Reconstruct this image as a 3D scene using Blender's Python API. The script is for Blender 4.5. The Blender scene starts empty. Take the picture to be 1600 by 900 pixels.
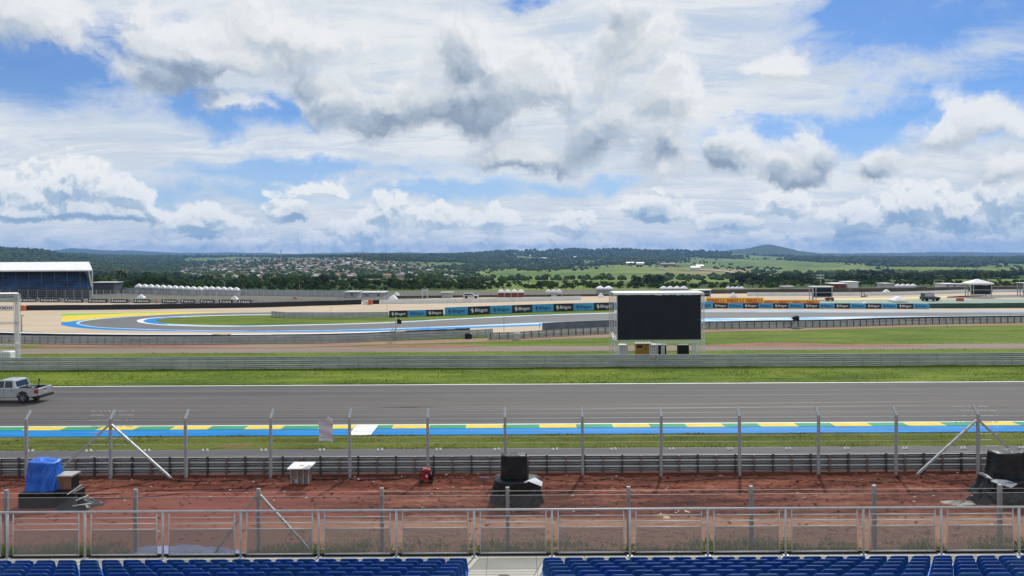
import bpy, math, random
import numpy as np
from mathutils import Vector, Matrix, Euler
random.seed(7)
rng = np.random.default_rng(11)
scene = bpy.context.scene
COL = scene.collection
R_ = math.radians

# ---------------------------------------------------------------- camera and picture-to-ground helper
F = 1155.0
CAM = Vector((0.0, 0.0, 11.0))
PITCH = 0.0                              # level camera, horizon raised by a small lens shift
ROLL = R_(0.30)
ROT = Euler((math.pi / 2 - PITCH, 0, 0)).to_matrix() @ Matrix.Rotation(-ROLL, 3, 'Z')
def ray(px, py):
    return ROT @ Vector(((px - 800.0) / F, (400.0 - py) / F, -1.0))
def G(px, py, z=0.0):
    d = ray(px, py); t = (z - CAM.z) / d.z
    return CAM + d * t
def AT(px, py, Y):
    d = ray(px, py)
    return CAM + d * (Y / d.y)
cam_d = bpy.data.cameras.new('camera'); cam = bpy.data.objects.new('camera', cam_d); COL.objects.link(cam)
cam.matrix_world = Matrix.Translation(CAM) @ ROT.to_4x4()
cam_d.sensor_width = 36; cam_d.lens = 36 * F / 1600
cam_d.shift_y = -50.0 / 1600; cam_d.clip_start = 0.1; cam_d.clip_end = 60000
scene.camera = cam

# ---------------------------------------------------------------- materials
MATS = {}
def nt(name):
    m = bpy.data.materials.new(name); m.use_nodes = True
    return m, m.node_tree.nodes, m.node_tree.links, m.node_tree.nodes['Principled BSDF']
def col4(c): return (c[0], c[1], c[2], 1)
def M(name, c, c2=None, scale=3.0, rough=0.7, metal=0.0, bump=0.0, bscale=None, stretch=(1, 1, 1), lo=0.35, hi=0.65,
      coords='Object', rand=0.0, spec=None, detail=5):
    """Surface of colour c with noise patches of colour c2."""
    if name in MATS: return MATS[name]
    m, N, L, b = nt(name)
    b.inputs['Roughness'].default_value = rough; b.inputs['Metallic'].default_value = metal
    if spec is not None: b.inputs['Specular IOR Level'].default_value = spec
    if c2 is None: c2 = tuple(x * 0.86 for x in c)
    tc = N.new('ShaderNodeTexCoord'); mp = N.new('ShaderNodeMapping'); mp.inputs['Scale'].default_value = stretch
    L.new(tc.outputs[coords], mp.inputs['Vector'])
    nz = N.new('ShaderNodeTexNoise'); nz.inputs['Scale'].default_value = scale; nz.inputs['Detail'].default_value = detail
    nz.inputs['Roughness'].default_value = 0.6
    L.new(mp.outputs[0], nz.inputs['Vector'])
    rp = N.new('ShaderNodeValToRGB'); rp.color_ramp.elements[0].position = lo; rp.color_ramp.elements[1].position = hi
    rp.color_ramp.elements[0].color = col4(c2); rp.color_ramp.elements[1].color = col4(c)
    L.new(nz.outputs['Fac'], rp.inputs[0])
    out = rp.outputs[0]
    if rand:
        oi = N.new('ShaderNodeObjectInfo'); hs = N.new('ShaderNodeHueSaturation')
        mr = N.new('ShaderNodeMapRange'); mr.inputs['To Min'].default_value = 1 - rand; mr.inputs['To Max'].default_value = 1 + rand
        L.new(oi.outputs['Random'], mr.inputs['Value']); L.new(mr.outputs[0], hs.inputs['Value'])
        mr2 = N.new('ShaderNodeMapRange'); mr2.inputs['To Min'].default_value = 0.5 - rand * 0.06; mr2.inputs['To Max'].default_value = 0.5 + rand * 0.06
        L.new(oi.outputs['Random'], mr2.inputs['Value']); L.new(mr2.outputs[0], hs.inputs['Hue'])
        L.new(out, hs.inputs['Color']); out = hs.outputs[0]
    L.new(out, b.inputs['Base Color'])
    if bump:
        n2 = N.new('ShaderNodeTexNoise'); n2.inputs['Scale'].default_value = bscale or scale * 4; n2.inputs['Detail'].default_value = 6
        L.new(mp.outputs[0], n2.inputs['Vector'])
        bp = N.new('ShaderNodeBump'); bp.inputs['Strength'].default_value = bump; bp.inputs['Distance'].default_value = 0.05
        L.new(n2.outputs['Fac'], bp.inputs['Height']); L.new(bp.outputs[0], b.inputs['Normal'])
    MATS[name] = m
    return m
def ramp(N, L, src, stops):
    rp = N.new('ShaderNodeValToRGB'); e = rp.color_ramp.elements
    while len(e) < len(stops): e.new(0.5)
    for i, (p, c) in enumerate(stops): e[i].position = p; e[i].color = col4(c)
    L.new(src, rp.inputs[0]); return rp.outputs[0]
def noise(N, L, vec, scale, detail=5, rough=0.6, st=(1, 1, 1)):
    mp = N.new('ShaderNodeMapping'); mp.inputs['Scale'].default_value = st; L.new(vec, mp.inputs['Vector'])
    n = N.new('ShaderNodeTexNoise'); n.inputs['Scale'].default_value = scale; n.inputs['Detail'].default_value = detail
    n.inputs['Roughness'].default_value = rough; L.new(mp.outputs[0], n.inputs['Vector']); return n.outputs['Fac']
def mixc(N, L, fac, a, b, mode='MIX'):
    m = N.new('ShaderNodeMix'); m.data_type = 'RGBA'; m.blend_type = mode
    if isinstance(fac, (int, float)): m.inputs[0].default_value = fac
    else: L.new(fac, m.inputs[0])
    for s, i in ((a, 6), (b, 7)):
        if isinstance(s, tuple): m.inputs[i].default_value = col4(s)
        else: L.new(s, m.inputs[i])
    return m.outputs[2]
def mth(N, L, op, a, b=None, c=None, clamp=False):
    m = N.new('ShaderNodeMath'); m.operation = op; m.use_clamp = clamp
    for i, s in enumerate((a, b, c)):
        if s is None: continue
        if isinstance(s, (int, float)): m.inputs[i].default_value = s
        else: L.new(s, m.inputs[i])
    return m.outputs[0]
def mrange(N, L, v, a, b, c=0.0, d=1.0, smooth=True):
    m = N.new('ShaderNodeMapRange'); m.interpolation_type = 'SMOOTHSTEP' if smooth else 'LINEAR'
    L.new(v, m.inputs['Value'])
    for k, x in (('From Min', a), ('From Max', b), ('To Min', c), ('To Max', d)): m.inputs[k].default_value = x
    return m.outputs[0]
def bumpn(N, L, b, h, strength, dist):
    bp = N.new('ShaderNodeBump'); bp.inputs['Strength'].default_value = strength; bp.inputs['Distance'].default_value = dist
    L.new(h, bp.inputs['Height']); L.new(bp.outputs[0], b.inputs['Normal'])

def grass_mat(name, c_dark, c_mid, c_light, c_bare, bare=0.62, seed=0.0):
    m, N, L, b = nt(name); b.inputs['Roughness'].default_value = 0.95; b.inputs['Specular IOR Level'].default_value = 0.1
    tc = N.new('ShaderNodeTexCoord'); mp = N.new('ShaderNodeMapping'); mp.inputs['Location'].default_value = (seed, seed * 2, 0)
    L.new(tc.outputs['Object'], mp.inputs[0]); v = mp.outputs[0]
    big = noise(N, L, v, 0.09, 5, 0.6, (1, 2.2, 1)); fine = noise(N, L, v, 1.1, 6, 0.75, (1, 2.0, 1)); vf = noise(N, L, v, 9, 3, 0.7)
    mown = noise(N, L, v, 0.35, 3, 0.5, (0.05, 1.6, 1))
    s = mth(N, L, 'ADD', mth(N, L, 'MULTIPLY', big, 0.4), mth(N, L, 'MULTIPLY', fine, 0.35))
    s = mth(N, L, 'ADD', s, mth(N, L, 'MULTIPLY', mown, 0.25))
    c = ramp(N, L, s, [(0.40, c_dark), (0.49, c_mid), (0.58, c_light)])
    sp = ramp(N, L, vf, [(0.32, (0.45, 0.47, 0.45)), (0.62, (1.2, 1.18, 1.1))])
    c = mixc(N, L, 0.8, c, sp, 'MULTIPLY')
    bn = noise(N, L, v, 0.22, 7, 0.7, (0.55, 1.6, 1)); bf = mrange(N, L, bn, bare, bare + 0.09)
    c = mixc(N, L, bf, c, c_bare)
    L.new(c, b.inputs['Base Color']); bumpn(N, L, b, fine, 0.5, 0.08)
    MATS[name] = m; return m
GRASS = grass_mat('grass_field', (0.050, 0.088, 0.014), (0.100, 0.150, 0.018), (0.165, 0.210, 0.024), (0.16, 0.13, 0.055), 0.60)
GRASS2 = grass_mat('grass_verge', (0.055, 0.080, 0.014), (0.095, 0.120, 0.020), (0.14, 0.155, 0.03), (0.17, 0.105, 0.05), 0.585, 5.0)
GRASS3 = grass_mat('grass_infield', (0.055, 0.095, 0.014), (0.10, 0.155, 0.020), (0.15, 0.20, 0.03), (0.16, 0.085, 0.045), 0.58, 9.0)

def asphalt_mat():
    m, N, L, b = nt('race_asphalt'); b.inputs['Roughness'].default_value = 0.82; b.inputs['Specular IOR Level'].default_value = 0.25
    tc = N.new('ShaderNodeTexCoord'); v = tc.outputs['Object']
    sep = N.new('ShaderNodeSeparateXYZ'); L.new(v, sep.inputs[0])
    str1 = noise(N, L, v, 1.0, 6, 0.65, (0.012, 1.3, 1)); str2 = noise(N, L, v, 1.0, 4, 0.6, (0.05, 5.5, 1)); big = noise(N, L, v, 0.08, 4)
    fine = noise(N, L, v, 22, 3, 0.7)
    s = mth(N, L, 'ADD', mth(N, L, 'MULTIPLY', str1, 0.55), mth(N, L, 'MULTIPLY', str2, 0.25)); s = mth(N, L, 'ADD', s, mth(N, L, 'MULTIPLY', big, 0.2))
    c = ramp(N, L, s, [(0.38, (0.055, 0.054, 0.058)), (0.5, (0.084, 0.082, 0.085)), (0.60, (0.118, 0.112, 0.110))])
    # warmer racing line in the middle, fresher lane by the near kerb, all of it real wear of the paving
    w = mrange(N, L, sep.outputs[1], 50.2, 52.6); w2 = mrange(N, L, sep.outputs[1], 55.5, 58.5, 1, 0)
    c = mixc(N, L, mth(N, L, 'MULTIPLY', mth(N, L, 'MULTIPLY', w, w2), 0.55), c, (0.108, 0.094, 0.086))
    c = mixc(N, L, 0.7, c, ramp(N, L, fine, [(0.3, (0.78, 0.78, 0.8)), (0.7, (1.1, 1.1, 1.1))]), 'MULTIPLY')
    L.new(c, b.inputs['Base Color']); bumpn(N, L, b, fine, 0.25, 0.01)
    MATS['race_asphalt'] = m; return m
def rail_face(name, c, c2): return M(name, c, c2, 0.7, 0.5, 0.1, stretch=(0.5, 1, 3))
ASPH = asphalt_mat()
ASPH2 = M('service_asphalt', (0.078, 0.078, 0.085), (0.055, 0.055, 0.062), 0.6, 0.85, bump=0.2, bscale=12, stretch=(0.15, 1.6, 1))
ASPH3 = M('old_asphalt', (0.120, 0.125, 0.132), (0.088, 0.090, 0.096), 0.25, 0.85, stretch=(0.3, 1.5, 1))
SAND = M('gravel_trap', (0.47, 0.38, 0.275), (0.40, 0.31, 0.22), 0.12, 0.95, bump=0.3, bscale=5, stretch=(0.5, 1.6, 1))
def dirt_mat():
    m, N, L, b = nt('red_earth'); b.inputs['Roughness'].default_value = 0.95; b.inputs['Specular IOR Level'].default_value = 0.1
    tc = N.new('ShaderNodeTexCoord'); v = tc.outputs['Object']
    sep = N.new('ShaderNodeSeparateXYZ'); L.new(v, sep.inputs[0]); X, Y = sep.outputs[0], sep.outputs[1]
    a = noise(N, L, v, 0.5, 8, 0.72, (0.35, 1.9, 1)); f = noise(N, L, v, 3.5, 7, 0.8, (0.6, 1.3, 1)); g = noise(N, L, v, 14, 4, 0.7)
    c = ramp(N, L, a, [(0.36, (0.066, 0.026, 0.019)), (0.46, (0.145, 0.049, 0.034)), (0.55, (0.235, 0.083, 0.057)), (0.66, (0.35, 0.155, 0.105))])
    c = mixc(N, L, 0.85, c, ramp(N, L, f, [(0.3, (0.28, 0.26, 0.26)), (0.48, (0.95, 0.95, 0.95)), (0.66, (1.5, 1.42, 1.35))]), 'MULTIPLY')
    # packed smoother lane on the left
    sm = mth(N, L, 'MULTIPLY', mrange(N, L, X, -5, -11), mrange(N, L, Y, 35.3, 34.2))
    c = mixc(N, L, mth(N, L, 'MULTIPLY', sm, 0.75), c, mixc(N, L, g, (0.26, 0.082, 0.060), (0.32, 0.110, 0.082)))
    # brown-green moss patches
    mo = mrange(N, L, noise(N, L, v, 0.55, 6, 0.7, (0.5, 1.2, 1)), 0.56, 0.66)
    c = mixc(N, L, mth(N, L, 'MULTIPLY', mth(N, L, 'MULTIPLY', mo, mrange(N, L, X, -6, 1)), 0.75), c, (0.13, 0.088, 0.050))
    # darker earth towards the foot of the rail
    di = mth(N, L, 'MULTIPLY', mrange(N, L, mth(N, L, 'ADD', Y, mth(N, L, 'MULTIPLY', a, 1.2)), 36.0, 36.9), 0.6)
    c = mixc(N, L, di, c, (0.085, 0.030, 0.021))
    # pale dry soil near the wire fence
    pl = mth(N, L, 'ADD', Y, mth(N, L, 'MULTIPLY', a, 1.6))
    c = mixc(N, L, mth(N, L, 'MULTIPLY', mrange(N, L, pl, 31.9, 31.2), mrange(N, L, X, -14, -4, 0.25, 0.9)), c, mixc(N, L, f, (0.36, 0.19, 0.125), (0.50, 0.29, 0.20)))
    L.new(c, b.inputs['Base Color'])
    h = mth(N, L, 'ADD', mth(N, L, 'MULTIPLY', g, 0.25), mth(N, L, 'MULTIPLY', f, 0.5)); bumpn(N, L, b, h, 1.0, 0.25)
    MATS['red_earth'] = m; return m
DIRT = dirt_mat()
GRAVELROAD = M('gravel_road', (0.215, 0.165, 0.135), (0.165, 0.120, 0.095), 0.4, 0.95, stretch=(0.1, 1.5, 1))
REDDIRT = M('bare_red_soil', (0.26, 0.105, 0.06), (0.17, 0.075, 0.045), 0.5, 0.95, stretch=(0.4, 1.5, 1), bump=0.4)
ROADPINK = M('dirt_road_pink', (0.27, 0.17, 0.125), (0.20, 0.115, 0.08), 0.4, 0.95, stretch=(0.2, 1.5, 1))
BLUE = M('kerb_blue', (0.0, 0.225, 0.62), (0.008, 0.15, 0.42), 0.9, 0.6, stretch=(0.3, 3, 1), spec=0.08)
LBLUE = M('kerb_light_blue', (0.15, 0.40, 0.70), (0.45, 0.60, 0.75), 0.10, 0.6, lo=0.5, hi=0.6, spec=0.08)
GREEN = M('kerb_green', (0.045, 0.33, 0.15), (0.05, 0.22, 0.115), 1.2, 0.6, stretch=(0.3, 3, 1), spec=0.08)
LGREEN = M('kerb_lime', (0.20, 0.46, 0.05), None, 0.8, 0.6, spec=0.08)
YELLOW = M('kerb_yellow', (0.74, 0.56, 0.05), (0.56, 0.43, 0.06), 1.2, 0.6, spec=0.08)
WHITE = M('line_white', (0.74, 0.75, 0.74), (0.58, 0.58, 0.58), 1.5, 0.6, stretch=(0.3, 3, 1))
GALV = M('galvanised_steel', (0.46, 0.48, 0.50), (0.36, 0.38, 0.40), 4, 0.5, 0.2, rand=0.08)
RAILM = M('guardrail_steel', (0.62, 0.64, 0.65), (0.44, 0.46, 0.47), 0.5, 0.45, 0.12, stretch=(0.4, 1, 2))
POSTD = M('rail_post_steel', (0.10, 0.10, 0.11), (0.07, 0.07, 0.075), 4, 0.55, 0.5)
POSTB = M('rail_post_rusty', (0.20, 0.15, 0.13), (0.14, 0.10, 0.09), 4, 0.7, 0.2)
CONCP = M('fence_post_grey', (0.34, 0.36, 0.39), (0.26, 0.28, 0.30), 5, 0.6, 0.1)
WIRE = M('wire', (0.50, 0.51, 0.52), (0.4, 0.4, 0.4), 8, 0.4, 0.6)
BLACK = M('black_plastic', (0.012, 0.013, 0.016), (0.007, 0.008, 0.010), 3, 0.5, spec=0.25)
TARPK = M('black_tarpaulin', (0.012, 0.015, 0.020), (0.006, 0.008, 0.010), 2.2, 0.42, bump=0.9, bscale=4, spec=0.3)
TARPB = M('blue_tarpaulin', (0.006, 0.13, 0.62), (0.004, 0.085, 0.46), 1.6, 0.42, bump=1.0, bscale=3)
RUBBER = M('tyre_rubber', (0.020, 0.020, 0.021), (0.012, 0.012, 0.012), 2, 0.8)
WPAINT = M('white_paint', (0.74, 0.75, 0.76), (0.64, 0.65, 0.66), 0.8, 0.5)
WFAB = M('white_fabric', (0.80, 0.81, 0.83), (0.70, 0.71, 0.73), 0.7, 0.7)
GPAINT = M('grey_panel', (0.34, 0.37, 0.40), (0.27, 0.30, 0.32), 0.5, 0.7)
LGREY = M('light_grey_panel', (0.45, 0.47, 0.49), (0.38, 0.40, 0.42), 0.5, 0.7)
DGREY = M('dark_grey', (0.075, 0.085, 0.10), (0.055, 0.06, 0.07), 1, 0.7)
ORANGE = M('orange_plastic', (0.55, 0.12, 0.04), None, 1, 0.6)
RED = M('red_paint', (0.38, 0.018, 0.022), (0.28, 0.012, 0.015), 6, 0.4)
REDW = M('red_brick_wall', (0.23, 0.06, 0.045), (0.17, 0.045, 0.035), 1.2, 0.85)
BROWN = M('earth_bank', (0.115, 0.095, 0.075), (0.08, 0.068, 0.05), 0.3, 0.95)
CONC = M('stand_concrete', (0.45, 0.43, 0.385), (0.36, 0.35, 0.31), 0.9, 0.8, bump=0.15, bscale=20, stretch=(1, 1, 1))
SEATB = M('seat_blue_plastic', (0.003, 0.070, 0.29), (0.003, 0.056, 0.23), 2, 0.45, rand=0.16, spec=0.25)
SEATP_LIT = M('seat_pan_blue_lit', (0.008, 0.14, 0.58), (0.006, 0.11, 0.46), 2, 0.45, rand=0.1, spec=0.25)  # sunlight put into the colour: brighter copy of the seat blue
DKGREEN = M('dark_green_padding', (0.018, 0.075, 0.055), (0.012, 0.05, 0.04), 0.8, 0.6)
PGREEN = M('faded_green_paint', (0.17, 0.26, 0.21), (0.14, 0.20, 0.16), 0.15, 0.8, stretch=(0.3, 2, 1))
ADBLUE = M('ad_light_blue', (0.055, 0.34, 0.60), (0.05, 0.31, 0.56), 0.4, 0.6)
ADBLACK = M('ad_black', (0.012, 0.017, 0.026), (0.009, 0.012, 0.02), 0.4, 0.6)
ADYEL = M('ad_yellow', (0.78, 0.46, 0.03), (0.70, 0.40, 0.025), 0.4, 0.6)
LETW = M('letter_white', (0.75, 0.76, 0.78), None, 1, 0.6)
LETD = M('letter_navy', (0.015, 0.06, 0.16), None, 1, 0.6)
LETR = M('letter_red', (0.55, 0.03, 0.02), None, 1, 0.6)
SCREEN = M('led_screen', (0.016, 0.018, 0.026), (0.013, 0.015, 0.022), 0.6, 0.55, spec=0.2)
ALU = M('truss_aluminium', (0.66, 0.67, 0.69), (0.52, 0.53, 0.55), 3, 0.45, 0.05)
TRUNK = M('bark', (0.10, 0.075, 0.055), (0.06, 0.045, 0.035), 2, 0.9)
LEAF = M('leaves', (0.060, 0.105, 0.022), (0.030, 0.062, 0.014), 0.5, 0.8, rand=0.35, spec=0.15)
LEAFL = M('leaves_light', (0.105, 0.160, 0.030), (0.055, 0.10, 0.020), 0.5, 0.8, rand=0.3, spec=0.15)
PALML = M('palm_leaf', (0.065, 0.095, 0.030), (0.035, 0.06, 0.018), 0.7, 0.6, rand=0.25, spec=0.2)
WOODL = M('woods_leaves', (0.058, 0.094, 0.027), (0.026, 0.050, 0.016), 0.018, 0.9, spec=0.1, detail=8, coords='Object')
WEED = M('weed_blades', (0.13, 0.20, 0.035), (0.06, 0.11, 0.02), 1.2, 0.8, spec=0.1)

# ---------------------------------------------------------------- mesh builder
class MB:
    def __init__(s): s.v = []; s.f = []; s.m = []; s.sm = []
    def add(s, vs, fs, mi=0, smooth=False):
        o = len(s.v); s.v.extend([tuple(p) for p in vs])
        for f in fs: s.f.append(tuple(i + o for i in f)); s.m.append(mi); s.sm.append(smooth)
        return s
    def box(s, x0, x1, y0, y1, z0, z1, mi=0):
        return s.add([(x0, y0, z0), (x1, y0, z0), (x1, y1, z0), (x0, y1, z0), (x0, y0, z1), (x1, y0, z1), (x1, y1, z1), (x0, y1, z1)],
                     [(0, 3, 2, 1), (4, 5, 6, 7), (0, 1, 5, 4), (1, 2, 6, 5), (2, 3, 7, 6), (3, 0, 4, 7)], mi)
    def cbox(s, c, d, mi=0):
        return s.box(c[0] - d[0] / 2, c[0] + d[0] / 2, c[1] - d[1] / 2, c[1] + d[1] / 2, c[2] - d[2] / 2, c[2] + d[2] / 2, mi)
    def rbox(s, c, d, r=0.03, mi=0):
        """box with chamfered vertical and top edges"""
        hx, hy = d[0] / 2, d[1] / 2; z0, z1 = c[2] - d[2] / 2, c[2] + d[2] / 2
        def ring(e, z, q): return [(c[0] + a, c[1] + b, z) for a, b in ((-hx + e, -hy + q), (-hx + q, -hy + e)) ]
        def oct_(ins, z):
            a, b = hx - ins, hy - ins; k = r
            return [(c[0] + x, c[1] + y, z) for x, y in ((-a + k, -b), (a - k, -b), (a, -b + k), (a, b - k), (a - k, b), (-a + k, b), (-a, b - k), (-a, -b + k))]
        vs = oct_(0, z0) + oct_(0, z1 - r) + oct_(r, z1); fs = []
        for k in range(2):
            for i in range(8): j = (i + 1) % 8; fs.append((k * 8 + i, k * 8 + j, k * 8 + 8 + j, k * 8 + 8 + i))
        fs.append(tuple(range(16, 24))); fs.append(tuple(reversed(range(8))))
        return s.add(vs, fs, mi)
    def bar(s, p, q, w=0.05, h=None, mi=0, n=4, roll=0.0, w2=None):
        """beam of n sides between two points"""
        p, q = Vector(p), Vector(q); d = (q - p)
        if d.length < 1e-6: return s
        d.normalize(); up = Vector((0, 0, 1)) if abs(d.z) < 0.95 else Vector((0, 1, 0))
        a = d.cross(up).normalized(); b = a.cross(d).normalized(); h = w if h is None else h; w2 = w if w2 is None else w2
        vs = []
        k = 1 / math.cos(math.pi / n) if n == 4 else 1.0
        for pt, sc in ((p, 1.0), (q, w2 / w)):
            for i in range(n):
                t = 2 * math.pi * (i + (0.5 if n == 4 else 0)) / n + roll
                vs.append(pt + a * (math.cos(t) * w / 2 * k * sc) + b * (math.sin(t) * h / 2 * k * sc))
        fs = [(i, (i + 1) % n, n + (i + 1) % n, n + i) for i in range(n)] + [tuple(reversed(range(n))), tuple(range(n, 2 * n))]
        return s.add(vs, fs, mi, n > 4)
    def path(s, pts, w, n=5, mi=0):
        for i in range(len(pts) - 1): s.bar(pts[i], pts[i + 1], w, n=n, mi=mi)
        return s
    def lathe(s, c, prof, n=12, mi=0, smooth=True, axis='Z'):
        vs = []; fs = []
        for r, z in prof:
            for i in range(n):
                t = 2 * math.pi * i / n; x, y = r * math.cos(t), r * math.sin(t)
                vs.append((c[0] + x, c[1] + y, c[2] + z) if axis == 'Z' else (c[0] + x, c[1] + z, c[2] + y))
        for k in range(len(prof) - 1):
            for i in range(n): j = (i + 1) % n; fs.append((k * n + i, k * n + j, (k + 1) * n + j, (k + 1) * n + i))
        fs.append(tuple(reversed(range(n)))); fs.append(tuple(range((len(prof) - 1) * n, len(prof) * n)))
        return s.add(vs, fs, mi, smooth)
    def poly(s, pts, mi=0): return s.add(pts, [tuple(range(len(pts)))], mi)
    def prism(s, pts2, y0, y1, mi=0):
        """outline in x,z extruded along y"""
        n = len(pts2); vs = [(x, y0, z) for x, z in pts2] + [(x, y1, z) for x, z in pts2]
        fs = [tuple(range(n)), tuple(reversed(range(n, 2 * n)))] + [(i, n + i, n + (i + 1) % n, (i + 1) % n) for i in range(n)]
        return s.add(vs, fs, mi)
    def gable(s, x0, x1, y0, y1, z0, z1, over=0.2, mi=0, th=0.12):
        a, b = x0 - over, x1 + over; ym = (y0 + y1) / 2
        for ys, ye in ((y0 - over, ym), (ym, y1 + over)):
            za, zb = (z0, z1) if ys < ym else (z1, z0)
            s.add([(a, ys, za), (b, ys, za), (b, ye, zb), (a, ye, zb), (a, ys, za + th), (b, ys, za + th), (b, ye, zb + th), (a, ye, zb + th)],
                  [(0, 3, 2, 1), (4, 5, 6, 7), (0, 1, 5, 4), (1, 2, 6, 5), (2, 3, 7, 6), (3, 0, 4, 7)], mi)
        return s
    def build(s, name, mats, parent=None, loc=None):
        me = bpy.data.meshes.new(name); me.from_pydata(s.v, [], s.f)
        if not isinstance(mats, (list, tuple)): mats = [mats]
        for m in mats: me.materials.append(m)
        me.polygons.foreach_set('material_index', s.m); me.polygons.foreach_set('use_smooth', s.sm); me.update()
        o = bpy.data.objects.new(name, me); COL.objects.link(o)
        if parent is not None: o.parent = parent
        if loc is not None: o.location = loc
        return o
def np_mesh(name, V, Fc, mats, parent=None, smooth=False):
    me = bpy.data.meshes.new(name); n, k = Fc.shape
    me.vertices.add(len(V)); me.vertices.foreach_set('co', V.astype(np.float32).ravel())
    me.loops.add(n * k); me.loops.foreach_set('vertex_index', Fc.astype(np.int32).ravel())
    me.polygons.add(n); me.polygons.foreach_set('loop_start', np.arange(0, n * k, k, dtype=np.int32))
    me.polygons.foreach_set('use_smooth', np.full(n, smooth))
    me.update(calc_edges=True)
    for m in (mats if isinstance(mats, (list, tuple)) else [mats]): me.materials.append(m)
    o = bpy.data.objects.new(name, me); COL.objects.link(o)
    if parent is not None: o.parent = parent
    return o
def tag(o, label, cat, group=None, kind=None):
    o['label'] = label; o['category'] = cat
    if group: o['group'] = group
    if kind: o['kind'] = kind
    return o
def struct(o): o['kind'] = 'structure'; return o
def empty(name, loc=(0, 0, 0), label=None, cat=None, group=None, rz=0.0):
    o = bpy.data.objects.new(name, None); COL.objects.link(o); o.location = loc; o.rotation_euler = (0, 0, rz); o.empty_display_size = 0.3
    if label: tag(o, label, cat, group)
    return o
def kids(o): return [c for c in bpy.data.objects if c.parent == o]
def tree_copy(tree, loc, rz=0.0, sc=None, label=None, group=None):
    """tree = (root, [(part, [sub...])])"""
    root, parts = tree; r = root.copy(); COL.objects.link(r); r.location = loc; r.rotation_euler = (0, 0, rz)
    if sc is not None: r.scale = sc
    if label: r['label'] = label
    if group: r['group'] = group
    for p, subs in parts:
        c = p.copy(); COL.objects.link(c); c.parent = r
        for q in subs: d = q.copy(); COL.objects.link(d); d.parent = c
    return r
ORD = ['first', 'second', 'third', 'fourth', 'fifth', 'sixth', 'seventh', 'eighth', 'ninth', 'tenth', 'eleventh', 'twelfth', 'thirteenth',
       'fourteenth', 'fifteenth', 'sixteenth', 'seventeenth', 'eighteenth', 'nineteenth', 'twentieth', 'twenty-first', 'twenty-second',
       'twenty-third', 'twenty-fourth', 'twenty-fifth', 'twenty-sixth', 'twenty-seventh', 'twenty-eighth', 'twenty-ninth', 'thirtieth']
def pos_word(px):
    for lim, w in ((200, 'at the far left edge'), (400, 'at the left'), (600, 'left of the middle'), (760, 'just left of the middle'),
                   (960, 'behind the middle'), (1120, 'just right of the middle'), (1300, 'right of the middle'), (1480, 'at the right')):
        if px < lim: return w
    return 'at the far right edge'

# numpy value noise
def vnoise(x, y, seed=0):
    xi = np.floor(x).astype(np.int64); yi = np.floor(y).astype(np.int64); fx = x - xi; fy = y - yi
    fx = fx * fx * (3 - 2 * fx); fy = fy * fy * (3 - 2 * fy)
    def h(a, b):
        n = (a * 374761393 + b * 668265263 + seed * 974634777) & 0x7fffffff
        n = ((n ^ (n >> 13)) * 1274126177) & 0x7fffffff
        return ((n ^ (n >> 16)) & 0xffff) / 65535.0
    return (h(xi, yi) * (1 - fx) + h(xi + 1, yi) * fx) * (1 - fy) + (h(xi, yi + 1) * (1 - fx) + h(xi + 1, yi + 1) * fx) * fy
def fbm(x, y, o=5, seed=0, g=0.5):
    s = 0; a = 1; t = 0
    for i in range(o): s = s + a * vnoise(x, y, seed + i); t += a; a *= g; x = x * 2.03 + 11.3; y = y * 2.03 + 7.7
    return s / t
FACE_FAR = rail_face('rail_face_far', (0.54, 0.57, 0.58), (0.36, 0.39, 0.40)); FACE_NEAR_SHADED = rail_face('rail_face_near_shaded', (0.23, 0.23, 0.235), (0.12, 0.115, 0.115))  # near face darkened in colour for the shade under the rail
LIP_LIT = M('rail_edge_lit', (0.72, 0.74, 0.75), (0.55, 0.57, 0.58), 0.5, 0.45, 0.1, stretch=(0.3, 1, 1))  # highlight put into the colour: paler steel for the sunlit ledges
# ---------------------------------------------------------------- sky and sun
SUN_AZ, SUN_EL = R_(17), R_(44)          # azimuth to the right of straight ahead
w = bpy.data.worlds.new('World'); scene.world = w; w.use_nodes = True
N, L = w.node_tree.nodes, w.node_tree.links
for n in list(N): N.remove(n)
out = N.new('ShaderNodeOutputWorld'); bg = N.new('ShaderNodeBackground'); L.new(bg.outputs[0], out.inputs[0])
SKY_STR = 0.10
bg.inputs['Strength'].default_value = SKY_STR
sky = N.new('ShaderNodeTexSky'); sky.sky_type = 'NISHITA'; sky.sun_disc = False
sky.sun_elevation = SUN_EL; sky.sun_rotation = SUN_AZ; sky.altitude = 700; sky.air_density = 1.0; sky.dust_density = 0.4; sky.ozone_density = 2.0
tc = N.new('ShaderNodeTexCoord'); sep = N.new('ShaderNodeSeparateXYZ'); L.new(tc.outputs['Generated'], sep.inputs[0])
sx, sy, sz = sep.outputs
az = mth(N, L, 'ARCTAN2', sx, sy); el = mth(N, L, 'ARCSINE', sz)
comb = N.new('ShaderNodeCombineXYZ'); L.new(az, comb.inputs[0]); L.new(el, comb.inputs[1]); AE = comb.outputs[0]
def px_ae(px, py):
    d = ray(px, py).normalized(); return math.atan2(d.x, d.y), math.asin(d.z)
def ellipse(N, L, U, V, px, py, rx, ry, flat=1.0):
    """1 at the centre, 0 on the rim; flat > 1 squashes the underside"""
    a, e = px_ae(px, py); ka = F / rx; ke = F / ry
    du = mth(N, L, 'MULTIPLY', mth(N, L, 'SUBTRACT', U, a), ka); dv = mth(N, L, 'MULTIPLY', mth(N, L, 'SUBTRACT', V, e), ke)
    if flat != 1.0: dv = mth(N, L, 'MAXIMUM', dv, mth(N, L, 'MULTIPLY', dv, -flat))
    r2 = mth(N, L, 'MULTIPLY_ADD', dv, dv, mth(N, L, 'MULTIPLY', du, du))
    return mth(N, L, 'SUBTRACT', 1.0, mth(N, L, 'SQRT', r2))
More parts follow.
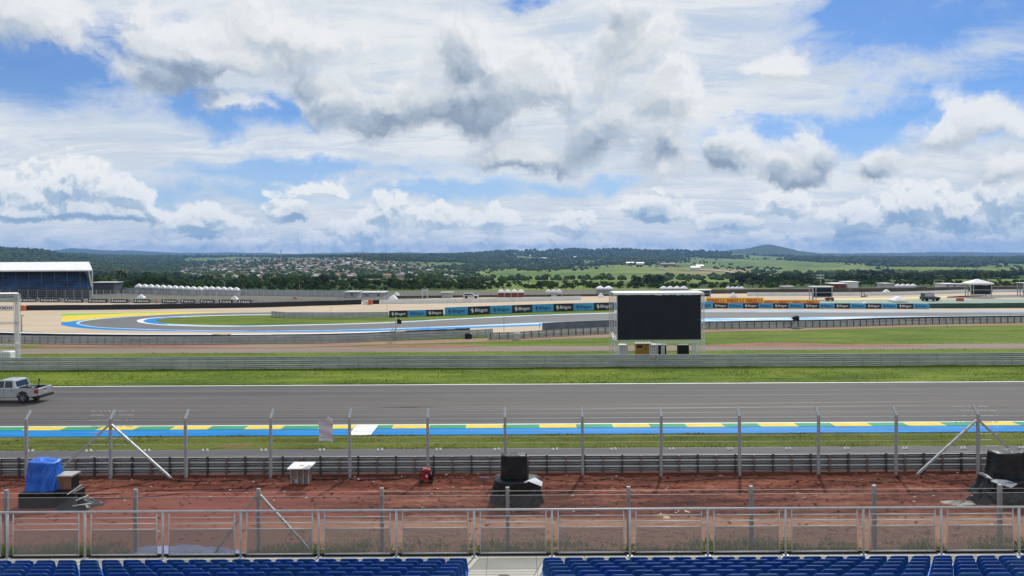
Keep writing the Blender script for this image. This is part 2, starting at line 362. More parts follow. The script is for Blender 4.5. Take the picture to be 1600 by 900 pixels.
def smax(N, L, lst, k=0.25):
    o = lst[0]
    for x in lst[1:]: o = mth(N, L, 'SMOOTH_MAX', o, x, k)
    return o
def cloud_group(name, blobs, nscale, namp, vscale, vamp, band=None, warp=0.0):
    g = bpy.data.node_groups.new(name, 'ShaderNodeTree')
    g.interface.new_socket('P', in_out='INPUT', socket_type='NodeSocketVector'); g.interface.new_socket('D', in_out='OUTPUT', socket_type='NodeSocketFloat')
    n, l = g.nodes, g.links; gi = n.new('NodeGroupInput'); go = n.new('NodeGroupOutput')
    P = gi.outputs[0]
    s2 = n.new('ShaderNodeSeparateXYZ'); l.new(P, s2.inputs[0]); U, V = s2.outputs[0], s2.outputs[1]
    fld = smax(n, l, [ellipse(n, l, U, V, *b) for b in blobs]) if blobs else None
    if band:
        lo, hi, wgt = band
        b = mrange(n, l, V, hi, lo, -0.75, wgt); fld = b if fld is None else mth(n, l, 'SMOOTH_MAX', fld, b, 0.2)
    fld = mth(n, l, 'MAXIMUM', fld, -1.5)
    nz = n.new('ShaderNodeTexNoise'); nz.noise_dimensions = '2D'; nz.inputs['Scale'].default_value = nscale; nz.inputs['Detail'].default_value = 8
    nz.inputs['Roughness'].default_value = 0.58; nz.inputs['Distortion'].default_value = 0.0; l.new(P, nz.inputs['Vector'])
    vo = n.new('ShaderNodeTexVoronoi'); vo.voronoi_dimensions = '2D'; vo.feature = 'F1'; vo.inputs['Scale'].default_value = vscale; vo.inputs['Detail'].default_value = 3.0
    vo.inputs['Roughness'].default_value = 0.55; vo.inputs['Lacunarity'].default_value = 2.2; vo.normalize = True
    # bend the cells with the noise so that they do not read as cells
    va = n.new('ShaderNodeVectorMath'); va.operation = 'MULTIPLY_ADD'; l.new(nz.outputs['Color'], va.inputs[0]); va.inputs[1].default_value = (0.9 / vscale,) * 3
    l.new(P, va.inputs[2]); l.new(va.outputs[0], vo.inputs['Vector'])
    d = mth(n, l, 'ADD', fld, mth(n, l, 'MULTIPLY', mth(n, l, 'SUBTRACT', nz.outputs['Fac'], 0.5), namp))
    d = mth(n, l, 'ADD', d, mth(n, l, 'MULTIPLY', mth(n, l, 'SUBTRACT', 0.33, vo.outputs['Distance']), vamp))
    l.new(d, go.inputs[0]); return g
def use(g, vec, off=None):
    nd = N.new('ShaderNodeGroup'); nd.node_tree = g
    if off:
        va = N.new('ShaderNodeVectorMath'); va.operation = 'ADD'; L.new(vec, va.inputs[0]); va.inputs[1].default_value = off; vec = va.outputs[0]
    L.new(vec, nd.inputs[0]); return nd.outputs[0]
K = 1.0 / SKY_STR
def rad(c): return (c[0] * K, c[1] * K, c[2] * K)
def n2d(vec, scale, detail, rough, st=(1, 1, 1), dist=0.0):
    mp = N.new('ShaderNodeMapping'); mp.inputs['Scale'].default_value = st; L.new(vec, mp.inputs['Vector'])
    q = N.new('ShaderNodeTexNoise'); q.noise_dimensions = '2D'; q.inputs['Scale'].default_value = scale; q.inputs['Detail'].default_value = detail; q.inputs['Roughness'].default_value = rough; q.inputs['Distortion'].default_value = dist
    L.new(mp.outputs[0], q.inputs['Vector']); return q.outputs['Fac']
skyc = mixc(N, L, 1.0, sky.outputs[0], (0.25, 0.58, 0.98), 'MULTIPLY')
skyc = mixc(N, L, mrange(N, L, el, 0.22, 0.02, 0, 0.75), skyc, rad((0.50, 0.66, 0.84)))
wn = N.new('ShaderNodeTexNoise'); wn.noise_dimensions = '2D'; wn.inputs['Scale'].default_value = 9; wn.inputs['Detail'].default_value = 6; wn.inputs['Roughness'].default_value = 0.6; L.new(AE, wn.inputs['Vector'])
wv = N.new('ShaderNodeVectorMath'); wv.operation = 'SUBTRACT'; L.new(wn.outputs['Color'], wv.inputs[0]); wv.inputs[1].default_value = (0.5, 0.5, 0.5)
wa = N.new('ShaderNodeVectorMath'); wa.operation = 'MULTIPLY_ADD'; L.new(wv.outputs[0], wa.inputs[0]); wa.inputs[1].default_value = (0.11, 0.065, 0); L.new(AE, wa.inputs[2]); WE = wa.outputs[0]
wa2 = N.new('ShaderNodeVectorMath'); wa2.operation = 'MULTIPLY_ADD'; L.new(wv.outputs[0], wa2.inputs[0]); wa2.inputs[1].default_value = (0.05, 0.03, 0); L.new(AE, wa2.inputs[2]); WH = wa2.outputs[0]
s3 = N.new('ShaderNodeSeparateXYZ'); L.new(WE, s3.inputs[0]); waz, wel = s3.outputs[0], s3.outputs[1]
# --- thin high veil with blue gaps: soft streaks seen on a plane overhead
pr = N.new('ShaderNodeVectorMath'); pr.operation = 'SCALE'
L.new(tc.outputs['Generated'], pr.inputs[0]); L.new(mth(N, L, 'DIVIDE', 1.0, mth(N, L, 'ADD', mth(N, L, 'MAXIMUM', sz, 0.0), 0.16)), pr.inputs['Scale'])
v1 = n2d(pr.outputs[0], 1.1, 8, 0.62, (0.8, 1.3, 1), 0.5); v2 = n2d(pr.outputs[0], 4.0, 7, 0.68, (0.5, 1.5, 1), 0.6); v3 = n2d(AE, 7, 7, 0.66, (0.8, 1.6, 1), 0.3)
holes = smax(N, L, [ellipse(N, L, waz, wel, *b) for b in [
    (90, 100, 230, 70), (330, 172, 150, 34), (440, 172, 130, 30), (1500, 30, 250, 70), (1440, 190, 200, 34), (1590, 130, 170, 70), (1330, 205, 150, 30),
    (815, -4, 50, 16), (1330, 15, 80, 30), (880, 290, 140, 16), (480, 268, 220, 18), (300, 300, 170, 28), (700, 300, 160, 16)]], 0.3)
hn = mth(N, L, 'ADD', mth(N, L, 'MULTIPLY', mth(N, L, 'SUBTRACT', v3, 0.5), 2.6), mth(N, L, 'MULTIPLY', mth(N, L, 'SUBTRACT', v2, 0.5), 1.2))
hol = mrange(N, L, mth(N, L, 'ADD', holes, hn), -0.35, 0.75)
veil = mth(N, L, 'ADD', mth(N, L, 'MULTIPLY', v1, 0.5), mth(N, L, 'MULTIPLY', v2, 0.5))
veil = mrange(N, L, veil, 0.28, 0.56, 0.80, 1.0)
veil = mth(N, L, 'MULTIPLY', veil, mth(N, L, 'SUBTRACT', 1.0, mth(N, L, 'MULTIPLY', hol, 0.86)))
vcol = mixc(N, L, mrange(N, L, mth(N, L, 'ADD', mth(N, L, 'MULTIPLY', v2, 0.5), mth(N, L, 'MULTIPLY', v3, 0.5)), 0.38, 0.60), rad((0.64, 0.71, 0.785)), rad((0.82, 0.845, 0.865)))
c = mixc(N, L, veil, skyc, vcol)
def shade(d0, d1, d2, dark, kt, kr, kb, t0, t1, base=0.80):
    """thick parts grey, thin parts and the sunward rims bright, billows from the relief"""
    thick = mth(N, L, 'MULTIPLY', mrange(N, L, d0, t0, t1), kt)
    r = mth(N, L, 'MULTIPLY', mth(N, L, 'SUBTRACT', d0, d1), kr); r = mth(N, L, 'MINIMUM', mth(N, L, 'MAXIMUM', r, -0.26), 0.26)
    q = mth(N, L, 'MULTIPLY', mth(N, L, 'SUBTRACT', d0, d2), kb); q = mth(N, L, 'MINIMUM', mth(N, L, 'MAXIMUM', q, -0.30), 0.22)
    s_ = mth(N, L, 'SUBTRACT', base, thick); s_ = mth(N, L, 'ADD', s_, r); s_ = mth(N, L, 'ADD', s_, q)
    if dark is not None: s_ = mth(N, L, 'SUBTRACT', s_, dark)
    return s_
# --- horizon band of small cumulus
hb = cloud_group('horizon_clouds', [(60, 310, 70, 50, 1.8), (110, 295, 80, 42, 1.8), (200, 305, 40, 34, 2), (150, 330, 110, 24, 2), (30, 335, 70, 22, 2), (300, 350, 60, 30, 1.6), (350, 360, 60, 22, 1.6), (450, 335, 34, 34, 1.8), (490, 300, 50, 16, 2), (600, 335, 50, 38, 1.8), (560, 355, 60, 22), (680, 345, 60, 30, 1.8), (780, 345, 52, 28, 1.8), (885, 350, 45, 22, 1.6),
    (1030, 332, 60, 30, 1.8), (1130, 347, 55, 16), (1230, 325, 50, 26, 1.7), (1330, 340, 70, 30, 1.5), (1420, 325, 60, 42, 1.5), (1500, 335, 60, 34, 1.5), (1580, 310, 60, 44)],
    24, 1.7, 36, 1.15, band=(px_ae(800, 380)[1], px_ae(800, 340)[1], 0.42))
h0 = use(hb, WH); h1 = use(hb, WH, (0.002, 0.007, 0)); h2 = use(hb, WH, (0.004, 0.030, 0))
ha = mrange(N, L, h0, -0.05, 0.30)
hdark = smax(N, L, [ellipse(N, L, az, el, *b) for b in [(1025, 338, 45, 26), (465, 345, 26, 24), (1350, 372, 120, 14), (150, 345, 110, 12), (1130, 350, 60, 14), (1400, 345, 40, 22), (1500, 350, 40, 14), (300, 362, 50, 12)]], 0.2)
hs = shade(h0, h1, h2, mth(N, L, 'MULTIPLY', mrange(N, L, mth(N, L, 'ADD', hdark, mth(N, L, 'MULTIPLY', mth(N, L, 'SUBTRACT', v3, 0.5), 1.5)), -0.1, 0.8), 0.36), 0.30, 1.3, 0.30, 0.1, 1.0, 0.70)
hcol = ramp(N, L, hs, [(0.12, rad((0.26, 0.40, 0.58))), (0.45, rad((0.47, 0.59, 0.71))), (0.72, rad((0.74, 0.79, 0.83))), (0.98, rad((0.93, 0.94, 0.93)))])
c = mixc(N, L, mth(N, L, 'MULTIPLY', ha, 0.93), c, hcol)
# low grey-blue layers hugging the horizon
lb = n2d(AE, 16, 7, 0.65, (0.8, 4.5, 1), 0.3); lm_ = mth(N, L, 'MULTIPLY', mrange(N, L, lb, 0.42, 0.60), mrange(N, L, el, 0.055, 0.012))
c = mixc(N, L, mth(N, L, 'MULTIPLY', lm_, 0.5), c, rad((0.50, 0.62, 0.74)))
# --- big cumulus
bc = cloud_group('large_clouds', [(330, 90, 170, 70, 1.3), (450, 60, 120, 60, 1.3), (230, 125, 80, 40, 1.3), (40, 28, 110, 50), (370, 158, 55, 20), (520, 150, 100, 50), (610, 170, 90, 44), (700, 175, 150, 72, 1.35), (705, 90, 75, 62),
    (850, 130, 130, 90, 1.2), (930, 215, 110, 62, 1.6), (820, 250, 110, 34, 1.6), (970, 50, 90, 60), (1030, 240, 60, 60), (1060, 140, 50, 50), (1230, 278, 70, 40, 1.9), (1270, 240, 46, 44), (1158, 252, 44, 40), (1540, 195, 80, 40, 1.7), (1480, 215, 60, 22),
    (1375, 252, 58, 32), (1590, 262, 60, 34, 1.5), (1210, 100, 60, 24), (780, 90, 70, 50)],
    8, 2.1, 15, 1.0)
b0 = use(bc, WE); b1 = use(bc, WE, (0.004, 0.013, 0)); b2 = use(bc, WE, (0.012, 0.060, 0))
ba = mrange(N, L, b0, -0.08, 0.55)
dark = smax(N, L, [ellipse(N, L, waz, wel, *b) for b in [(690, 200, 210, 70), (630, 215, 130, 46), (930, 235, 130, 52), (860, 262, 120, 22), (1235, 288, 62, 24), (1285, 262, 24, 26), (705, 95, 50, 40), (850, 180, 70, 46), (965, 35, 40, 30), (470, 125, 70, 26), (380, 135, 90, 22), (1375, 264, 36, 20), (300, 130, 90, 30), (1145, 255, 34, 30), (1040, 240, 34, 30)]], 0.25)
dk = mrange(N, L, mth(N, L, 'ADD', dark, mth(N, L, 'MULTIPLY', mth(N, L, 'SUBTRACT', v3, 0.5), 1.2)), -0.30, 0.75, 0, 0.46)
bs = shade(b0, b1, b2, dk, 0.24, 0.62, 0.16, 0.2, 1.3, 0.70)
bcol = ramp(N, L, bs, [(0.08, rad((0.26, 0.335, 0.44))), (0.36, rad((0.44, 0.52, 0.61))), (0.62, rad((0.66, 0.70, 0.73))), (0.95, rad((0.88, 0.89, 0.895)))])
c = mixc(N, L, mth(N, L, 'MULTIPLY', ba, 0.93), c, bcol)
# below the horizon: dull land colour
c = mixc(N, L, mrange(N, L, el, -0.03, -0.005), rad((0.10, 0.12, 0.09)), c)
L.new(c, bg.inputs['Color'])
w.cycles.sampling_method = 'MANUAL'; w.cycles.sample_map_resolution = 512
sd = bpy.data.lights.new('sun', 'SUN'); so = bpy.data.objects.new('sun', sd); COL.objects.link(so)
sd.energy = 3.6; sd.angle = R_(0.6); sd.color = (1.0, 0.955, 0.88)
sdir = Vector((math.sin(SUN_AZ) * math.cos(SUN_EL), math.cos(SUN_AZ) * math.cos(SUN_EL), math.sin(SUN_EL)))
so.rotation_euler = sdir.to_track_quat('Z', 'Y').to_euler(); so.location = (0, 60, 60)

# ---------------------------------------------------------------- far land
PXC = np.array([-900, 0, 60, 110, 180, 300, 420, 520, 600, 700, 780, 900, 1000, 1100, 1150, 1200, 1250, 1310, 1450, 1600, 2500], float)
YK = np.array([235, 330, 500, 800, 1200, 1800, 2500, 3400, 4500, 6500, 9500, 12500], float)
RT = np.array([
 [450,444,436,424,405,388,395,398,398,390,400],[450,444,436,424,404,388,396,400,400,396,402],[450,444,436,426,410,391,397,399,399,394,402],
 [450,444,436,427,414,400,399,399,398,388.5,402],[450,444,436,428,418,410,404,401,399,391.5,402],[450,444,437,430,422,412,406,402,400,396,402],
 [450,444,437,428,416,406,403,401,400,395.5,402],[450,443,435,425,412,402,401,401,400,396,402],[449,442,434,425,413,400,400,400,400,394.5,402],
 [449,442,435,428,418,406,399,399,399,396,402],[449,442,435,428,420,410,400,394,398,398,402],[448,441,434,427,419,411,403,391.5,397,398,402],
 [448,441,433,425,416,409,402,393,397,398,402],[448,441,434,426,417,410,404,395,396,398,402],[447,440,434,427,418,410,404,398,391,397,402],
 [447,440,434,427,418,410,404,401,382,397,402],[447,440,434,427,418,410,404,402,392,397,402],[447,440,433,427,418,410,405,403,400,396,402],
 [447,440,433,426,417,410,405,403,402,394.5,402],[446,439,432,425,417,410,405,403,402,396,402],[446,439,432,425,417,410,405,403,402,395,402]], float)
def hor(px): return 400 + (800 - px) * math.tan(ROLL)
def zrow(px, row, Y): return 11 - (row - hor(px)) * Y / F
ZT = np.zeros((len(PXC), len(YK)))
for i, p in enumerate(PXC):
    for j, Y in enumerate(YK): ZT[i, j] = 0.0 if j == 0 else zrow(p, RT[i, j - 1], Y)
def terrain_z(px, Y):
    px = np.asarray(px, float); Y = np.asarray(Y, float)
    ly = np.log(np.clip(Y, YK[0], YK[-1])); lk = np.log(YK)
    j = np.clip(np.searchsorted(lk, ly) - 1, 0, len(YK) - 2); t = (ly - lk[j]) / (lk[j + 1] - lk[j])
    t2 = t * t * (3 - 2 * t); t = 0.5 * t + 0.5 * t2
    i = np.clip(np.searchsorted(PXC, px) - 1, 0, len(PXC) - 2); s = np.clip((px - PXC[i]) / (PXC[i + 1] - PXC[i]), 0, 1); s = 0.4 * s + 0.6 * s * s * (3 - 2 * s)
    a = ZT[i, j] * (1 - s) + ZT[i + 1, j] * s; b = ZT[i, j + 1] * (1 - s) + ZT[i + 1, j + 1] * s
    z = a * (1 - t) + b * t
    X = (px - 800) / F * Y
    amp = np.clip((Y - 300) / 2000, 0, 1)
    z = z + amp * ((fbm(X / 700 + 5, Y / 900, 5, 3) - 0.5) * 0.0048 * Y + (fbm(px / 28.0, np.log(Y) * 9, 4, 9) - 0.5) * 0.0020 * Y)
    return z
pxs = np.concatenate([np.linspace(-1500, -110, 30), np.arange(-100, 1701, 6.0), np.linspace(1712, 3100, 30)])
Ys = np.concatenate([np.geomspace(236, 3400, 70), np.geomspace(3500, 12500, 34)])
PX, YY = np.meshgrid(pxs, Ys)
ZZ = terrain_z(PX, YY); XX = (PX - 800) / F * YY
V = np.stack([XX, YY, ZZ], -1).reshape(-1, 3); nc = len(pxs); nr = len(Ys)
ii, jj = np.meshgrid(np.arange(nc - 1), np.arange(nr - 1)); a = (jj * nc + ii).ravel()
Fq = np.stack([a, a + 1, a + nc + 1, a + nc], 1)
# rows of the picture for a point of the land
def row_of(px, Y, z): return hor(px) + (11 - z) * F / Y
def ell(px, row, cx, cy, rx, ry): return np.clip(1.3 - np.sqrt(((px - cx) / rx) ** 2 + ((row - cy) / ry) ** 2), 0, 1)
def wood_density(px, row, Y):
    X = (px - 800) / F * Y
    d = 0.34 + (fbm(X / 160.0, Y / 330.0, 5, 21) - 0.5) * 2.4
    d = d + 1.2 * np.clip((300 - px) / 60, 0, 1)                       # wooded hill at the left
    d = d + 1.3 * ell(px, row, 640, 400, 130, 8) + 0.9 * ell(px, row, 730, 408, 60, 8) + 0.8 * ell(px, row, 900, 400, 210, 9) + 0.6 * ell(px, row, 1040, 411, 80, 5)
    d = d + 1.3 * ell(px, row, 1500, 407, 190, 6) + 1.2 * ell(px, row, 1330, 406, 95, 5) + 0.75 * ell(px, row, 1330, 438, 150, 6) + 0.6 * ell(px, row, 1500, 436, 120, 8)
    d = d - 1.4 * ell(px, row, 1000, 424, 130, 9) - 1.2 * ell(px, row, 1180, 412, 150, 7) - 1.2 * ell(px, row, 870, 430, 100, 6) - 0.9 * ell(px, row, 1260, 419, 90, 7)
    d = d - 0.9 * ell(px, row, 700, 412, 30, 3) - 1.0 * ell(px, row, 1450, 422, 190, 7) - 0.9 * ell(px, row, 840, 403, 50, 2.5) - 0.8 * ell(px, row, 790, 427, 40, 5)
    d = d + 0.5 * np.clip((430 - Y) / 60, 0, 1) * (px < 760) - 0.5 * np.clip((Y - 430) / 60, 0, 1) * np.clip((900 - Y) / 300, 0, 1)
    d = d + 1.5 * np.clip((Y - 4200) / 1500, 0, 1)
    town = ell(px, row, 490, 424, 190, 20); d = d - 0.42 * np.clip(town * 2, 0, 1) * np.clip((Y - 540) / 80, 0, 1)
    return d
ROWS = row_of(PX, YY, ZZ)
wd = np.clip((wood_density(PX, ROWS, YY) - 0.42) / 0.16, 0, 1)
n1 = fbm(XX / 90, YY / 200, 5, 31); n2 = fbm(XX / 30, YY / 60, 4, 41)
def lerp(a, b, t): return a * (1 - t[..., None]) + np.array(b) * t[..., None]
cc = np.ones(PX.shape + (3,)) * np.array([0.115, 0.175, 0.040])
cc = lerp(cc, (0.17, 0.21, 0.06), np.clip((n1 - 0.5) * 5, 0, 1)); cc = lerp(cc, (0.075, 0.13, 0.03), np.clip((0.47 - n1) * 5, 0, 1))
brown = np.clip(ell(PX, ROWS, 1110, 424, 85, 4) * 1.5, 0, 1) * np.clip((n2 - 0.35) * 5, 0, 1)
brown = np.maximum(brown, 0.8 * np.clip(ell(PX, ROWS, 1270, 427, 60, 2.2) * 1.5, 0, 1)); brown = np.maximum(brown, 0.8 * np.clip(ell(PX, ROWS, 1110, 395.5, 60, 2.0) * 1.5, 0, 1))
cc = lerp(cc, (0.30, 0.21, 0.13), brown)
town = np.clip(ell(PX, ROWS, 490, 424, 200, 22) * 2, 0, 1); cc = lerp(cc, (0.14, 0.13, 0.09), 0.6 * town)
cc = lerp(cc, (0.036, 0.062, 0.020), wd)
far = np.clip((YY - 4000) / 1500, 0, 1); cc = lerp(cc, (0.040, 0.065, 0.030), far * 0.9)
hills = np_mesh('hills', V, Fq, [], smooth=True); struct(hills)
ca = hills.data.color_attributes.new('land_cover', 'FLOAT_COLOR', 'POINT')
ca.data.foreach_set('color', np.concatenate([cc.reshape(-1, 3), np.ones((len(V), 1))], 1).astype(np.float32).ravel())
m, N2, L2, b = nt('land'); b.inputs['Roughness'].default_value = 0.95; b.inputs['Specular IOR Level'].default_value = 0.05
at = N2.new('ShaderNodeAttribute'); at.attribute_name = 'land_cover'; tcc = N2.new('ShaderNodeTexCoord')
nn = noise(N2, L2, tcc.outputs['Object'], 0.035, 9, 0.75)
cx = mixc(N2, L2, 0.9, at.outputs['Color'], ramp(N2, L2, nn, [(0.35, (0.55, 0.6, 0.55)), (0.62, (1.25, 1.2, 1.15))]), 'MULTIPLY')
L2.new(cx, b.inputs['Base Color']); hills.data.materials.append(m)

# pale dirt tracks and a road across the far fields
def Yfor(px, row):
    ys = np.geomspace(300, 4400, 220); z = terrain_z(np.full(220, px), ys); r = row_of(px, ys, z)
    k = np.argmax(r <= row) if (r <= row).any() else 219
    return ys[k]
def land_strip(name, pts, wpx, mat):
    """a band of ground following the land through picture-anchored way points"""
    mb = MB(); P = []
    for (x0, r0), (x1, r1) in zip(pts[:-1], pts[1:]):
        for t in np.linspace(0, 1, 14, endpoint=False): P.append((x0 + (x1 - x0) * t, r0 + (r1 - r0) * t))
    P.append(pts[-1]); Yp = [Yfor(p, r) for p, r in P]; Yp = np.convolve(np.pad(Yp, 4, mode='edge'), np.ones(9) / 9, 'valid')
    for i in range(len(P) - 1):
        q = []
        for k, s in ((i, -1), (i + 1, -1), (i + 1, 1), (i, 1)):
            Y = Yp[k] * (1 + s * wpx * 0.011); z = float(terrain_z(P[k][0], Y)) + 0.9
            q.append(((P[k][0] - 800) / F * Y, Y, z))
        mb.poly(q)
    o = mb.build(name, mat); struct(o); return o
PALE = M('pale_dirt_track', (0.42, 0.36, 0.27), (0.34, 0.27, 0.20), 0.02, 0.95)
land_strip('dirt_track', [(1060, 421), (1120, 423), (1150, 427), (1190, 433), (1215, 436)], 2.0, PALE)
land_strip('dirt_track', [(1320, 427), (1345, 421), (1352, 418)], 1.6, PALE)
land_strip('dirt_track', [(1020, 419), (1045, 422)], 2.0, PALE)

# ---------------------------------------------------------------- woods (beyond counting) and trees
def icos(sub=0):
    t = (1 + 5 ** 0.5) / 2
    v = [(-1, t, 0), (1, t, 0), (-1, -t, 0), (1, -t, 0), (0, -1, t), (0, 1, t), (0, -1, -t), (0, 1, -t), (t, 0, -1), (t, 0, 1), (-t, 0, -1), (-t, 0, 1)]
    f = [(0, 11, 5), (0, 5, 1), (0, 1, 7), (0, 7, 10), (0, 10, 11), (1, 5, 9), (5, 11, 4), (11, 10, 2), (10, 7, 6), (7, 1, 8), (3, 9, 4), (3, 4, 2), (3, 2, 6), (3, 6, 8), (3, 8, 9), (4, 9, 5), (2, 4, 11), (6, 2, 10), (8, 6, 7), (9, 8, 1)]
    v = [np.array(p) / np.linalg.norm(p) for p in v]
    for _ in range(sub):
        cache = {}; nf = []
        def mid(a, b):
            k = (min(a, b), max(a, b))
            if k not in cache: p = v[a] + v[b]; v.append(p / np.linalg.norm(p)); cache[k] = len(v) - 1
            return cache[k]
        for a, b_, c_ in f: x, y, z = mid(a, b_), mid(b_, c_), mid(c_, a); nf += [(a, x, z), (b_, y, x), (c_, z, y), (x, y, z)]
        f = nf
    return np.array(v), np.array(f)
IC0, IF0 = icos(0); IC1, IF1 = icos(1)
def blobs(name, C, S, mat, sub=0, jit=0.28):
    v, f = (IC0, IF0) if sub == 0 else (IC1, IF1); n = len(C); k = len(v)
    j = 1 + (rng.random((n, k, 1)) - 0.5) * 2 * jit
    ang = rng.random(n) * 6.283; ca_, sa = np.cos(ang)[:, None], np.sin(ang)[:, None]
    vv = np.stack([v[:, 0] * ca_ - v[:, 1] * sa, v[:, 0] * sa + v[:, 1] * ca_, np.broadcast_to(v[:, 2], (n, k))], -1)
    P = C[:, None, :] + vv * j * S[:, None, :]
    FF = (f[None] + (np.arange(n) * k)[:, None, None]).reshape(-1, 3)
    return np_mesh(name, P.reshape(-1, 3), FF, mat)
def scatter(n, dens_min, y_lo, y_hi, seed):
    r = np.random.default_rng(seed); px = r.uniform(-140, 1740, n)
    # uniform over the visible rows: sample row then look the depth up
    t = r.random(n); lo, hi = math.log(y_lo), math.log(y_hi)
    Y = np.exp(lo + (hi - lo) * t ** 0.9); z = terrain_z(px, Y); row = row_of(px, Y, z)
    d = wood_density(px, row, Y); keep = d + (r.random(n) - 0.5) * 0.28 > dens_min
    return px[keep], Y[keep], z[keep]
px, Y, z = scatter(34000, 0.5, 900, 4600, 5)
sz_ = rng.uniform(3.2, 6.0, len(px)) * (0.75 + np.clip((Y - 900) / 3000, 0, 1.3)); X = (px - 800) / F * Y
wds = blobs('woods', np.stack([X, Y, z + sz_ * 0.45], 1), np.stack([sz_ * 1.05, sz_ * 1.05, sz_ * rng.uniform(0.7, 1.15, len(px))], 1), WOODL, 0, 0.3)
tag(wds, 'dark green woods covering the far hillsides and hedge lines', 'woods', kind='stuff')
# lone bushes and trees dotted over the meadows
px, Y, z = scatter(7000, -0.25, 600, 3300, 8); keep = rng.random(len(px)) < 0.55; px, Y, z = px[keep], Y[keep], z[keep]
sz_ = rng.uniform(1.3, 4.2, len(px)) * (0.7 + Y / 5000); X = (px - 800) / F * Y
lb = blobs('scattered_bushes', np.stack([X, Y, z + sz_ * 0.5], 1), np.stack([sz_, sz_, sz_ * 0.85], 1), WOODL, 1, 0.22)
tag(lb, 'small dark bushes dotted over the far green meadows', 'bushes', kind='stuff')

def leaf_crown(seed, n_lobes=9, n_leaf=70, leaf=0.055, flat=0.8):
    """unit crown (radius about 1, base at z=0) of many leaf clumps round uneven lobes, with gaps between"""
    r = np.random.default_rng(seed); Vs = []; 
    lobes = []
    for i in range(n_lobes):
        a = r.uniform(0, 6.283); rr = r.uniform(0.15, 0.72); lobes.append((math.cos(a) * rr, math.sin(a) * rr, r.uniform(0.35, 1.25) * flat, r.uniform(0.28, 0.48)))
    lobes.append((0, 0, 1.2 * flat, 0.42))
    for (lx, ly, lz, lr) in lobes:
        d = r.normal(size=(n_leaf, 3)); d /= np.linalg.norm(d, axis=1)[:, None]; d[:, 2] = np.where(d[:, 2] < -0.4, -d[:, 2], d[:, 2])
        rad_ = lr * (0.55 + 0.5 * r.random(n_leaf) ** 0.5)[:, None]
        c_ = np.array([lx, ly, lz]) + d * rad_ * np.array([1, 1, 0.8])
        for k in range(n_leaf):
            nrm = d[k] + r.normal(size=3) * 0.55; nrm /= np.linalg.norm(nrm); t1 = np.cross(nrm, r.normal(size=3)); t1 /= np.linalg.norm(t1); t2 = np.cross(nrm, t1)
            s1, s2 = leaf * r.uniform(0.8, 1.8), leaf * r.uniform(0.6, 1.3)
            Vs += [c_[k] - t1 * s1, c_[k] - t2 * s2, c_[k] + t1 * s1, c_[k] + t2 * s2]
    V = np.array(Vs); return V, np.arange(len(V)).reshape(-1, 4)
LEAFD = M('leaves_dark', (0.032, 0.062, 0.018), (0.016, 0.034, 0.010), 0.5, 0.8, rand=0.3, spec=0.15)
def leafy(name, px, Y, z, s, mat, seed, nq=(6, 30, 0.11), hgt=1.0):
    Vb, Fb = leaf_crown(seed, *nq); r = np.random.default_rng(seed); n = len(px); X = (px - 800) / F * Y; ang = r.random(n) * 6.28; ca_, sa_ = np.cos(ang)[:, None], np.sin(ang)[:, None]
    vv = np.stack([Vb[:, 0] * ca_ - Vb[:, 1] * sa_, Vb[:, 0] * sa_ + Vb[:, 1] * ca_, np.broadcast_to(Vb[:, 2] * hgt, (n, len(Vb)))], -1)
    P3 = np.stack([X, Y, z], 1)[:, None, :] + vv * s[:, None, None]
    FF = (Fb[None] + (np.arange(n) * len(Vb))[:, None, None]).reshape(-1, 4); return np_mesh(name, P3.reshape(-1, 3), FF, mat)
px, Y, z = scatter(5200, 0.5, 430, 1000, 15)
kp = (px < 760) | (fbm(px / 40.0, Y / 120.0, 4, 89) > 0.50); px, Y, z = px[kp], Y[kp], z[kp]
o = leafy('woods', px, Y, z - 0.5, rng.uniform(2.2, 4.4, len(px)) * (0.75 + Y / 1400), WOODL, 31); tag(o, 'green woods and thickets on the near valley side below the meadows', 'woods', kind='stuff')
def make_tree(seed, leafmat, nl=10):
    root = empty('broadleaf_tree', (0, 0, -50)); tag(root, 'x', 'tree')
    tb = MB(); tb.bar((0, 0, -0.3), (0.02, 0, 0.30), 0.07, n=6, w2=0.05); tb.bar((0.02, 0, 0.28), (0.03, 0, 0.62), 0.05, n=6, w2=0.03)
    r = random.Random(seed)
    for k in range(5):
        a = r.uniform(0, 6.28); tb.bar((0.02, 0, 0.24 + 0.05 * k), (math.cos(a) * 0.26, math.sin(a) * 0.26, 0.48 + 0.08 * k), 0.028, n=5, w2=0.012)
    tr = tb.build('trunk', TRUNK, root)
    V, Fc = leaf_crown(seed, nl, 75); V = V * np.array([0.46, 0.46, 0.50]) + np.array([0, 0, 0.22])
    cr = np_mesh('crown', V, Fc, leafmat, root)
    return root, [(tr, []), (cr, [])]
TREES = [make_tree(s, [LEAF, LEAFL, LEAFD][s % 3], 8 + s % 5) for s in range(1, 7)]
def top_row(px):
    xs = [0, 150, 175, 195, 215, 232, 250, 265, 300, 345, 400, 450, 520, 600, 700, 760, 850, 950, 1100, 1300, 1600, 1800]
    rs = [436, 432, 430, 435, 430, 421, 424, 434, 435, 435, 433, 429, 430, 432, 433, 437, 438, 441, 443, 444, 444, 444]
    return float(np.interp(px, xs, rs)) + 1.5 * math.sin(px * 0.11) + 1.2 * math.sin(px * 0.037)
first = [True] * len(TREES); cnt = 0
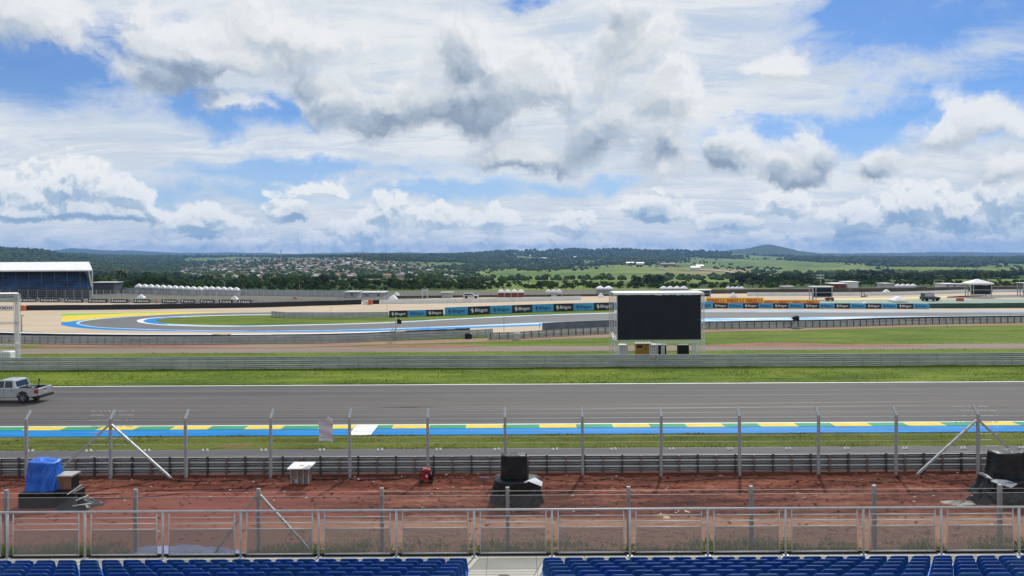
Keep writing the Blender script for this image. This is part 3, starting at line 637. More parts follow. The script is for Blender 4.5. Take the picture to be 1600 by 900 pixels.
def put_tree(px, Y, top, label, group):
    global cnt
    z = float(terrain_z(px, Y)) if Y > 236 else 0.0; X = (px - 800) / F * Y
    h = max(2.5, 11 - (top - hor(px)) * Y / F - z); k = random.randrange(len(TREES)); s = (h * random.uniform(0.9, 1.35) * 1.0, h * random.uniform(0.9, 1.35), h / 0.92)
    if first[k]:
        first[k] = False; r = TREES[k][0]; r.location = (X, Y, z); r.scale = s; r.rotation_euler = (0, 0, random.uniform(0, 6)); r['label'] = label; r['group'] = group
    else: tree_copy(TREES[k], (X, Y, z), random.uniform(0, 6), s, label, group)
    cnt += 1
landmarks = ['above the white tent rows', 'above the left track loop', 'below the hillside town', 'behind the white concrete wall', 'behind the red walled tents', 'behind the large screen', 'behind the yellow adverts', 'behind the small right screens', 'behind the dark green barrier']
def lm(px):
    lims = [330, 430, 590, 720, 840, 1100, 1300, 1480, 9999]
    for a, b_ in zip(lims, landmarks):
        if px < a: return b_
count_l = {}
def tree_label(px, depth):
    w_ = lm(px); k = (w_, depth); count_l[k] = count_l.get(k, -1) + 1
    return f'green bushy tree {w_}, {ORD[min(count_l[k], 29)]} from left in the {depth} row'
p = 148.0
while p < 1640:
    put_tree(p, random.uniform(262, 300), top_row(p) + random.uniform(1, 5) + (2 if p > 760 else 0), tree_label(p, 'nearer'), 'trees behind the circuit'); p += random.uniform(11, 19) if p < 780 else random.uniform(17, 30)
p = 152.0
while p < 1640:
    if p > 760 and float(fbm(np.array([p / 45.0]), np.array([3.3]), 3, 91)[0]) < 0.45: p += 14; continue
    put_tree(p, random.uniform(320, 390), top_row(p) + random.uniform(-2.5, 3.0), tree_label(p, 'farther'), 'trees behind the circuit'); p += random.uniform(12, 20) if p < 780 else random.uniform(18, 32)
# palms
def make_palm(seed):
    r = random.Random(seed); root = empty('palm_tree', (0, 0, -60)); tag(root, 'x', 'palm')
    tb = MB(); tb.bar((0, 0, -0.3), (0.01, 0, 0.4), 0.042, n=7, w2=0.03); tb.bar((0.01, 0, 0.4), (0.02, 0, 0.80), 0.03, n=7, w2=0.022); tr = tb.build('trunk', TRUNK, root)
    mb = MB()
    for k in range(20):
        a = 6.283 * k / 20 + r.uniform(-0.15, 0.15); up = r.uniform(-0.25, 1.0); Lh = r.uniform(0.22, 0.30); p0 = Vector((0.02, 0, 0.80)); dirx = Vector((math.cos(a), math.sin(a), 0)); side = Vector((-math.sin(a), math.cos(a), 0))
        prev = None
        for i in range(7):
            t = i / 6; q = p0 + dirx * (Lh * t * (1 - 0.15 * max(up, 0))) + Vector((0, 0, Lh * (up * t - 1.15 * t * t))); wd_ = 0.030 * math.sin(math.pi * min(1, 0.2 + 0.8 * t)) + 0.004
            cur = (q - side * wd_ - Vector((0, 0, wd_ * 0.8)), q, q + side * wd_ - Vector((0, 0, wd_ * 0.8)))
            if prev: mb.add([prev[0], prev[1], cur[1], cur[0]], [(0, 1, 2, 3)]); mb.add([prev[1], prev[2], cur[2], cur[1]], [(0, 1, 2, 3)])
            prev = cur
    cr = mb.build('fronds', PALML, root); return root, [(tr, []), (cr, [])]
PALMS = [make_palm(s) for s in (1, 2, 3)]
palm_list = [(189, 420), (176, 436), (330, 428), (346, 437), (378, 426), (424, 425), (470, 441), (555, 436), (600, 440), (632, 436), (657, 441), (740, 431), (826, 431), (855, 427), (883, 434), (938, 429), (911, 437), (1015, 427), (1043, 433), (1071, 430), (1075, 435), (1170, 441), (1282, 440), (1475, 440), (1540, 424), (1560, 438), (700, 438), (520, 440)]
pl_names = {}
for i, (px_, tr_) in enumerate(palm_list):
    Y_ = random.uniform(246, 262); z_ = float(terrain_z(px_, Y_)); h_ = 11 - (tr_ - hor(px_)) * Y_ / F - z_; h_ = max(h_, 3.5) / 0.86
    tall = 'tall' if tr_ < 432 else 'short'; key = (tall, lm(px_)); pl_names[key] = pl_names.get(key, -1) + 1
    lab = f'{tall} palm tree {lm(px_)}, {ORD[pl_names[key]]} {tall} one from the left'
    s_ = (min(h_, 11) * 1.15, min(h_, 11) * 1.15, h_); tr3 = PALMS[i % 3]
    if i < 3: r0 = tr3[0]; r0.location = ((px_ - 800) / F * Y_, Y_, z_); r0.scale = s_; r0.rotation_euler = (0, 0, i); r0['label'] = lab; r0['group'] = 'palm trees behind the circuit'
    else: tree_copy(tr3, ((px_ - 800) / F * Y_, Y_, z_), random.uniform(0, 6), s_, lab, 'palm trees behind the circuit')
# low scrub under and between the trees
n = 1300; r = np.random.default_rng(77); px = r.uniform(120, 1720, n); Y = r.uniform(255, 440, n); z = terrain_z(px, Y)
kp = (px < 760) | (fbm(px / 26.0, Y / 60.0, 4, 88) > 0.47); px, Y, z = px[kp], Y[kp], z[kp]; n = len(px)
ug = leafy('undergrowth', px, Y, z - 0.3, r.uniform(0.7, 2.3, n) * (0.6 + Y / 600) * np.where(px > 760, 0.75, 1.0), LEAF, 99); tag(ug, 'low green scrub filling the gaps between the far trees', 'undergrowth', kind='stuff')

# ---------------------------------------------------------------- hillside town
WALLS = [('white', M('house_white', (0.60, 0.59, 0.56), None, 0.3, 0.8)), ('cream', M('house_cream', (0.42, 0.36, 0.27), None, 0.3, 0.8)), ('grey', M('house_grey', (0.20, 0.20, 0.205), None, 0.3, 0.8)), ('brick red', M('house_brick', (0.27, 0.12, 0.08), None, 0.3, 0.85)), ('pale blue', M('house_blue', (0.22, 0.34, 0.45), None, 0.3, 0.8))]
ROOFS = [('orange tiled', M('roof_orange', (0.33, 0.20, 0.14), (0.22, 0.13, 0.09), 0.4, 0.85)), ('brown', M('roof_brown', (0.17, 0.11, 0.085), None, 0.4, 0.85)), ('pale metal', M('roof_metal', (0.36, 0.38, 0.40), None, 0.4, 0.5)), ('dark grey', M('roof_dark', (0.13, 0.135, 0.15), None, 0.4, 0.7))]
def house_bits(w_, d_, h_, rise, roof_flat):
    a = MB(); a.box(-w_ / 2, w_ / 2, -d_ / 2, d_ / 2, -2.0, h_)
    if not roof_flat: a.add([(-w_ / 2, -d_ / 2, h_), (-w_ / 2, d_ / 2, h_), (-w_ / 2, 0, h_ + rise)], [(0, 1, 2)]); a.add([(w_ / 2, -d_ / 2, h_), (w_ / 2, d_ / 2, h_), (w_ / 2, 0, h_ + rise)], [(0, 2, 1)])
    b_ = MB(); b_.gable(-w_ / 2, w_ / 2, -d_ / 2, d_ / 2, h_ + 0.02, h_ + rise, 0.4)
    c_ = MB()
    for x in (-w_ * 0.28, w_ * 0.22): c_.box(x - 0.6, x + 0.6, -d_ / 2 - 0.04, -d_ / 2 + 0.01, 0.9, 2.1)
    return a, b_, c_
protos = {}
rt = random.Random(5); houses = []
tries = 0
while len(houses) < 1500 and tries < 60000:
    tries += 1
    p = rt.uniform(285, 705); Yh = math.exp(rt.uniform(math.log(770), math.log(2480))); zt = float(terrain_z(p, Yh)); rw = row_of(p, Yh, zt)
    crest = np.interp(p, [285, 330, 420, 520, 600, 660, 700], [418, 412, 407, 404, 409, 420, 432]); low = 447
    if rw < crest or rw > low: continue
    dn = float(fbm(np.array([p / 30.0]), np.array([rw / 6.0]), 3, 55)[0])
    if dn < 0.38: continue
    houses.append((p, Yh, zt, rw))
houses.sort(key=lambda q: q[1])
bulk = {}
DARKW = M('window_dark', (0.03, 0.035, 0.04), None, 1, 0.3)
for i, (p, Yh, zt, rw) in enumerate(houses):
    wi = rt.choices(range(5), [5, 3, 2, 1.2, 0.5])[0]; ri = rt.choices(range(4), [2.5, 2.5, 3, 2.5])[0]; Xh = (p - 800) / F * Yh; rz = rt.choice([0, 0, 1.57]) + rt.uniform(-0.35, 0.35)
    sx_ = rt.uniform(0.75, 1.25) * min(1.0, 0.62 + Yh / 4200)
    if i < 300:
        key = (wi, ri)
        end = 'left end of the town' if p < 400 else ('middle of the town' if p < 560 else 'right end of the town'); slope = 'lower slope' if rw > 436 else 'middle slope'
        lab = f'small {WALLS[wi][0]} house with {ROOFS[ri][0]} roof, {slope}, {end}'
        grp = f'houses of the hillside town: {WALLS[wi][0]}, {ROOFS[ri][0]} roof, {slope}, {end}'
        if key not in protos:
            a, b_, c_ = house_bits(9, 7, 3.3, 1.7, False); ro = a.build('house', WALLS[wi][1]); tag(ro, lab, 'house', grp); pr_ = b_.build('roof', ROOFS[ri][1], ro); wn_ = c_.build('window', DARKW, ro)
            protos[key] = (ro, [(pr_, []), (wn_, [])]); ro.location = (Xh, Yh, zt); ro.rotation_euler = (0, 0, rz); ro.scale = (sx_, sx_, min(1.0, sx_ * 1.1))
        else: tree_copy(protos[key], (Xh, Yh, zt), rz, (sx_, sx_, min(1.0, sx_ * 1.1)), lab, grp)
    else:
        for mb_, key in zip(house_bits(9 * sx_, 7.5 * sx_, 3.4, 1.8, False)[:2], ('w%d' % wi, 'r%d' % ri)):
            ca2, sa2 = math.cos(rz), math.sin(rz); bb = bulk.setdefault('x', MB()); mi = wi if key[0] == 'w' else 5 + ri
            bb.add([(Xh + x * ca2 - y * sa2, Yh + x * sa2 + y * ca2, zt + z_) for x, y, z_ in mb_.v], mb_.f, mi)
tb = bulk['x'].build('far_houses', [x[1] for x in WALLS] + [x[1] for x in ROOFS]); tag(tb, 'mass of tiny pale houses spread up the far town hillside', 'houses', kind='stuff')
# pale buildings on the far ridges
for i, (p, rw_, wd_) in enumerate([(806, 399, 40), (850, 405, 24), (900, 403.5, 30), (830, 401, 22), (1043, 416, 46), (985, 414, 30), (1000, 414.5, 24), (1093, 419, 20), (1086, 422, 22), (790, 402, 18), (170, 405, 40), (215, 402, 26)]):
    Yh = Yfor(p, rw_); zt = float(terrain_z(p, Yh)); a, b_, c_ = house_bits(wd_ * 0.8, 10, 5, 2.5, False)
    ro = a.build('farm_building', WALLS[3 if p == 1043 else 0][1]); ro.location = ((p - 800) / F * Yh, Yh, zt)
    tag(ro, f'{"red brick" if p == 1043 else "white"} farm building far off on the green hills, {ORD[i]} {pos_word(p)}', 'building', 'far farm buildings'); b_.build('roof', ROOFS[3 if p == 1043 else 2][1], ro)
# garden trees between the houses
r = np.random.default_rng(44); n = 2000; px = r.uniform(285, 700, n); Y = np.exp(r.uniform(math.log(760), math.log(2480), n)); z = terrain_z(px, Y); rw = row_of(px, Y, z)
kp = rw > np.interp(px, [285, 330, 420, 520, 600, 660, 700], [416, 411, 406, 403, 408, 419, 431]); px, Y, z = px[kp], Y[kp], z[kp]; sz_ = r.uniform(2.0, 4.6, len(px))
o = blobs('garden_trees', np.stack([(px - 800) / F * Y, Y, z + sz_ * 0.7], 1), np.stack([sz_, sz_, sz_ * 1.0], 1), WOODL, 1, 0.22); tag(o, 'dark trees growing between the houses of the hillside town', 'trees', kind='stuff')
# lattice masts above the town
for p, r0_, r1_, nm in ((439, 411, 389, 'left'), (566, 409, 391, 'right')):
    Yh = 1900.0; zt = float(terrain_z(p, Yh)); Xh = (p - 800) / F * Yh; top = zrow(p, r1_, Yh); mb = MB()
    for sx2 in (-1, 1):
        for sy2 in (-1, 1): mb.bar((Xh + sx2 * 1.6, Yh + sy2 * 1.6, zt - 1), (Xh + sx2 * 0.3, Yh + sy2 * 0.3, top), 0.35)
    for k in range(10):
        t = k / 10; t2 = (k + 1) / 10; a = 1.6 - 1.3 * t; b2 = 1.6 - 1.3 * t2; mb.bar((Xh - a, Yh - a, zt + (top - zt) * t), (Xh + b2, Yh - b2, zt + (top - zt) * t2), 0.25)
    o = mb.build('lattice_mast', M('mast_red', (0.35, 0.12, 0.10), (0.5, 0.5, 0.5), 0.08, 0.6)); tag(o, f'thin red and white lattice mast above the town, {nm} of the two', 'mast', 'lattice masts')
# ---------------------------------------------------------------- ground sheets (each 4 mm above the one below)
def sheet(name, pts, z, mat, sub=None):
    mb = MB(); mb.poly([(p[0], p[1], z) for p in pts]); o = mb.build(name, mat); struct(o); return o
def rect(name, x0, x1, y0, y1, z, mat): return sheet(name, [(x0, y0), (x1, y0), (x1, y1), (x0, y1)], z, mat)
def gp(lst, z=0.0): return [G(px, py, z) for px, py in lst]
def cr(pts, n=8, closed=False):
    """Catmull-Rom through points"""
    P = [Vector((p[0], p[1], 0)) for p in pts]; o = []; m_ = len(P); rngk = range(m_) if closed else range(m_ - 1)
    for i in rngk:
        p0 = P[(i - 1) % m_] if closed or i > 0 else P[0]; p1 = P[i]; p2 = P[(i + 1) % m_]; p3 = P[(i + 2) % m_] if closed or i + 2 < m_ else P[-1]
        for k in range(n):
            t = k / n; o.append(0.5 * ((2 * p1) + (p2 - p0) * t + (2 * p0 - 5 * p1 + 4 * p2 - p3) * t * t + (3 * p1 - p0 - 3 * p2 + p3) * t ** 3))
    if not closed: o.append(P[-1])
    return o
def ribbon(name, a, b, z, mat):
    """surface between two smooth point lists of equal length"""
    mb = MB(); n = len(a)
    mb.add([(p.x, p.y, z) for p in a] + [(p.x, p.y, z) for p in b], [(i, i + 1, n + i + 1, n + i) for i in range(n - 1)])
    o = mb.build(name, mat); struct(o); return o
XW = 900
rect('ground', -XW, XW, -60, 240, 0.0, GRASS)
rect('ground_near', -60, 60, 15, 27.2, 0.004, DIRT).name = 'red_earth_ground'
rect('ground_near', -60, 60, 37.2, 37.9, 0.004, DIRT).name = 'red_earth_ground'
gx_ = np.concatenate([[-60], np.arange(-27, 27.01, 0.075), [60]]); gy_ = np.arange(27.1, 37.3, 0.06); GX, GY = np.meshgrid(gx_, gy_)
def soil_z(X, Y):
    a = fbm(X * 0.55 + 40, Y * 1.9 + 9, 5, 201, 0.6); b_ = fbm(X * 3.2 + 3, Y * 4.2, 4, 202, 0.62); rg = 1 - np.abs(2 * fbm(X * 0.22 + 0.3 * Y, Y * 1.5, 3, 203) - 1)
    sm = np.clip((-6 - X) / 5, 0, 1) * np.clip((35.2 - Y) / 1.0, 0, 1); amp = 1 - 0.72 * sm
    edge = np.clip((Y - 27.1) / 0.5, 0, 1) * np.clip((37.2 - Y) / 0.35, 0, 1)
    return 0.006 + edge * (0.02 + amp * np.maximum(0, 0.16 * (a - 0.38) + 0.17 * (b_ - 0.40) + 0.05 * (rg ** 4)))
GZ = soil_z(GX, GY); nx2 = len(gx_); ny2 = len(gy_); ia, ja = np.meshgrid(np.arange(nx2 - 1), np.arange(ny2 - 1)); aa = (ja * nx2 + ia).ravel()
struct(np_mesh('red_earth_ground', np.stack([GX, GY, GZ], -1).reshape(-1, 3), np.stack([aa, aa + 1, aa + nx2 + 1, aa + nx2], 1), DIRT, smooth=True))
rect('service_road', -XW, XW, 37.9, 42.3, 0.004, ASPH2)
rect('grass_verge', -XW, XW, 42.3, 45.5, 0.004, GRASS2)
rect('race_track', -XW, XW, 48.2, 63.6, 0.004, ASPH)
rect('white_line', -XW, XW, 63.25, 63.5, 0.008, WHITE)
# kerb: blue run-off band, green and yellow blocks, thin white line against the asphalt
kb = MB()
kb.box(-120, 120, 45.5, 47.15, -0.02, 0.03, 0)
x = -120.0
xp = (548 - 800) / F * 46.8
x0 = -3.02 - 4.72 * 24
k = 0
while x0 < 118:
    kb.box(x0, x0 + 2.38, 47.15, 48.05, -0.02, 0.045, 2); kb.box(x0 + 2.38, x0 + 4.72, 47.15, 48.05, -0.02, 0.045, 1); x0 += 4.72
kb.box(-120, 120, 48.05, 48.33, -0.02, 0.035, 3)
kb.box(-10.15, -8.75, 45.45, 48.3, -0.01, 0.052, 3)
struct(kb.build('kerb', [BLUE, GREEN, YELLOW, WHITE]))
# beyond the far guard rail
rect('grass_strip', -XW, XW, 72.3, 104, 0.004, GRASS3)
rect('gravel_road', -XW, XW, 85.0, 90.2, 0.008, GRAVELROAD)
def patch(name, pts, z, mat): return sheet(name, [(p.x, p.y) for p in cr(gp(pts), 5, True)], z, mat)
patch('red_soil_patch', [(60, 543), (180, 543.5), (330, 544), (460, 543), (560, 541), (520, 537.5), (400, 538), (260, 539), (150, 538), (80, 540)], 0.014, REDDIRT)
patch('red_soil_patch', [(1110, 541.5), (1200, 541.5), (1330, 541.5), (1450, 541), (1420, 538.8), (1330, 538), (1260, 536), (1200, 535.5), (1150, 537), (1105, 539)], 0.014, REDDIRT)
patch('red_soil_patch', [(700, 543), (760, 541), (700, 538.5), (600, 540), (560, 543)], 0.017, REDDIRT)
# dirt lane along the outer barrier, widening to the left
lo = cr(gp([(-60, 540), (200, 541), (420, 543), (600, 538.5), (760, 534), (880, 529.5), (960, 527), (1100, 519), (1250, 516), (1450, 510.5), (1700, 507)]), 6)
hi = cr(gp([(-60, 536), (200, 537), (420, 537), (600, 533), (760, 529), (880, 524), (960, 521), (1100, 514.5), (1250, 512), (1450, 507), (1700, 503.5)]), 6)
ribbon('dirt_lane', lo, hi, 0.021, ROADPINK)
sandp = [(-900, 533), (-60, 531), (200, 533), (430, 533), (600, 529), (760, 524), (880, 520), (960, 517), (1100, 511), (1250, 509), (1450, 504), (1700, 501), (2600, 492)]
lo = cr(gp(sandp), 6)
hi = [Vector((p.x * 2.1, 216, 0)) for p in lo]
ribbon('sand_runoff', lo, hi, 0.006, SAND)
# hairpin: blue apron, asphalt, inner kerb, island
outer = [(2100, 496), (1600, 499), (1400, 500), (1200, 503), (1100, 504), (960, 505.5), (800, 510.5), (700, 514), (600, 517), (500, 518.5), (400, 519), (300, 518), (200, 516.5), (150, 514.5), (112, 511), (96, 507), (103, 502), (150, 497), (230, 492.8), (300, 490), (380, 488.3), (470, 487.8), (560, 488.3), (640, 489.5), (760, 491.5), (900, 489.5), (1100, 486.3), (1500, 486.6), (2100, 486)]
struct(sheet('blue_apron', [(p.x, p.y) for p in cr(gp(outer), 6)], 0.010, BLUE))
asph = [(2100, 486.5), (2100, 491), (1600, 493.6), (1400, 494.2), (1200, 496.6), (1100, 497.4), (960, 499.4), (800, 505.8), (700, 510), (600, 513.5), (500, 516), (400, 517), (300, 516), (220, 514), (160, 511.5), (132, 508), (124, 505), (134, 501.5), (170, 497.5), (240, 493), (310, 490.3), (380, 488.5), (470, 488), (560, 488.2), (640, 488.2), (760, 480.2), (900, 477.2), (1100, 472.2), (1500, 470.2), (1500, 473), (1100, 476), (960, 482)]
def offs(pts, d): return pts
wl = [(2100, 495), (1600, 497.5), (1400, 498.2), (1200, 501), (1100, 501.7), (960, 502.6), (800, 508), (700, 511.3), (600, 514.8), (500, 516.8), (400, 517.6), (300, 516.7), (220, 514.8), (158, 512), (128, 508.4), (119, 505), (130, 500.7), (168, 496.9), (240, 492.6), (310, 490), (380, 488.3), (420, 488.1)]
asph_full = [p for p in asph[:24]] + [(900, 484), (1300, 482), (2100, 481)]
def closed_sheet(name, lst, z, mat): return sheet(name, [(p.x, p.y) for p in cr(gp(lst), 6)], z, mat)
closed_sheet('white_line', wl + [(470, 488.6), (700, 494), (900, 488.5), (1100, 486.9), (1500, 487.2), (2100, 486.8)], 0.014, LBLUE)
closed_sheet('hairpin_track', [(2100, 487.5), (2100, 491)] + asph[2:23] + [(470, 488.1), (560, 488.3), (640, 490), (800, 490), (960, 489), (1100, 487.6), (1300, 488), (1600, 488)], 0.018, ASPH3)
isl_o = [(960, 489.6), (880, 491.8), (800, 495), (700, 499.8), (600, 505), (500, 507.9), (400, 510), (330, 510.3), (260, 508.5), (225, 505.2), (214, 502.2), (222, 498.5), (260, 495.2), (330, 492.8), (400, 491.6), (480, 491.2), (560, 491), (608, 491), (700, 490), (760, 488), (860, 484.5), (960, 482)]
isl_i = [(960, 488.6), (880, 490.8), (800, 493.8), (700, 498.6), (600, 503.8), (500, 506.7), (400, 508.6), (335, 508.6), (280, 506.8), (250, 504.5), (240, 501.6), (250, 498.6), (280, 496), (335, 493.8), (400, 492.6), (480, 492.0), (560, 491.8), (608, 491.8), (700, 490.6), (760, 488.4), (860, 484.9), (960, 482)]
closed_sheet('inner_kerb', isl_o, 0.022, WHITE)
isl_m = [((a[0] * 2 + b_[0]) / 3, (a[1] * 2 + b_[1]) / 3) for a, b_ in zip(isl_o, isl_i)]
closed_sheet('inner_kerb', isl_m, 0.026, LBLUE)
closed_sheet('grass_island', isl_i, 0.030, GRASS)
# tip paint: lime and yellow run-off fan
closed_sheet('lime_runoff', [(98, 490.5), (99, 494), (160, 491), (260, 489), (330, 487.6), (240, 488)], 0.012, LGREEN)
closed_sheet('yellow_runoff', [(99, 493.5), (98, 503), (130, 500), (190, 495), (260, 491.6), (340, 488.7), (380, 487.6), (300, 487.8), (200, 489.8)], 0.016, YELLOW)
# inner-kerb blue heel at the tip
closed_sheet('blue_heel', [(232, 498.2), (224, 502), (236, 505.5), (262, 507.3), (250, 504), (244, 501.5), (252, 498), (285, 495.6), (258, 496)], 0.034, BLUE)
# right: painted run-off behind the adverts
closed_sheet('green_runoff', [(1000, 476), (1300, 475.5), (1800, 474), (1800, 464), (1560, 467.5), (1300, 469), (1100, 470)], 0.010, PGREEN)
closed_sheet('yellow_line', [(1296, 469), (1400, 467), (1524, 463.5), (1524, 462), (1400, 465), (1296, 467)], 0.014, M('pale_yellow_paint', (0.60, 0.52, 0.20), None, 0.3, 0.8))
closed_sheet('far_asphalt', [(1480, 466), (1800, 463), (1800, 459.5), (1560, 461), (1480, 463.5)], 0.014, ASPH3)
closed_sheet('far_service_road', [(-300, 471), (140, 471), (400, 473), (560, 471), (760, 464), (1100, 459), (1800, 455), (1800, 451), (1100, 455), (760, 459), (560, 463), (400, 463), (140, 461), (-300, 461)], 0.012, M('bank_grass', (0.115, 0.110, 0.060), (0.085, 0.080, 0.055), 0.08, 0.95, stretch=(0.3, 1.5, 1)))
closed_sheet('far_ground_strip', [(-400, 461.5), (140, 461.5), (420, 463), (560, 463), (760, 459.5), (1100, 456), (1800, 452), (1800, 448), (1100, 452), (560, 456), (140, 455), (-400, 455)], 0.014, M('dark_bank', (0.085, 0.085, 0.080), (0.06, 0.06, 0.058), 0.06, 0.95, stretch=(0.3, 1.5, 1)))

# ---------------------------------------------------------------- guard rails
def guardrail(name, label, pts, nb, bh, z0, spacing, post_w, side, pmats, ptall=0.05, group='steel guard rails', rm=None, pd=0.10, gap=0.03, dp=1.0):
    """pts: way points (x, y); side: +1 posts on the camera side"""
    P = [Vector((p[0], p[1], 0)) for p in pts]; root = empty(name, P[0], label, 'guard rail', group)
    fr_ = [(0, 0), (0, 0.08), (0.075, 0.12), (0.075, 0.34), (0, 0.38), (0, 0.56), (0.075, 0.60), (0.075, 0.84), (0, 0.88), (0, 1.0)]; prof = fr_ + [(a - 0.022, z_) for a, z_ in reversed(fr_)]
    nrm = []
    for i in range(len(P)):
        d = (P[min(i + 1, len(P) - 1)] - P[max(i - 1, 0)]).normalized(); nrm.append(Vector((-d.y, d.x, 0)))
    for b_ in range(nb):
        mb = MB(); zb = z0 + b_ * (bh + gap); npf = len(prof); vs = []
        for p, n_ in zip(P, nrm):
            for o_, h_ in prof: q = p - P[0] + n_ * (o_ * side * dp); vs.append((q.x, q.y, zb + h_ * bh))
        fs = [(i * npf + k, i * npf + (k + 1) % npf, (i + 1) * npf + (k + 1) % npf, (i + 1) * npf + k) for i in range(len(P) - 1) for k in range(npf)]
        mb.add(vs, fs); mb.m = [1 if (q % npf) in (1, 3, 5, 7, 9, 11, 13, 15, 17) else 0 for q in range(len(fs))]; mb.build('rail', [rm or FACE_FAR, LIP_LIT], root)
    H = z0 + nb * (bh + gap) - gap + ptall
    protos_ = []
    for m_ in pmats:
        mb = MB(); mb.box(-post_w / 2, post_w / 2, -pd / 2, pd / 2, -0.2, H); mb.box(-post_w / 2 - 0.015, post_w / 2 + 0.015, -pd / 2 - 0.004, -pd / 2 + 0.008, -0.2, H - 0.01)
        protos_.append(mb)
    # walk along
    seg = 0; dist = 0.0; nextd = 0.3; cum = 0; k = 0; made = {}; acc = 0.0; cnt_ = 0
    total = sum((P[i + 1] - P[i]).length for i in range(len(P) - 1)); d = 0.3
    while d < total and cnt_ < 100:
        a = d; i = 0
        while a > (P[i + 1] - P[i]).length and i < len(P) - 2: a -= (P[i + 1] - P[i]).length; i += 1
        u = (P[i + 1] - P[i]).normalized(); q = P[i] + u * a - P[0] - nrm[i] * (side * (0.035 + pd / 2)); j = cnt_ % len(pmats)
        if j not in made: o = protos_[j].build('post', pmats[j], root); made[j] = o
        else: o = made[j].copy(); COL.objects.link(o); o.parent = root
        o.location = q; o.rotation_euler = (0, 0, math.atan2(u.y, u.x)); o.scale = (1, 1, 1 if j == 0 else 0.93); d += spacing; cnt_ += 1
    return root
# near rail (seen from behind: posts towards us)
guardrail('guard_rail', 'grey steel guard rail on close dark posts between the red earth and the service road', [(-29, 37.35), (29, 37.35)], 3, 0.24, 0.10, 0.95, 0.07, 1, [POSTD, POSTB], 0.07, gap=0.045, rm=FACE_NEAR_SHADED, dp=1.7)
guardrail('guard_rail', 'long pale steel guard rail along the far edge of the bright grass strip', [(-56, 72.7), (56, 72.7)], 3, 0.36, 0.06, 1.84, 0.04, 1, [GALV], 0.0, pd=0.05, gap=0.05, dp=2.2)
def gg(lst): return [(p.x, p.y) for p in cr(gp(lst), 4)]
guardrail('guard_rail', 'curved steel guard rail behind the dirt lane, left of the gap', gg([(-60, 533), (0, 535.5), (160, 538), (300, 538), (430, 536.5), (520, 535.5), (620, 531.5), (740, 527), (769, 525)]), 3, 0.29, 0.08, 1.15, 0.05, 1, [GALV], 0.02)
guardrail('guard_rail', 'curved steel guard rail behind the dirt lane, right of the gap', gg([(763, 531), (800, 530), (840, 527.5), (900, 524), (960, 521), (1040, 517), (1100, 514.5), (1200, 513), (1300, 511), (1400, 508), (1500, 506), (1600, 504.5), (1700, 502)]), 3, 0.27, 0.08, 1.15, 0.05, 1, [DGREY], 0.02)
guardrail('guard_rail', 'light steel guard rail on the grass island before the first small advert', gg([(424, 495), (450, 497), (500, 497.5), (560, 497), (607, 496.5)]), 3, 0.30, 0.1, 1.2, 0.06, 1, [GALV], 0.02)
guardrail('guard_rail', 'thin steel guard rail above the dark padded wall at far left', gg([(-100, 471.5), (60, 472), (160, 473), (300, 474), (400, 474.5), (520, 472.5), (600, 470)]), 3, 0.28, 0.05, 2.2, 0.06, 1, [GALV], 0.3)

# short grass standing on the verges, ragged along the paving edges
def blades(name, label, y0, y1, n, hmax, mat, seed, xs=62, edge=0.0):
    r = np.random.default_rng(seed); X = r.uniform(-xs, xs, n); Y = r.uniform(y0, y1, n)
    if edge: k = n // 5; Y[:k] = y0 + np.abs(r.normal(0, edge, k)); Y[k:2 * k] = y1 - np.abs(r.normal(0, edge, k))
    d = fbm(X * 0.35, Y * 0.7, 4, seed); keep = d > 0.36 + r.random(n) * 0.12; X, Y, d = X[keep], Y[keep], d[keep]; n = len(X)
    h = hmax * r.uniform(0.35, 1.0, n) * (0.5 + 1.2 * np.clip(d - 0.35, 0, 0.5) * 2); a = r.random(n) * 6.28; w_ = r.uniform(0.02, 0.05, n) * (hmax / 0.1); ca_, sa_ = np.cos(a) * w_, np.sin(a) * w_; ln = h * 0.5
    V = np.zeros((n, 4, 3)); z0_ = np.zeros(n)
    V[:, 0] = np.stack([X - ca_, Y - sa_, z0_], 1); V[:, 1] = np.stack([X + ca_, Y + sa_, z0_], 1); V[:, 2] = np.stack([X + ca_ * 0.8 + ln * 0.3, Y + sa_ * 0.8 + ln * 0.5, h], 1); V[:, 3] = np.stack([X - ca_ * 0.7 - ln * 0.3, Y - sa_ * 0.7 + ln * 0.3, h * 0.85], 1)
    o = np_mesh(name, V.reshape(-1, 3), np.arange(n * 4).reshape(-1, 4), mat); tag(o, label, 'grass', kind='stuff'); return o
BL1 = M('blade_green', (0.20, 0.27, 0.03), (0.10, 0.16, 0.02), 0.4, 0.9, spec=0.1, detail=3); BL2 = M('blade_olive', (0.21, 0.21, 0.05), (0.12, 0.13, 0.03), 0.6, 0.9, spec=0.1, detail=3)
for m_ in (BL1, BL2, WEED):
    n_, l_ = m_.node_tree.nodes, m_.node_tree.links; pb = n_['Principled BSDF']; src = pb.inputs['Base Color'].links[0].from_socket; tr_ = n_.new('ShaderNodeBsdfTranslucent'); l_.new(src, tr_.inputs['Color']); mx = n_.new('ShaderNodeMixShader'); mx.inputs[0].default_value = 0.5
    l_.new(pb.outputs[0], mx.inputs[1]); l_.new(tr_.outputs[0], mx.inputs[2]); l_.new(mx.outputs[0], n_['Material Output'].inputs['Surface'])
blades('grass_tufts', 'short bright grass growing between the track and the far guard rail', 63.62, 72.5, 30000, 0.10, BL1, 5, 64, 0.12)
blades('grass_tufts', 'worn olive grass growing between the kerb and the service road', 42.25, 45.5, 15000, 0.07, BL2, 6, 40, 0.10)
blades('grass_tufts', 'rough grass growing behind the far guard rail', 74.0, 85.1, 7000, 0.09, BL1, 7, 74, 0.2)
blades('grass_tufts', 'rough grass growing beyond the gravel road', 90.0, 98.0, 3500, 0.09, BL1, 8, 84, 0.3)
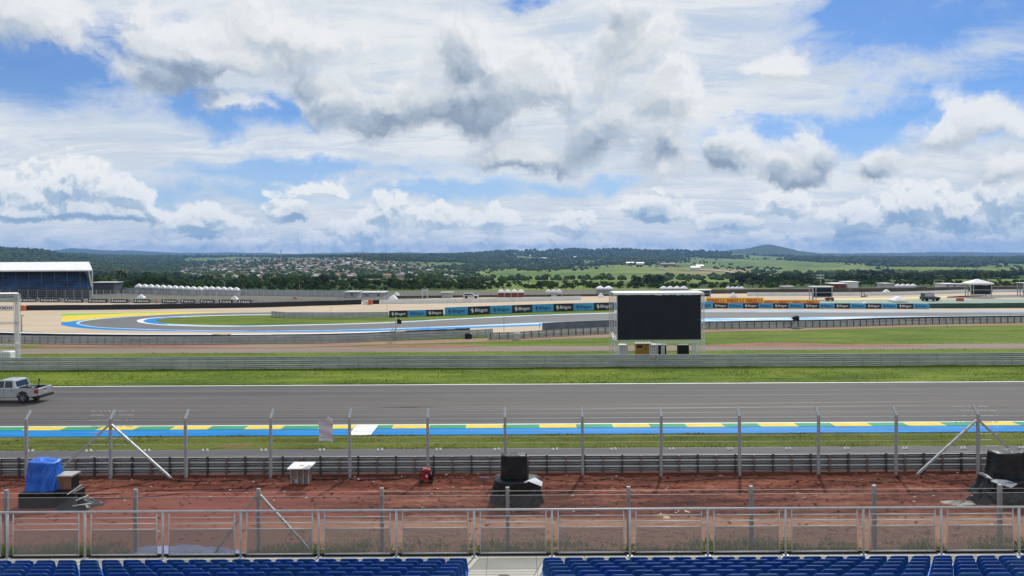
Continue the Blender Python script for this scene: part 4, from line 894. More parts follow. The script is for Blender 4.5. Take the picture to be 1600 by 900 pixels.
def skid(x0, x1, y0, y1, w_, n=24):
    mb = MB(); a = []; b_ = []
    for i in range(n + 1):
        t = i / n; x = x0 + (x1 - x0) * t; y = y0 + (y1 - y0) * (t * t * (3 - 2 * t)); ww = w_ * math.sin(math.pi * min(1, 0.06 + t)) ** 0.5 if t < 0.94 else w_ * 0.3; a.append((x, y - ww / 2, 0.0075)); b_.append((x, y + ww / 2, 0.0075))
    mb.add(a + b_, [(i, i + 1, n + 2 + i, n + 1 + i) for i in range(n)]); struct(mb.build('rubber_mark', M('rubber_mark', (0.066, 0.064, 0.066), (0.084, 0.082, 0.084), 0.8, 0.7, stretch=(0.1, 3, 1), lo=0.4, hi=0.6)))
for q in ((-48, 10, 55.2, 53.6, 0.22), (-46, 12, 56.8, 55.2, 0.20), (-20, 50, 52.4, 54.0, 0.25), (-15, 55, 53.9, 55.6, 0.22), (-60, -8, 50.6, 51.0, 0.30), (5, 60, 57.8, 58.6, 0.18), (-30, 30, 60.4, 60.0, 0.16), (-60, 60, 50.0, 49.9, 0.12)): skid(*q)

# ---------------------------------------------------------------- barriers
def wall_along(name, label, cat, pts, h, th, mat, group=None, joints=None, kind=None, wob=0.0, z0=-0.05):
    P = [Vector((p[0], p[1], 0)) for p in pts]; o_ = P[0].copy(); mb = MB(); rr = random.Random(3)
    for i in range(len(P) - 1):
        d = P[i + 1] - P[i]; L_ = d.length; n_ = Vector((-d.y, d.x, 0)).normalized(); step = joints or L_; k = max(1, int(round(L_ / step)))
        for j in range(k):
            a = P[i] + d * (j / k) - o_; b_ = P[i] + d * ((j + 1) / k) - o_ - d.normalized() * 0.03; hh = h * (1 + rr.uniform(-wob, wob))
            q = [a, b_, b_ + n_ * th, a + n_ * th]; e = 0.05 * min(h, 1)
            qt = [a + n_ * e, b_ + n_ * e, b_ + n_ * (th - e), a + n_ * (th - e)]
            mb.add([(p.x, p.y, z0) for p in q] + [(p.x, p.y, hh) for p in qt], [(0, 3, 2, 1), (4, 5, 6, 7), (0, 1, 5, 4), (1, 2, 6, 5), (2, 3, 7, 6), (3, 0, 4, 7)])
    o = mb.build(name, mat); o.location = o_
    if kind == 'structure': struct(o)
    else: tag(o, label, cat, group)
    return o
wall_along('padded_wall', 'long black padded tyre wall beyond the hairpin at the left', 'barrier', gg([(33, 485), (100, 484.5), (200, 483.5), (300, 482), (400, 480.5), (500, 477.5), (565, 475.5)]), 1.05, 0.9, RUBBER, joints=2.5, wob=0.03)
wall_along('padded_wall', 'short black padded wall between the orange block and the white wall', 'barrier', gg([(583, 475.2), (593, 475)]), 0.9, 0.9, RUBBER)
wall_along('white_wall', 'long white concrete wall behind the sand, left of the large screen', 'wall', gg([(594, 475), (700, 473.5), (800, 471.3), (908, 468.6)]), 0.95, 0.35, WPAINT, joints=4, wob=0.02)
wall_along('white_wall', 'long white concrete wall far behind the yellow adverts', 'wall', gg([(1168, 462.3), (1300, 462), (1418, 460.8), (1514, 457.5)]), 0.9, 0.35, WPAINT, joints=4, wob=0.02)
wall_along('white_wall', 'white concrete wall at the far right behind the small screen', 'wall', gg([(1552, 456.5), (1700, 455)]), 0.7, 0.35, WPAINT, joints=4)
wall_along('green_padded_wall', 'dark green padded wall continuing right of the last blue advert', 'barrier', gg([(1454, 481.8), (1530, 481.5), (1620, 481), (1760, 480.5)]), 1.0, 0.8, DKGREEN, joints=1.7, wob=0.02)
wall_along('green_low_wall', 'faded green low wall in front of the sand at the left', 'barrier', gg([(-120, 524), (0, 526), (80, 528), (160, 530), (240, 531)]), 0.72, 0.5, PGREEN, joints=3)
wall_along('tyre_wall', 'dark tyre wall with a white top sheet just behind the left curved rail', 'barrier', gg([(-60, 528), (60, 531.5), (200, 533.5), (400, 533.8), (520, 532), (620, 528.3), (735, 522.5)]), 0.85, 0.8, RUBBER, joints=1.2, wob=0.06)
wall_along('tyre_wall_cover', 'x', 'cover', gg([(-60, 528), (60, 531.5), (200, 533.5), (330, 533.8)]), 0.93, 0.8, WFAB, joints=2.0, wob=0.01, z0=0.89)
bpy.data.objects['tyre_wall_cover']['label'] = 'pale sheet laid along the top of the left tyre wall'
wall_along('tyre_wall_cover', 'pale sheet laid along the top of the middle part of the left tyre wall', 'cover', gg([(360, 534), (520, 532), (610, 528.6)]), 0.93, 0.8, WFAB, joints=2.0, wob=0.01, z0=0.89)
wall_along('padded_barrier', 'dark grey sheeted barrier behind the curved rail left of the large screen', 'barrier', gg([(851, 517.5), (900, 514.5), (960, 512), (1010, 509.5)]), 1.2, 0.7, M('slate_sheet', (0.10, 0.125, 0.165), (0.07, 0.09, 0.12), 0.4, 0.6), joints=3)
wall_along('tyre_wall', 'dark tyre wall behind the right curved rail', 'barrier', gg([(1100, 510.5), (1200, 508.5), (1300, 507), (1400, 503.5), (1500, 501.8), (1600, 500.3), (1700, 498.5)]), 0.72, 0.8, RUBBER, joints=1.2, wob=0.06)
wall_along('tyre_wall_cover', 'pale sheet laid along the top of the right tyre wall', 'cover', gg([(1130, 510), (1200, 508.5), (1300, 507), (1400, 503.5), (1500, 501.8), (1600, 500.3)]), 0.79, 0.8, M('grey_sheet', (0.30, 0.34, 0.38), None, 0.3, 0.7), joints=2.0, wob=0.01, z0=0.75)
wall_along('earth_bank', '', '', gg([(1108, 458.8), (1250, 457.5), (1400, 456), (1560, 453.5), (1700, 452)]), 1.15, 3, BROWN, kind='structure')
wall_along('earth_bank', '', '', gg([(620, 466), (760, 464.5), (920, 463), (1108, 459.8)]), 0.6, 3, BROWN, kind='structure')
wall_along('sheet_fence', 'long grey corrugated sheet fence behind the white tents at left', 'fence', gg([(176, 457.5), (250, 459), (380, 461), (560, 464.5)]), 1.65, 0.12, GPAINT, joints=2.2, wob=0.04)
wall_along('sheet_fence', 'low pale fence along the skyline bank at far right', 'fence', gg([(1110, 454), (1400, 452.5), (1700, 449)]), 0.45, 0.12, LGREY, joints=5)
# orange, white blocks at the wall ends
def block(name, label, cat, px, row, w_, d_, h_, mat, group=None):
    p = G(px, row); mb = MB(); mb.rbox((0, 0, h_ / 2), (w_, d_, h_), min(0.12, w_ / 5)); mb.box(-w_ / 2 + 0.15, w_ / 2 - 0.15, -d_ / 2 - 0.02, -d_ / 2 + 0.02, h_ * 0.35, h_ * 0.42); o = mb.build(name, mat, loc=p); tag(o, label, cat, group); return o
block('orange_barrier_block', 'orange block at the left end of the black padded wall', 'block', 36, 485.5, 1.0, 0.8, 1.15, ORANGE)
block('orange_barrier_block', 'orange block between black padding and the long white wall', 'block', 579, 475.8, 1.0, 0.8, 1.2, ORANGE)
block('orange_barrier_block', 'small orange block among the boards under the left tents', 'block', 246, 473.5, 0.9, 0.6, 1.0, ORANGE)
block('orange_barrier_block', 'low orange barrier beside the small right screen', 'block', 1500, 470.5, 1.7, 0.5, 0.75, ORANGE)
block('orange_barrier_block', 'orange cabinet standing on the bank left of the white pop-up tent', 'block', 461, 470.8, 0.9, 0.6, 1.2, ORANGE)
block('orange_barrier_block', 'small orange box beside the white pop-up tent', 'block', 485, 471.2, 0.9, 0.6, 0.8, ORANGE)
block('white_sign_block', 'white block between the black padding and the orange block', 'block', 572, 475.6, 1.3, 0.6, 0.95, WPAINT)
block('grey_cabinet', 'pale grey cabinet standing against the curved rail near the gap', 'cabinet', 808, 531, 0.85, 0.6, 0.95, LGREY)
block('black_box', 'black box on the dirt lane before the end of the curved rail', 'box', 732, 529.3, 0.95, 0.7, 0.75, BLACK)

# ---------------------------------------------------------------- advertising boards
def text_mesh(txt, bold=0.0, shear=0.0):
    cu = bpy.data.curves.new('lettering', 'FONT'); cu.body = txt; cu.size = 1.0; cu.extrude = 0.02; cu.offset = bold; cu.shear = shear; cu.align_x = 'CENTER'; cu.resolution_u = 3
    o = bpy.data.objects.new('tmp', cu); COL.objects.link(o); bpy.context.view_layer.update()
    me = bpy.data.meshes.new_from_object(o.evaluated_get(bpy.context.evaluated_depsgraph_get())); bpy.data.objects.remove(o); bpy.data.curves.remove(cu)
    xs_ = [v.co.x for v in me.vertices]; ys_ = [v.co.y for v in me.vertices]; return me, min(xs_), max(xs_), min(ys_), max(ys_)
TXT = {}
def put_text(txt, parent, cx, cz, width, height, y, mat, bold=0.012, name='lettering'):
    if (txt, mat.name) not in TXT:
        d = text_mesh(txt, bold); d[0].materials.clear(); d[0].materials.append(mat); TXT[(txt, mat.name)] = d
    me, x0, x1, y0, y1 = TXT[(txt, mat.name)]; o = bpy.data.objects.new(name, me); COL.objects.link(o); o.parent = parent
    sx_ = width / (x1 - x0); sy_ = height / (y1 - y0); o.scale = (sx_, sy_, 1); o.rotation_euler = (math.pi / 2, 0, 0)
    o.location = (cx - (x0 + x1) / 2 * sx_, y, cz - (y0 + y1) / 2 * sy_); return o
def logo_mb():
    """two interlocking chevron arrows"""
    mb = MB()
    a = [(-0.06, 0.5), (0.22, 0.5), (-0.12, 0.12), (0.10, -0.10), (-0.10, -0.26), (-0.42, 0.10)]
    mb.prism(a, -0.02, 0.02); b_ = [(-x, -z) for x, z in a]; mb.prism([(x + 0.02, z) for x, z in b_], -0.024, 0.016); return mb
LOGO = {}
def ad_board(a, b_, ra, rb, h, style, label, group):
    """a, b_: picture columns of the ends; ra, rb: rows of their feet"""
    p, q = G(a, ra), G(b_, rb); d = q - p; L_ = d.length; ang = math.atan2(d.y, d.x); bm_, tm, wr = style
    root = empty('advertising_board', p, label, 'advert', group, rz=ang)
    mb = MB(); mb.box(0.01, L_ - 0.01, 0.0, 0.10, 0.02, h); mb.build('panel', bm_, root)
    mb = MB()
    for x in (0.25, L_ - 0.25): mb.bar((x, 0.12, h * 0.75), (x, 0.65, 0.0), 0.05); mb.bar((x, 0.12, 0), (x, 0.65, 0.0), 0.04)
    mb.build('brace', GALV, root)
    if wr == 'PIRELLI': put_text(wr, root, L_ / 2, h * 0.52, L_ * 0.84, h * 0.58, -0.012, tm, 0.02)
    elif wr:
        put_text(wr, root, L_ * 0.60, h * 0.47, L_ * 0.56, h * 0.50, -0.012, tm)
        if tm.name not in LOGO: LOGO[tm.name] = logo_mb().build('logo', tm, root); o = LOGO[tm.name]
        else: o = LOGO[tm.name].copy(); COL.objects.link(o); o.parent = root
        o.location = (L_ * 0.20, -0.012, h * 0.52); o.scale = (h * 0.50, 0.5, h * 0.58)
    return root
SB = (ADBLACK, LETW, 'Bitget'); SL = (ADBLUE, LETD, 'Bitget'); SY = (ADYEL, LETR, 'PIRELLI')
def run(edges, rows, h, first_black, styl, grp, where):
    nb = {'black': 0, 'light blue': 0}
    for i in range(len(edges) - 1):
        blk = (i % 2 == 0) == first_black; cname = 'black' if blk else 'light blue'
        r0_ = np.interp(edges[i], *rows); r1_ = np.interp(edges[i + 1], *rows); hh = h(edges[i]) if callable(h) else h
        ad_board(edges[i], edges[i + 1], r0_, r1_, hh, SB if blk else SL, f'{ORD[nb[cname]]} {cname} advert {where}', grp); nb[cname] += 1
run([608, 637, 666, 693], ([608, 693], [496.3, 493.8]), 1.22, True, None, 'low adverts left of the large screen', 'from left in the low run on the grass island')
run([695, 731, 766, 800, 832, 865, 896, 928, 960, 994], ([695, 731, 800, 865, 960, 1000], [493.5, 492.0, 489.3, 486.8, 484.3, 483.6]), 1.55, False, None, 'tall adverts left of the large screen', 'from left in the tall run left of the screen')
run([1062, 1090, 1114], ([1060, 1114], [483.8, 482.2]), 1.45, True, None, 'tall adverts right of the large screen', 'from left right beside the large screen')
run([1114, 1137, 1161, 1185, 1208, 1232, 1256, 1280, 1304, 1328, 1353, 1377, 1402, 1427, 1452], ([1114, 1300, 1452], [481.9, 482.2, 482.7]), 1.08, True, None, 'low adverts right of the large screen', 'from left in the low run right of the screen')
ye = [1103, 1134, 1164, 1193, 1215, 1237, 1259, 1281]
for i in range(len(ye) - 1):
    p0r = 476.5 if i < 3 else 476.8
    ad_board(ye[i], ye[i + 1], p0r, p0r, 1.6 if i < 3 else 1.15, SY, f'{ORD[i]} yellow advert with red lettering, counted from the large screen', 'yellow adverts with red lettering')
# dark boards with pale marks along the far left rail, and the white one
kx = [(2, 28), (32, 57), (64, 92), (102, 130), (139, 168), (174, 200), (210, 234), (254, 276), (283, 304), (313, 335), (343, 364), (372, 393)]
for i, (a, b_) in enumerate(kx):
    rw = np.interp(a, [0, 160, 400], [471.6, 473.2, 474.8]); p, q = G(a, rw - 0.1), G(b_, rw + 0.05); d = q - p; L_ = d.length
    root = empty('advertising_board', p - Vector((0, 0.35, 0)), f'dark board with pale marks, {ORD[i]} from left on the far rail', 'advert', 'dark boards with pale marks', rz=math.atan2(d.y, d.x))
    mb = MB(); mb.box(0, L_, 0, 0.1, 0.02, 0.95); mb.build('panel', ADBLACK, root)
    mb = MB(); rr = random.Random(i); mb.prism([(0.25, 0.25), (0.6, 0.3), (0.75, 0.75), (0.45, 0.85)], -0.02, -0.004); x = 0.95
    while x < L_ - 0.3: ww = rr.uniform(0.22, 0.42); mb.prism([(x, 0.28), (x + ww, 0.28), (x + ww * 0.9, 0.72), (x + 0.08, 0.66)], -0.02, -0.004); x += ww + 0.13
    mk = mb.build('marks', LETW, root); mk['kind'] = 'stuff'
p = G(-14, 485.3); q = G(20, 485.3); root = empty('advertising_board', p, 'white advertising board with dark lettering at the far left edge', 'advert', rz=0); L_ = (q - p).length
mb = MB(); mb.box(0, L_, 0, 0.12, 0.05, 1.15); mb.build('panel', WPAINT, root); put_text('WÜRTH', root, L_ * 0.55, 0.6, L_ * 0.75, 0.62, -0.012, ADBLACK, 0.02)

# ---------------------------------------------------------------- screens on trusses
def truss(mb, p, q, w_=0.3, cell=0.45, t=0.045):
    p, q = Vector(p), Vector(q); d = q - p; L_ = d.length; u = d.normalized(); up = Vector((0, 0, 1)) if abs(u.z) < 0.9 else Vector((0, 1, 0)); a = u.cross(up).normalized() * w_ / 2; b_ = a.cross(u).normalized() * w_ / 2
    C_ = [a + b_, a - b_, -a - b_, -a + b_]; n_ = max(1, int(round(L_ / cell)))
    for c_ in C_: mb.bar(p + c_, q + c_, t)
    for k in range(n_ + 1):
        m0 = p + d * (k / n_)
        for j in range(4):
            mb.bar(m0 + C_[j], m0 + C_[(j + 1) % 4], t * 0.7)
            if k < n_: m1 = p + d * ((k + 1) / n_); mb.bar(m0 + C_[(j + k) % 4], m1 + C_[(j + k + 1) % 4], t * 0.6)
    return mb
Ys_ = 79.0
def xat(px, Y): return (px - 800) / F * Y
scr = empty('large_screen', (xat(1030, Ys_), Ys_, 0), 'big blank dark video screen on a silver truss frame behind the far guard rail', 'video screen')
ox = xat(1030, Ys_)
def zr(row, px, Y): return 11 - (row - hor(px)) * Y / F
xl, xr = xat(964.5, Ys_) - ox, xat(1094, Ys_) - ox; zt_, zb_ = zr(460, 1030, Ys_), zr(530.5, 1030, Ys_)
mb = MB()
nx, nz = 9, 5
for i in range(nx):
    for j in range(nz):
        a0 = xl + (xr - xl) * i / nx; a1 = xl + (xr - xl) * (i + 1) / nx; c0 = zb_ + (zt_ - zb_) * j / nz; c1 = zb_ + (zt_ - zb_) * (j + 1) / nz; mb.box(a0 + 0.004, a1 - 0.004, -0.12 + 0.002 * ((i * 3 + j * 5) % 3), 0.1, c0 + 0.004, c1 - 0.004)
mb.build('display_panel', SCREEN, scr)
mb = MB(); mb.box(xl - 0.02, xr + 0.02, 0.11, 0.25, zb_ - 0.03, zt_ + 0.03); mb.build('back_frame', DGREY, scr)
ztop = zr(457.3, 1030, Ys_)
for (x, y, zz) in ((xl - 0.22, 0, ztop), (xr + 0.22, 0, ztop), (xl - 0.40, 2.4, ztop), (xr + 0.22, 2.4, ztop)):
    truss(MB(), (0, 0, 0), (0, 0, 1)); mb = MB(); truss(mb, (x, y, 0), (x, y, zz), 0.30, 0.36, 0.034); mb.build('tower', ALU, scr)
for (p, q) in (((xl - 0.4, 2.4, ztop - 0.15), (xr + 0.3, 2.4, ztop - 0.15)), ((xl - 0.3, 0.0, ztop - 0.15), (xl - 0.4, 2.4, ztop - 0.15)), ((xr + 0.3, 0.0, ztop - 0.15), (xr + 0.3, 2.4, ztop - 0.15)), ((xl, 0, zb_ - 0.2), (xr, 0, zb_ - 0.2)), ((xl - 0.2, 0, zb_ - 0.1), (xl - 0.4, 2.4, zb_ + 0.5))):
    mb = MB(); truss(mb, p, q, 0.22, 0.35, 0.034); mb.build('beam', ALU, scr)
for px_ in (1035, 1083):
    mb = MB(); x = xat(px_, Ys_) - ox; truss(mb, (x, 0.02, 0), (x, 0.02, zb_ - 0.3), 0.26, 0.3, 0.05); mb.build('leg', ALU, scr)
mb = MB(); rr = random.Random(4); n_ = 46
for i in range(n_):
    a0 = xl - 0.45 + (xr - xl + 0.75) * i / n_; a1 = xl - 0.45 + (xr - xl + 0.75) * (i + 1) / n_; dz = rr.uniform(0, 0.09) if i > 20 else rr.uniform(0, 0.03); mb.add([(a0, -0.20 - 0.02 * (i % 2), ztop - 0.20 - dz), (a1, -0.2, ztop - 0.20 - dz * 0.5), (a1, -0.2, ztop + 0.02), (a0, -0.2, ztop + 0.02), (a0, 2.5, ztop + 0.08), (a1, 2.5, ztop + 0.08)], [(0, 1, 2, 3), (3, 2, 5, 4)])
mb.build('roof_sheet', WFAB, scr)
# things under the screen
def ibc(px, row_base, Y, w_, h_, label):
    p = AT(px, row_base, Y); p.z = 0; root = empty('water_tank', p, label, 'tank', 'white caged tanks'); mb = MB(); mb.rbox((0, 0, 0.15 + (h_ - 0.15) / 2), (w_ - 0.08, 0.95, h_ - 0.15), 0.08); mb.build('bottle', WFAB, root)
    mb = MB()
    for k in range(6):
        x = -w_ / 2 + w_ * k / 5; mb.bar((x, -0.51, 0.12), (x, -0.51, h_), 0.03); mb.bar((x, 0.51, 0.12), (x, 0.51, h_), 0.03)
    for k in range(5): z_ = 0.15 + (h_ - 0.15) * k / 4; mb.bar((-w_ / 2, -0.51, z_), (w_ / 2, -0.51, z_), 0.03); mb.bar((-w_ / 2, 0.51, z_), (w_ / 2, 0.51, z_), 0.03)
    mb.build('cage', GALV, root); mb = MB(); mb.box(-w_ / 2, w_ / 2, -0.5, 0.5, 0, 0.12); mb.build('pallet', TRUNK, root)
YU = 80.3
ibc(973, 555, YU, 1.0, 1.35, 'white caged tank under the left end of the large screen'); ibc(1020, 555, YU, 1.0, 1.35, 'white caged tank right of the yellow generator')
ibc(11, 562, 77.5, 1.35, 1.3, 'white caged tank beside the truss tower at the left edge')
gx = xat(1004, YU); root = empty('generator', (gx, YU + 0.3, 0), 'mustard yellow generator box under the large screen', 'generator'); mb = MB(); mb.rbox((0, 0, 0.75), (1.55, 1.0, 1.35), 0.04); mb.build('housing', M('mustard_paint', (0.42, 0.22, 0.03), (0.36, 0.19, 0.03), 2, 0.5), root)
mb = MB(); mb.box(-0.86, 0.9, -0.6, 0.6, 1.43, 1.48); mb.build('lid', WPAINT, root); mb = MB(); mb.box(-0.7, -0.1, -0.512, -0.498, 0.98, 1.22); mb.box(0.15, 0.3, -0.512, -0.498, 0.75, 0.88); mb.build('vent', BLACK, root)
for px_, lab, w2_, h2_ in ((1033, 'dark box with a light top behind the middle leg of the large screen', 0.95, 1.25), (1067, 'black box standing apart under the right of the large screen', 1.15, 1.2)):
    root = empty('equipment_box', (xat(px_, YU), YU + 0.2, 0), lab, 'box', 'black boxes under the screen'); mb = MB(); mb.rbox((0, 0, h2_ / 2), (w2_, 0.8, h2_), 0.05); mb.build('case', BLACK, root); mb = MB(); mb.box(-w2_ / 2 - 0.02, w2_ / 2 + 0.02, -0.42, 0.42, h2_ - 0.02, h2_ + 0.06); mb.build('lid', LGREY if px_ == 1033 else DGREY, root)
# left truss frame
fx = xat(27.5, 79); root = empty('truss_frame', (fx, 79, 0), 'silver truss frame of a second screen cut off by the left edge', 'truss frame')
zt2 = zr(459.5, 28, 79)
for x, y in ((0, 0), (-1.7, 2.3), (-5.2, -1.0), (-6.6, 1.5)):
    mb = MB(); truss(mb, (x, y, 0), (x, y, zt2), 0.32, 0.36, 0.036); mb.build('tower', ALU, root)
for z_ in (zt2 - 0.1, zt2 - 0.5, 4.15, 1.75):
    mb = MB(); truss(mb, (0, 0, z_), (-5.2, -1.0, z_), 0.22, 0.35, 0.045); mb.build('beam', ALU, root)
    mb = MB(); truss(mb, (0, 0, z_), (-1.7, 2.3, z_), 0.22, 0.35, 0.045); mb.build('beam', ALU, root)
mb = MB(); mb.add([(0.15, -0.15, zt2 + 0.03), (-5.3, -1.15, zt2 + 0.03), (-6.8, 1.6, zt2 + 0.03), (-1.7, 2.4, zt2 + 0.03), (0.15, -0.15, zt2 + 0.07), (-5.3, -1.15, zt2 + 0.07), (-6.8, 1.6, zt2 + 0.07), (-1.7, 2.4, zt2 + 0.07)], [(0, 1, 2, 3), (7, 6, 5, 4), (0, 4, 5, 1), (1, 5, 6, 2), (2, 6, 7, 3), (3, 7, 4, 0)]); mb.build('roof_sheet', WFAB, root)
# small far screens
def small_screen(px0, px1, r0_, r1_, rbase, label, canopy):
    p = G((px0 + px1) / 2, rbase); Y = p.y; w_ = (px1 - px0) / F * Y; pm = (px0 + px1) / 2; z1, z0 = zr(r0_, pm, Y), zr(r1_, pm, Y); root = empty('small_screen', p, label, 'video screen', 'small far screens')
    mb = MB(); mb.box(-w_ / 2, w_ / 2, -0.1, 0.15, z0, z1); mb.build('display_panel', SCREEN, root)
    mb = MB()
    for x in (-w_ / 2 - 0.12, w_ / 2 + 0.12, -w_ / 2 + 0.55):
        mb.bar((x, -0.16, 0), (x, -0.16, z1 + 0.2), 0.16); mb.bar((x, 2.0, 0), (x, 2.0, z1 + 0.2), 0.16)
    for z_ in (z1 + 0.15, z0 - 0.15, z0 + (z1 - z0) * 0.5): mb.bar((-w_ / 2 - 0.15, -0.17, z_), (w_ / 2 + 0.15, -0.17, z_), 0.12)
    mb.build('frame', LGREY, root)
    if canopy:
        e = w_ / 2 + 0.5; mb = MB(); zc = z1 + 0.25; mb.add([(-e, -0.6, zc), (e, -0.6, zc), (e, 3.0, zc), (-e, 3.0, zc), (-e, -0.6, zc + 0.35), (e, -0.6, zc + 0.35), (e, 3, zc + 0.35), (-e, 3, zc + 0.35), (0, 1.2, zc + 1.35)], [(0, 1, 5, 4), (1, 2, 6, 5), (2, 3, 7, 6), (3, 0, 4, 7), (4, 5, 8), (5, 6, 8), (6, 7, 8), (7, 4, 8)]); mb.build('canopy', WFAB, root)
    else: mb = MB(); mb.box(-w_ / 2 - 0.5, w_ / 2 + 0.5, -0.3, 2.2, z1 + 0.24, z1 + 0.40); mb.build('roof', WPAINT, root)
small_screen(1271, 1299, 450, 464, 469, 'small dark screen with a flat white roof behind the yellow adverts', False)
small_screen(1517, 1548, 446, 460, 465.5, 'small dark screen under a peaked white canopy at far right', True)
small_screen(1085, 1109, 455, 463, 468.5, 'small dark screen half hidden behind the large screen', False)
small_screen(1599, 1625, 444, 458, 463, 'small screen frame cut off by the right edge', False)

# ---------------------------------------------------------------- tents, buildings, far grandstand
def tent_geo(w_, d_, h_, peak, th=0.05):
    mb = MB(); a, b_ = w_ / 2, d_ / 2
    rings = [(1.0, h_), (1.0, h_ + 0.34), (0.66, h_ + 0.34 + peak * 0.42), (0.34, h_ + 0.34 + peak * 0.74), (0.06, h_ + 0.28 + peak)]
    vs = []; fs = []
    for s_, z_ in rings: vs += [(-a * s_, -b_ * s_, z_), (a * s_, -b_ * s_, z_), (a * s_, b_ * s_, z_), (-a * s_, b_ * s_, z_)]
    for k in range(4):
        for i in range(4): j = (i + 1) % 4; fs.append((k * 4 + i, k * 4 + j, k * 4 + 4 + j, k * 4 + 4 + i))
    fs.append((16, 17, 18, 19)); fs.append((3, 2, 1, 0)); mb.add(vs, fs); return mb
def tent(px, rpeak, rbase, wpx, label, group, wall=None, pole=True, hfrac=0.62, pk=None):
    p = G(px, rbase); Y = p.y; w_ = wpx / F * Y; H = 11 - (rpeak - hor(px)) * Y / F; peak = pk or min(0.95, H * 0.3); h_ = H - peak - 0.28
    root = empty('pop_up_tent', p, label, 'tent', group); tent_geo(w_ * 0.98, w_, h_, peak).build('canopy', WFAB, root)
    mb = MB()
    for x in (-1, 1):
        for y in (-1, 1): mb.bar((x * w_ * 0.47, y * w_ * 0.47, 0), (x * w_ * 0.47, y * w_ * 0.47, h_ + 0.05), 0.09)
    mb.build('frame', LGREY, root)
    if wall: mb = MB(); mb.box(-w_ * 0.45, w_ * 0.45, -w_ * 0.40, w_ * 0.44, 0, h_ - 0.02); mb.build('side_wall', wall, root)
    return root
for i in range(11): tent(217 + i * 9.45, 443.2 + i * 0.45, 458.2 + i * 0.3, 9.5, f'white peaked tent, {ORD[i]} from the left in the long left row', 'long row of white tents at left', GPAINT if i % 3 else LGREY)
for i in range(6): tent(321 + i * 9.6, 447 + i * 0.35, 460.2 + i * 0.3, 9.6, f'white peaked tent, {ORD[i]} from the left in the shorter left row', 'short row of white tents at left', LGREY)
for i in range(4): tent(783 + i * 10.4, 452.0, 464.2, 10.4, f'white peaked tent over red walls, {ORD[i]} from the left', 'white tents over red walls', REDW)
for i in range(3): tent(857 + i * 8.4, 451.5, 463.8, 8.6, f'white peaked tent, {ORD[i]} of the three above the tall adverts', 'trio of white tents', LGREY if i == 1 else None)
for i in range(2): tent(938 + i * 13, 446.6, 459.5, 13, f'wide white peaked tent, {["left", "right"][i]} of the pair just left of the large screen', 'pair of wide white tents', GPAINT)
for i in range(4): tent(1037 + i * 10.5, 446.8, 459.0, 10.5, f'white peaked tent, {ORD[i]} from the left above the large screen', 'white tents above the screen', DGREY)
for i in range(4): tent(1138 + i * 7, 447.4, 457.5, 7, f'white peaked tent, {ORD[i]} from the left right of the large screen', 'white tents right of the screen', LGREY)
for i in range(4): tent(1403 + i * 8, 443.4, 454.5, 8, f'white low tent, {ORD[i]} from the left at the far right', 'low white tents at far right', LGREY)
for px_, rp, rb_, w2_, lab in ((220.5, 459.8, 467.5, 11, 'white pop-up tent alone under the long left tent row'), (366.5, 462, 470.5, 10, 'white pop-up tent alone above the black padded wall'), (614, 461, 469, 13, 'front one of two white pop-up tents behind the white wall end'),
      (619.5, 456, 463.5, 9, 'rear one of two white pop-up tents behind the white wall end'), (939, 457.8, 464.5, 9, 'white pop-up tent alone left of the large screen top'), (1146, 456.8, 465, 9, 'white pop-up tent behind the first yellow advert'),
      (1385, 451.8, 459, 10, 'white pop-up tent on the right bank, behind'), (1403, 462.8, 472, 20, 'widest white pop-up tent on the painted run-off'), (1352, 471, 479, 13, 'white pop-up tent directly behind the low adverts')):
    tent(px_, rp, rb_, w2_, lab, None, None, pk=0.95)
def building(px0, px1, rtop, rbase, label, wallm, roofm, parapet=False, wins=0, name='small_building', depth=5, cat='building'):
    p = G((px0 + px1) / 2, rbase); Y = p.y; w_ = (px1 - px0) / F * Y; H = 11 - (rtop - hor(px0)) * Y / F; root = empty(name, p, label, cat)
    mb = MB(); mb.box(-w_ / 2, w_ / 2, 0, depth, 0, H - 0.12); mb.build('wall', wallm, root)
    mb = MB(); mb.box(-w_ / 2 - 0.25, w_ / 2 + 0.25, -0.5, depth + 0.3, H - 0.12, H + 0.06); mb.build('roof', roofm, root)
    for k in range(wins):
        x = -w_ / 2 + w_ * (k + 0.5) / wins; mb = MB(); mb.box(x - 0.35, x + 0.35, -0.03, 0.02, H * 0.4, H * 0.75); mb.build('window', DARKW, root)
    return root
building(143, 178, 441.3, 459, 'low grey building with a white roof beside the far left stand', DGREY, WPAINT)
building(540, 559, 456, 465.5, 'small white roofed cabin, left of two behind the black wall', GPAINT, WPAINT, wins=1); building(565, 600, 456.8, 467.5, 'wide white roofed shelter, right of two behind the black wall', GPAINT, WPAINT, wins=2)
building(690, 707, 457, 465.5, 'pale grey container standing on the bank left of the red walled tents', LGREY, LGREY, depth=2.5, name='container', cat='container')
building(1223, 1239, 447.5, 457.5, 'pale container on the bank right of the large screen', LGREY, LGREY, depth=2.5, name='container', cat='container')
building(1302, 1322, 443, 456.5, 'brown walled left wing of the flat roofed white building', REDW, WPAINT, wins=2); building(1324, 1341, 440.5, 456, 'white right wing of the flat roofed building', WPAINT, WPAINT)
building(1383, 1396, 443, 456, 'small weathered white shed behind the right pop-up tent', LGREY, LGREY); building(1476, 1497, 443.5, 453.5, 'small white house with two windows at far right', WPAINT, WPAINT, wins=2); building(1500, 1512, 444, 452.5, 'pale shed right of the small white house', LGREY, WPAINT)
building(1240, 1262, 452, 457, 'low dark stand on the right bank', BROWN, LGREY, depth=2)
